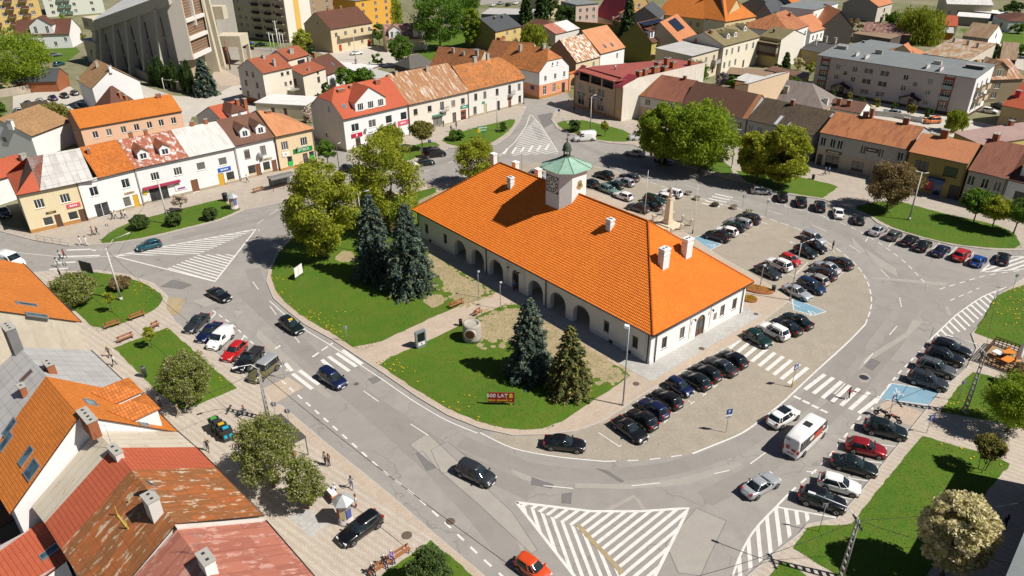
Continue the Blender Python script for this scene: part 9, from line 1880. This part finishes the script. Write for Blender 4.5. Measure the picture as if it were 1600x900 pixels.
A,C=at((444,676),.12),at((482,712),.12);d=C-A;L=d.length;t=thing('bus_shelter','flat dark-roofed bus shelter hidden under the big lilac tree','bus shelter',A,math.atan2(d.y,d.x));b=MB();b.box(-.1,L+.1,-1.7,.1,2.4,2.5);b.build('roof',plain('shelter_dark',(.09,.08,.075),.3),t)
for x in (0,L):
 for y in (0,-1.6):b=MB();b.tube((x,y,0),(x,y,2.4),.05,.05,6);b.build('post',DARK,t)
b=MB();b.box(.03,L-.03,-1.58,-1.56,.3,2.2);b.build('glass',plain('shelter_glass',(.10,.12,.12)),t);b=MB();b.box(.4,L-.4,-1.4,-1.0,.42,.48);b.build('seat',WOOD,t)
# cafe terrace
A,C=at((1529,566),.12),at((1552,540),.12);u=(C-A).normalized();t=thing('cafe_terrace','fenced wooden cafe terrace with dark lattice railings at the right edge','terrace',A,math.atan2(u.y,u.x));TL=(C-A).length;TW=11.
b=MB();b.box(0,TL,-TW,0,.0,.14);b.build('deck',plaster('deck_wood',(.30,.21,.12),.15,.3),t)
LW=plaster('lattice_wood',(.09,.045,.025),.2)
def railing(x0,y0,x1,y1):
 b=MB();d=Vector((x1-x0,y1-y0,0));L=d.length;T=Matrix.Translation((x0,y0,0))@Matrix.Rotation(math.atan2(d.y,d.x),4,'Z')
 for zz in (.2,.55,.9,1.2):b.box(0,L,-.03,.03,zz,zz+.1,0,T)
 n=int(L/.45)
 for i in range(n+1):x=L*i/n;b.box(x-.05,x+.05,-.045,-.031,.14,1.3,0,T)
 b.build('railing',LW,t)
railing(0,0,TL,0);railing(TL,0,TL,-TW);railing(0,-TW,0,0)
ORG=plain('orange_plastic',(.60,.20,.02),.5);M4=t.matrix_basis.copy()
def onT(x,y,z=.14): return Matrix.Translation(A)@Matrix.Rotation(math.atan2(u.y,u.x),4,'Z')@Vector((x,y,z))
for i,(x,y,c_) in enumerate(((TL*.62,-2.2,ORG),(TL*.3,-2.6,ORG),(TL*.45,-1.2,SIGNW))):
 p=onT(x,y);q=thing('cafe_table',['orange-topped cafe table nearer the lawn on the terrace','orange-topped cafe table nearer the ladder pole','small white table between the orange cafe tables'][i],'table',p,R(30));b=MB();b.box(-.85 if c_==ORG else -.5,.85 if c_==ORG else .5,-.5,.5,.70,.75);b.build('top',c_,q);
 for sx in (-.45,.45):
  for sy in (-.35,.35):b=MB();b.tube((sx,sy,0),(sx,sy,.70),.03,.03,5);b.build('leg',DARK,q)
for i,(x,y) in enumerate(((TL*.8,-2.0),(TL*.45,-3.4),(TL*.15,-1.6),(TL*.2,-3.8))):
 p=onT(x,y);q=thing('cafe_chair','orange cafe chair on the terrace, %s'%['behind the far orange table','under the closed parasol','nearest the ladder pole','at the lower railing'][i],'chair',p,R(i*80));b=MB();b.box(-.22,.22,-.22,.22,.42,.46);b.build('seat',ORG,q);b=MB();b.box(-.22,.22,.19,.23,.5,.9);b.build('backrest',ORG,q)
 for sx in (-.18,.18):
  for sy in (-.18,.18):b=MB();b.tube((sx,sy,0),(sx,sy,.42),.018,.018,4);b.build('leg',DARK,q)
p=onT(TL*.6,-3.4);q=thing('parasol','tall closed white parasol on the cafe terrace','parasol',p);b=MB();b.tube((0,0,0),(0,0,3.0),.03,.03,6);b.build('pole',DARK,q);b=MB();b.lathe([(.42,.5),(.36,1.0),(.24,2.2),(.09,3.1),(.02,3.3)],10);b.build('canopy',SIGNW,q);b=MB();b.lathe([(.35,0),(.35,.08)],12);b.build('foot',CONC,q)
# motorbikes
def moto(label,base,az,colr):
 t=thing('motorbike',label,'motorbike',at(base,.12),R(az));pm=carpaint(colr)
 for x in (-.65,.65):
  b=MB();b.tube((x,-.06,.3),(x,.06,.3),.3,.3,16);o=b.build('wheel',TYRE,t);q=MB();q.tube((x,-.065,.3),(x,.065,.3),.17,.17,10);q.build('rim',RIM,o)
 b=MB();b.path([(-.6,0,.3),(-.2,0,.6),(.35,0,.75),(.6,0,.35)],[.06,.1,.1,.05],6);b.build('frame',TRIM,t);b=MB();b.lathe([(.08,0),(.19,.1),(.2,.22),(.1,.32)],10,(.2,0,.66));b.build('tank',pm,t);b=MB();b.box(-.65,.0,-.13,.13,.76,.86);b.build('seat',BLACK,t)
 b=MB();b.tube((.45,-.36,1.05),(.45,.36,1.05),.02,.02,5);b.tube((.45,0,1.05),(.62,0,.5),.035,.035,5);b.build('handlebar',DARK,t);b=MB();b.lathe([(.1,0),(.1,.12)],10,(.58,0,.85));b.build('headlight',HEADL,t)
moto('dark motorbike parked behind the dark sport utility car at the pink paving',(1377,652),140,'darkgrey');moto('red motorbike with rider gear beside the pink paving at right',(1394,660),140,'red')
# low metal barrier on the corner
A,C=at((57,378),.12),at((106,386),.12);d=C-A;L=d.length;t=thing('barrier','low grey tubular guard rail on the corner by the yellow house','barrier',A,math.atan2(d.y,d.x));b=MB();n=4
for i in range(n+1):x=L*i/n;b.tube((x,.25,0),(x,.25,1.0),.03,.03,6)
b.tube((0,.25,1.0),(L,.25,1.0),.03,.03,6);b.tube((0,.25,.5),(L,.25,.5),.02,.02,6);b.build('rail',GALV,t)
# street vendor table
t=thing('vendor_table','small brown vendor stall table beside the lower advertising column','table',at((521,781),.12),R(-50));b=MB();b.box(-.9,.9,-.4,.4,.72,.78);b.build('top',WOOD,t);b=MB();b.box(-.7,.5,-.3,.3,.785,1.0);b.build('goods',SIGNW,t)
for sx in (-.8,.8):
 for sy in (-.33,.33):b=MB();b.tube((sx,sy,0),(sx,sy,.72),.03,.03,5);b.build('leg',DARK,t)
# ------------------------------------------------------------ people
SKIN=plain('skin',(.48,.27,.18),.6)
def person_mesh(pose):
 V=[];E=[];Rr=[];Z=[]
 def add(p,r_,par=None,zone=0):
  V.append(p);Rr.append(r_);Z.append(zone)
  if par is not None:E.append((par,len(V)-1))
  return len(V)-1
 hz=.95 if pose!='sit' else .52
 pel=add((0,0,hz),(.135,.115));sp=add((-.01,0,hz+.18),(.125,.10),pel);che=add((0,0,hz+.36),(.155,.115),sp);nk=add((.01,0,hz+.52),(.06,.06),che);hd=add((.025,0,hz+.63),(.088,.075),nk);tp=add((.02,0,hz+.73),(.085,.072),hd);ns=add((.115,0,hz+.645),(.018,.018),hd)
 sw={'walk':.34,'walk2':-.34,'stand':.03,'sit':0}[pose]
 for s_ in (-1,1):
  k=s_*sw
  sh=add((0,s_*.185,hz+.45),(.062,.06),che)
  if pose=='sit':el=add((.08,s_*.25,hz+.2),(.047,.045),sh);wr_=add((.30,s_*.16,hz+.14),(.032,.03),el);dv=Vector((.06,-s_*.02,0))
  elif pose=='stand':el=add((-.02,s_*.235,hz+.17),(.047,.045),sh);wr_=add((.06,s_*.235,hz-.08),(.032,.03),el);dv=Vector((.015,0,-.06))
  else:el=add((-k*.28-.02,s_*.235,hz+.18),(.047,.045),sh);wr_=add((-k*.62+.06,s_*.225,hz-.04),(.032,.03),el);dv=Vector((.02-k*.06,0,-.055))
  wv=Vector(V[wr_]);pm=add(tuple(wv+dv*1.1),(.034,.018),wr_,1)
  for f in range(4):
   o_=Vector(((f-1.5)*.019 if abs(dv.z)>.03 else 0,0 if abs(dv.z)>.03 else (f-1.5)*.019,0));l_=(.9,1.05,1.,.8)[f]
   a=add(tuple(wv+dv*1.7+o_),(.0095,.0095),pm,1);add(tuple(wv+dv*(1.7+.75*l_)+o_*1.1+Vector((.006,-s_*.006,0))),(.008,.008),a,1)
  a=add(tuple(wv+dv*.9+Vector((.035,-s_*.012,0))),(.011,.011),wr_,1);add(tuple(wv+dv*1.7+Vector((.048,-s_*.016,0))),(.009,.009),a,1)
  if pose=='sit':hp=add((.02,s_*.09,hz-.02),(.09,.09),pel,2);kn=add((.42,s_*.10,hz-.02),(.062,.062),hp,2);an=add((.44,s_*.10,.09),(.045,.045),kn,2);to=add((.60,s_*.11,.04),(.04,.035),an,3)
  else:hp=add((0,s_*.085,hz-.08),(.092,.09),pel,2);kn=add((k*.30+.03,s_*.09,.50),(.062,.06),hp,2);an=add((k*.85-(.06 if k<0 else 0),s_*.09,.09+(.06 if k<-.1 else 0)),(.044,.042),kn,2);to=add((V[an][0]+.15,s_*.10,V[an][2]-.05),(.04,.032),an,3)
 me=bpy.data.meshes.new('skeleton');me.from_pydata(V,E,[]);ob=bpy.data.objects.new('skeleton',me);COL.objects.link(ob)
 md=ob.modifiers.new('skin','SKIN');md.use_smooth_shade=True;md.branch_smoothing=.3
 sv=me.skin_vertices[0].data
 for i,r_ in enumerate(Rr):sv[i].radius=r_;sv[i].use_root=(i==0)
 ob.modifiers.new('sub','SUBSURF').levels=1
 dg=bpy.context.evaluated_depsgraph_get();dg.update();out=bpy.data.meshes.new_from_object(ob.evaluated_get(dg));bpy.data.objects.remove(ob)
 out.materials.clear()
 for m_ in (SKIN,SIGNW,DARK,BLACK):out.materials.append(m_)
 SV=np.array(V);Zn=np.array([{0:1,1:0,2:2,3:3}[z] for z in Z]);Zn[[3,4,5,6]]=0;Zn[0]=2
 for p in out.polygons:p.material_index=int(Zn[np.argmin(((SV-np.array(p.center))**2).sum(1))]);p.use_smooth=True
 out.name='person_body';h=MB();cz=hz+.69
 h.lathe([(.098,cz-.02),(.104,cz+.03),(.09,cz+.09),(.05,cz+.125),(.01,cz+.135)],10,(.005,0,0));h.box(-.10,-.02,-.085,.085,cz-.16,cz);hair=h.mesh('hair',DARK)
 f=MB()
 for s_ in (-1,1):f.box(.096,.106,s_*.032-.012,s_*.032+.012,hz+.665,hz+.68,0)
 f.box(.092,.104,-.02,.02,hz+.595,hz+.603,1);face=f.mesh('face_features',[DARK,plain('lips',(.35,.10,.09))])
 return out,hair,face
PM={k:person_mesh(k) for k in('walk','walk2','stand','sit')}
CL={n:plain('cloth_'+n,c,.85) for n,c in dict(white=(.70,.69,.67),red=(.50,.02,.03),black=(.015,.015,.017),navy=(.02,.03,.09),pink=(.60,.06,.16),blue=(.12,.28,.55),grey=(.20,.20,.21),denim=(.06,.10,.20),brown=(.16,.09,.05),lilac=(.38,.26,.52),beige=(.45,.37,.27),green=(.06,.16,.08),maroon=(.22,.015,.06)).items()}
HR={n:plain('hair_'+n,c,.7) for n,c in dict(dark=(.02,.014,.01),brown=(.08,.04,.02),fair=(.42,.30,.14),grey=(.55,.54,.52),ginger=(.30,.09,.03)).items()}
def person(pose,base,az,top,leg,hair,label,z=.12,sc=1.,group=None):
 p=at(base,z);t=thing('person',label,'person',p,R(az),group);t.scale=(sc,)*3;b,h,f=PM[pose];o=link('body',b,t);slotmat(o,1,CL[top]);slotmat(o,2,CL[leg]);q=link('hair',h,t);slotmat(q,0,HR[hair]);link('face',f,t);return t
for a in (('walk',(127,384),190,'white','white','dark','person in white, left of the white pair by the guard rail'),('walk2',(136,384),190,'white','white','brown','person in white, right of the white pair by the guard rail'),('walk',(146,369),200,'red','black','dark','person in red top walking beside one in black near the lawn tip'),('walk2',(153,368),200,'black','black','fair','person in black walking beside one in red near the lawn tip'),
 ('walk',(177,344),210,'black','black','dark','person in black before the white house, left of the first pair'),('walk2',(182,343),210,'white','denim','brown','person in white top with jeans, right of the first pair'),('walk',(192,343),30,'black','navy','dark','person in dark clothes, left of the second pair by the shop'),('walk2',(197,342),30,'white','black','dark','person in white and black, right of the second pair by the shop'),
 ('walk',(387,286),200,'white','black','dark','lone person before the dormered white house'),('stand',(96,436),60,'black','black','dark','person in black waiting at the left lawn edge',.12),('walk',(95,406),70,'white','navy','dark','person in white crossing at the left edge',.02),('walk2',(102,404),70,'red','black','brown','person in red crossing at the left edge',.02),('walk',(91,417),70,'white','green','dark','person with green bag colour crossing at far left',.02),
 ('walk',(172,559),80,'brown','black','fair','fair-haired person walking on the striped left pavement'),('walk2',(180,573),80,'white','black','brown','person in white with dark backpack on the striped left pavement'),('stand',(251,636),-60,'white','navy','dark','person in the shade below the small square lawn'),('walk',(281,652),20,'beige','beige','fair','person in beige pushing along the lower left pavement'),('walk2',(296,647),200,'beige','black','fair','person in light top facing the one in beige'),
 ('walk',(326,706),-70,'black','black','fair','fair-haired person in all black on the lower left pavement'),('walk2',(274,686),-40,'black','black','dark','dark figure half hidden by the cream roof edge'),('stand',(509,727),-120,'white','black','dark','person in white top standing with one in brown at lower left'),('stand',(515,730),150,'brown','black','brown','person in brown jacket standing with one in white at lower left'),('walk',(550,765),110,'grey','denim','dark','person with backpack above the lower advertising column'),('stand',(557,794),200,'white','maroon','brown','woman in white blouse and maroon skirt beside the advertising column'),
 ('stand',(525,776),-40,'white','black','grey','person tending the vendor table by the advertising column'),('sit',(582,897),-55,'black','black','grey','grey-haired person in black, lowest on the long bench'),('sit',(601,884),-55,'black','navy','grey','person in dark clothes, middle of the long bench'),('sit',(612,877),-55,'lilac','navy','grey','person in lilac jacket on the long bench'),
 ('walk',(1325,624),20,'pink','black','brown','woman in pink top crossing the road at right',.02),('stand',(1300,391),180,'black','navy','dark','person in dark clothes beside the black people carrier',.01),('walk',(1052,318),-60,'white','white','brown','person in white beside the monument cars',.01),('stand',(803,455),-120,'blue','black','fair','person in light blue shirt in the hall doorway',.145),
 ('walk',(705,207),-60,'navy','black','dark','person in navy on the north pavement, left one'),('walk2',(713,202),120,'black','black','dark','person in black on the north pavement, right one'),('stand',(693,199),-120,'black','black','brown','person in black by the shop with the green canopy'),('walk',(819,166),200,'white','denim','dark','person in white at the north street corner'),
 ('walk',(1288,275),150,'brown','black','fair','person in brown before the brown shop sign, east side'),('walk2',(1294,273),150,'blue','navy','dark','person in blue before the brown shop sign, east side'),('walk',(1567,827),80,'black','black','dark','figure in dark clothes in the shade at bottom right'),('stand',(478,268),200,'black','black','dark','dark figure near the pharmacy door'),('stand',(490,264),200,'navy','black','brown','second figure near the pharmacy door, in navy'),('walk',(575,251),-60,'black','black','dark','person in black before the red-roofed white house'),('walk',(897,176),-90,'black','black','dark','person in black before the tan corner building')):
 person(*a)
# cyclist
cy=thing('bicycle','black bicycle ridden across the lower left pavement','bicycle',at((383,652),.12),R(200))
for x in (-.52,.52):
 b=MB();n=20
 for i in range(n):a0_,a1_=2*math.pi*i/n,2*math.pi*(i+1)/n;b.tube((x+.33*math.cos(a0_),0,.34+.33*math.sin(a0_)),(x+.33*math.cos(a1_),0,.34+.33*math.sin(a1_)),.02,.02,4,caps=False)
 b.build('wheel',TYRE,cy)
b=MB();b.path([(-.52,0,.34),(-.15,0,.85),(.4,0,.85),(-.1,0,.32),(-.15,0,.85)],.02,5);b.path([(.4,0,.85),(.52,0,.34)],.02,5);b.path([(-.52,0,.34),(-.1,0,.32)],.02,5);b.build('frame',DARK,cy);b=MB();b.tube((.38,-.28,1.02),(.38,.28,1.02),.015,.015,5);b.tube((.4,0,.85),(.38,0,1.02),.018,.018,5);b.build('handlebar',DARK,cy);b=MB();b.box(-.28,-.02,-.09,.09,.88,.95);b.build('saddle',BLACK,cy)
t=person('sit',(383,652),200,'black','denim','ginger','person in black riding the bicycle at lower left',.12+.36,.98)
b=MB()
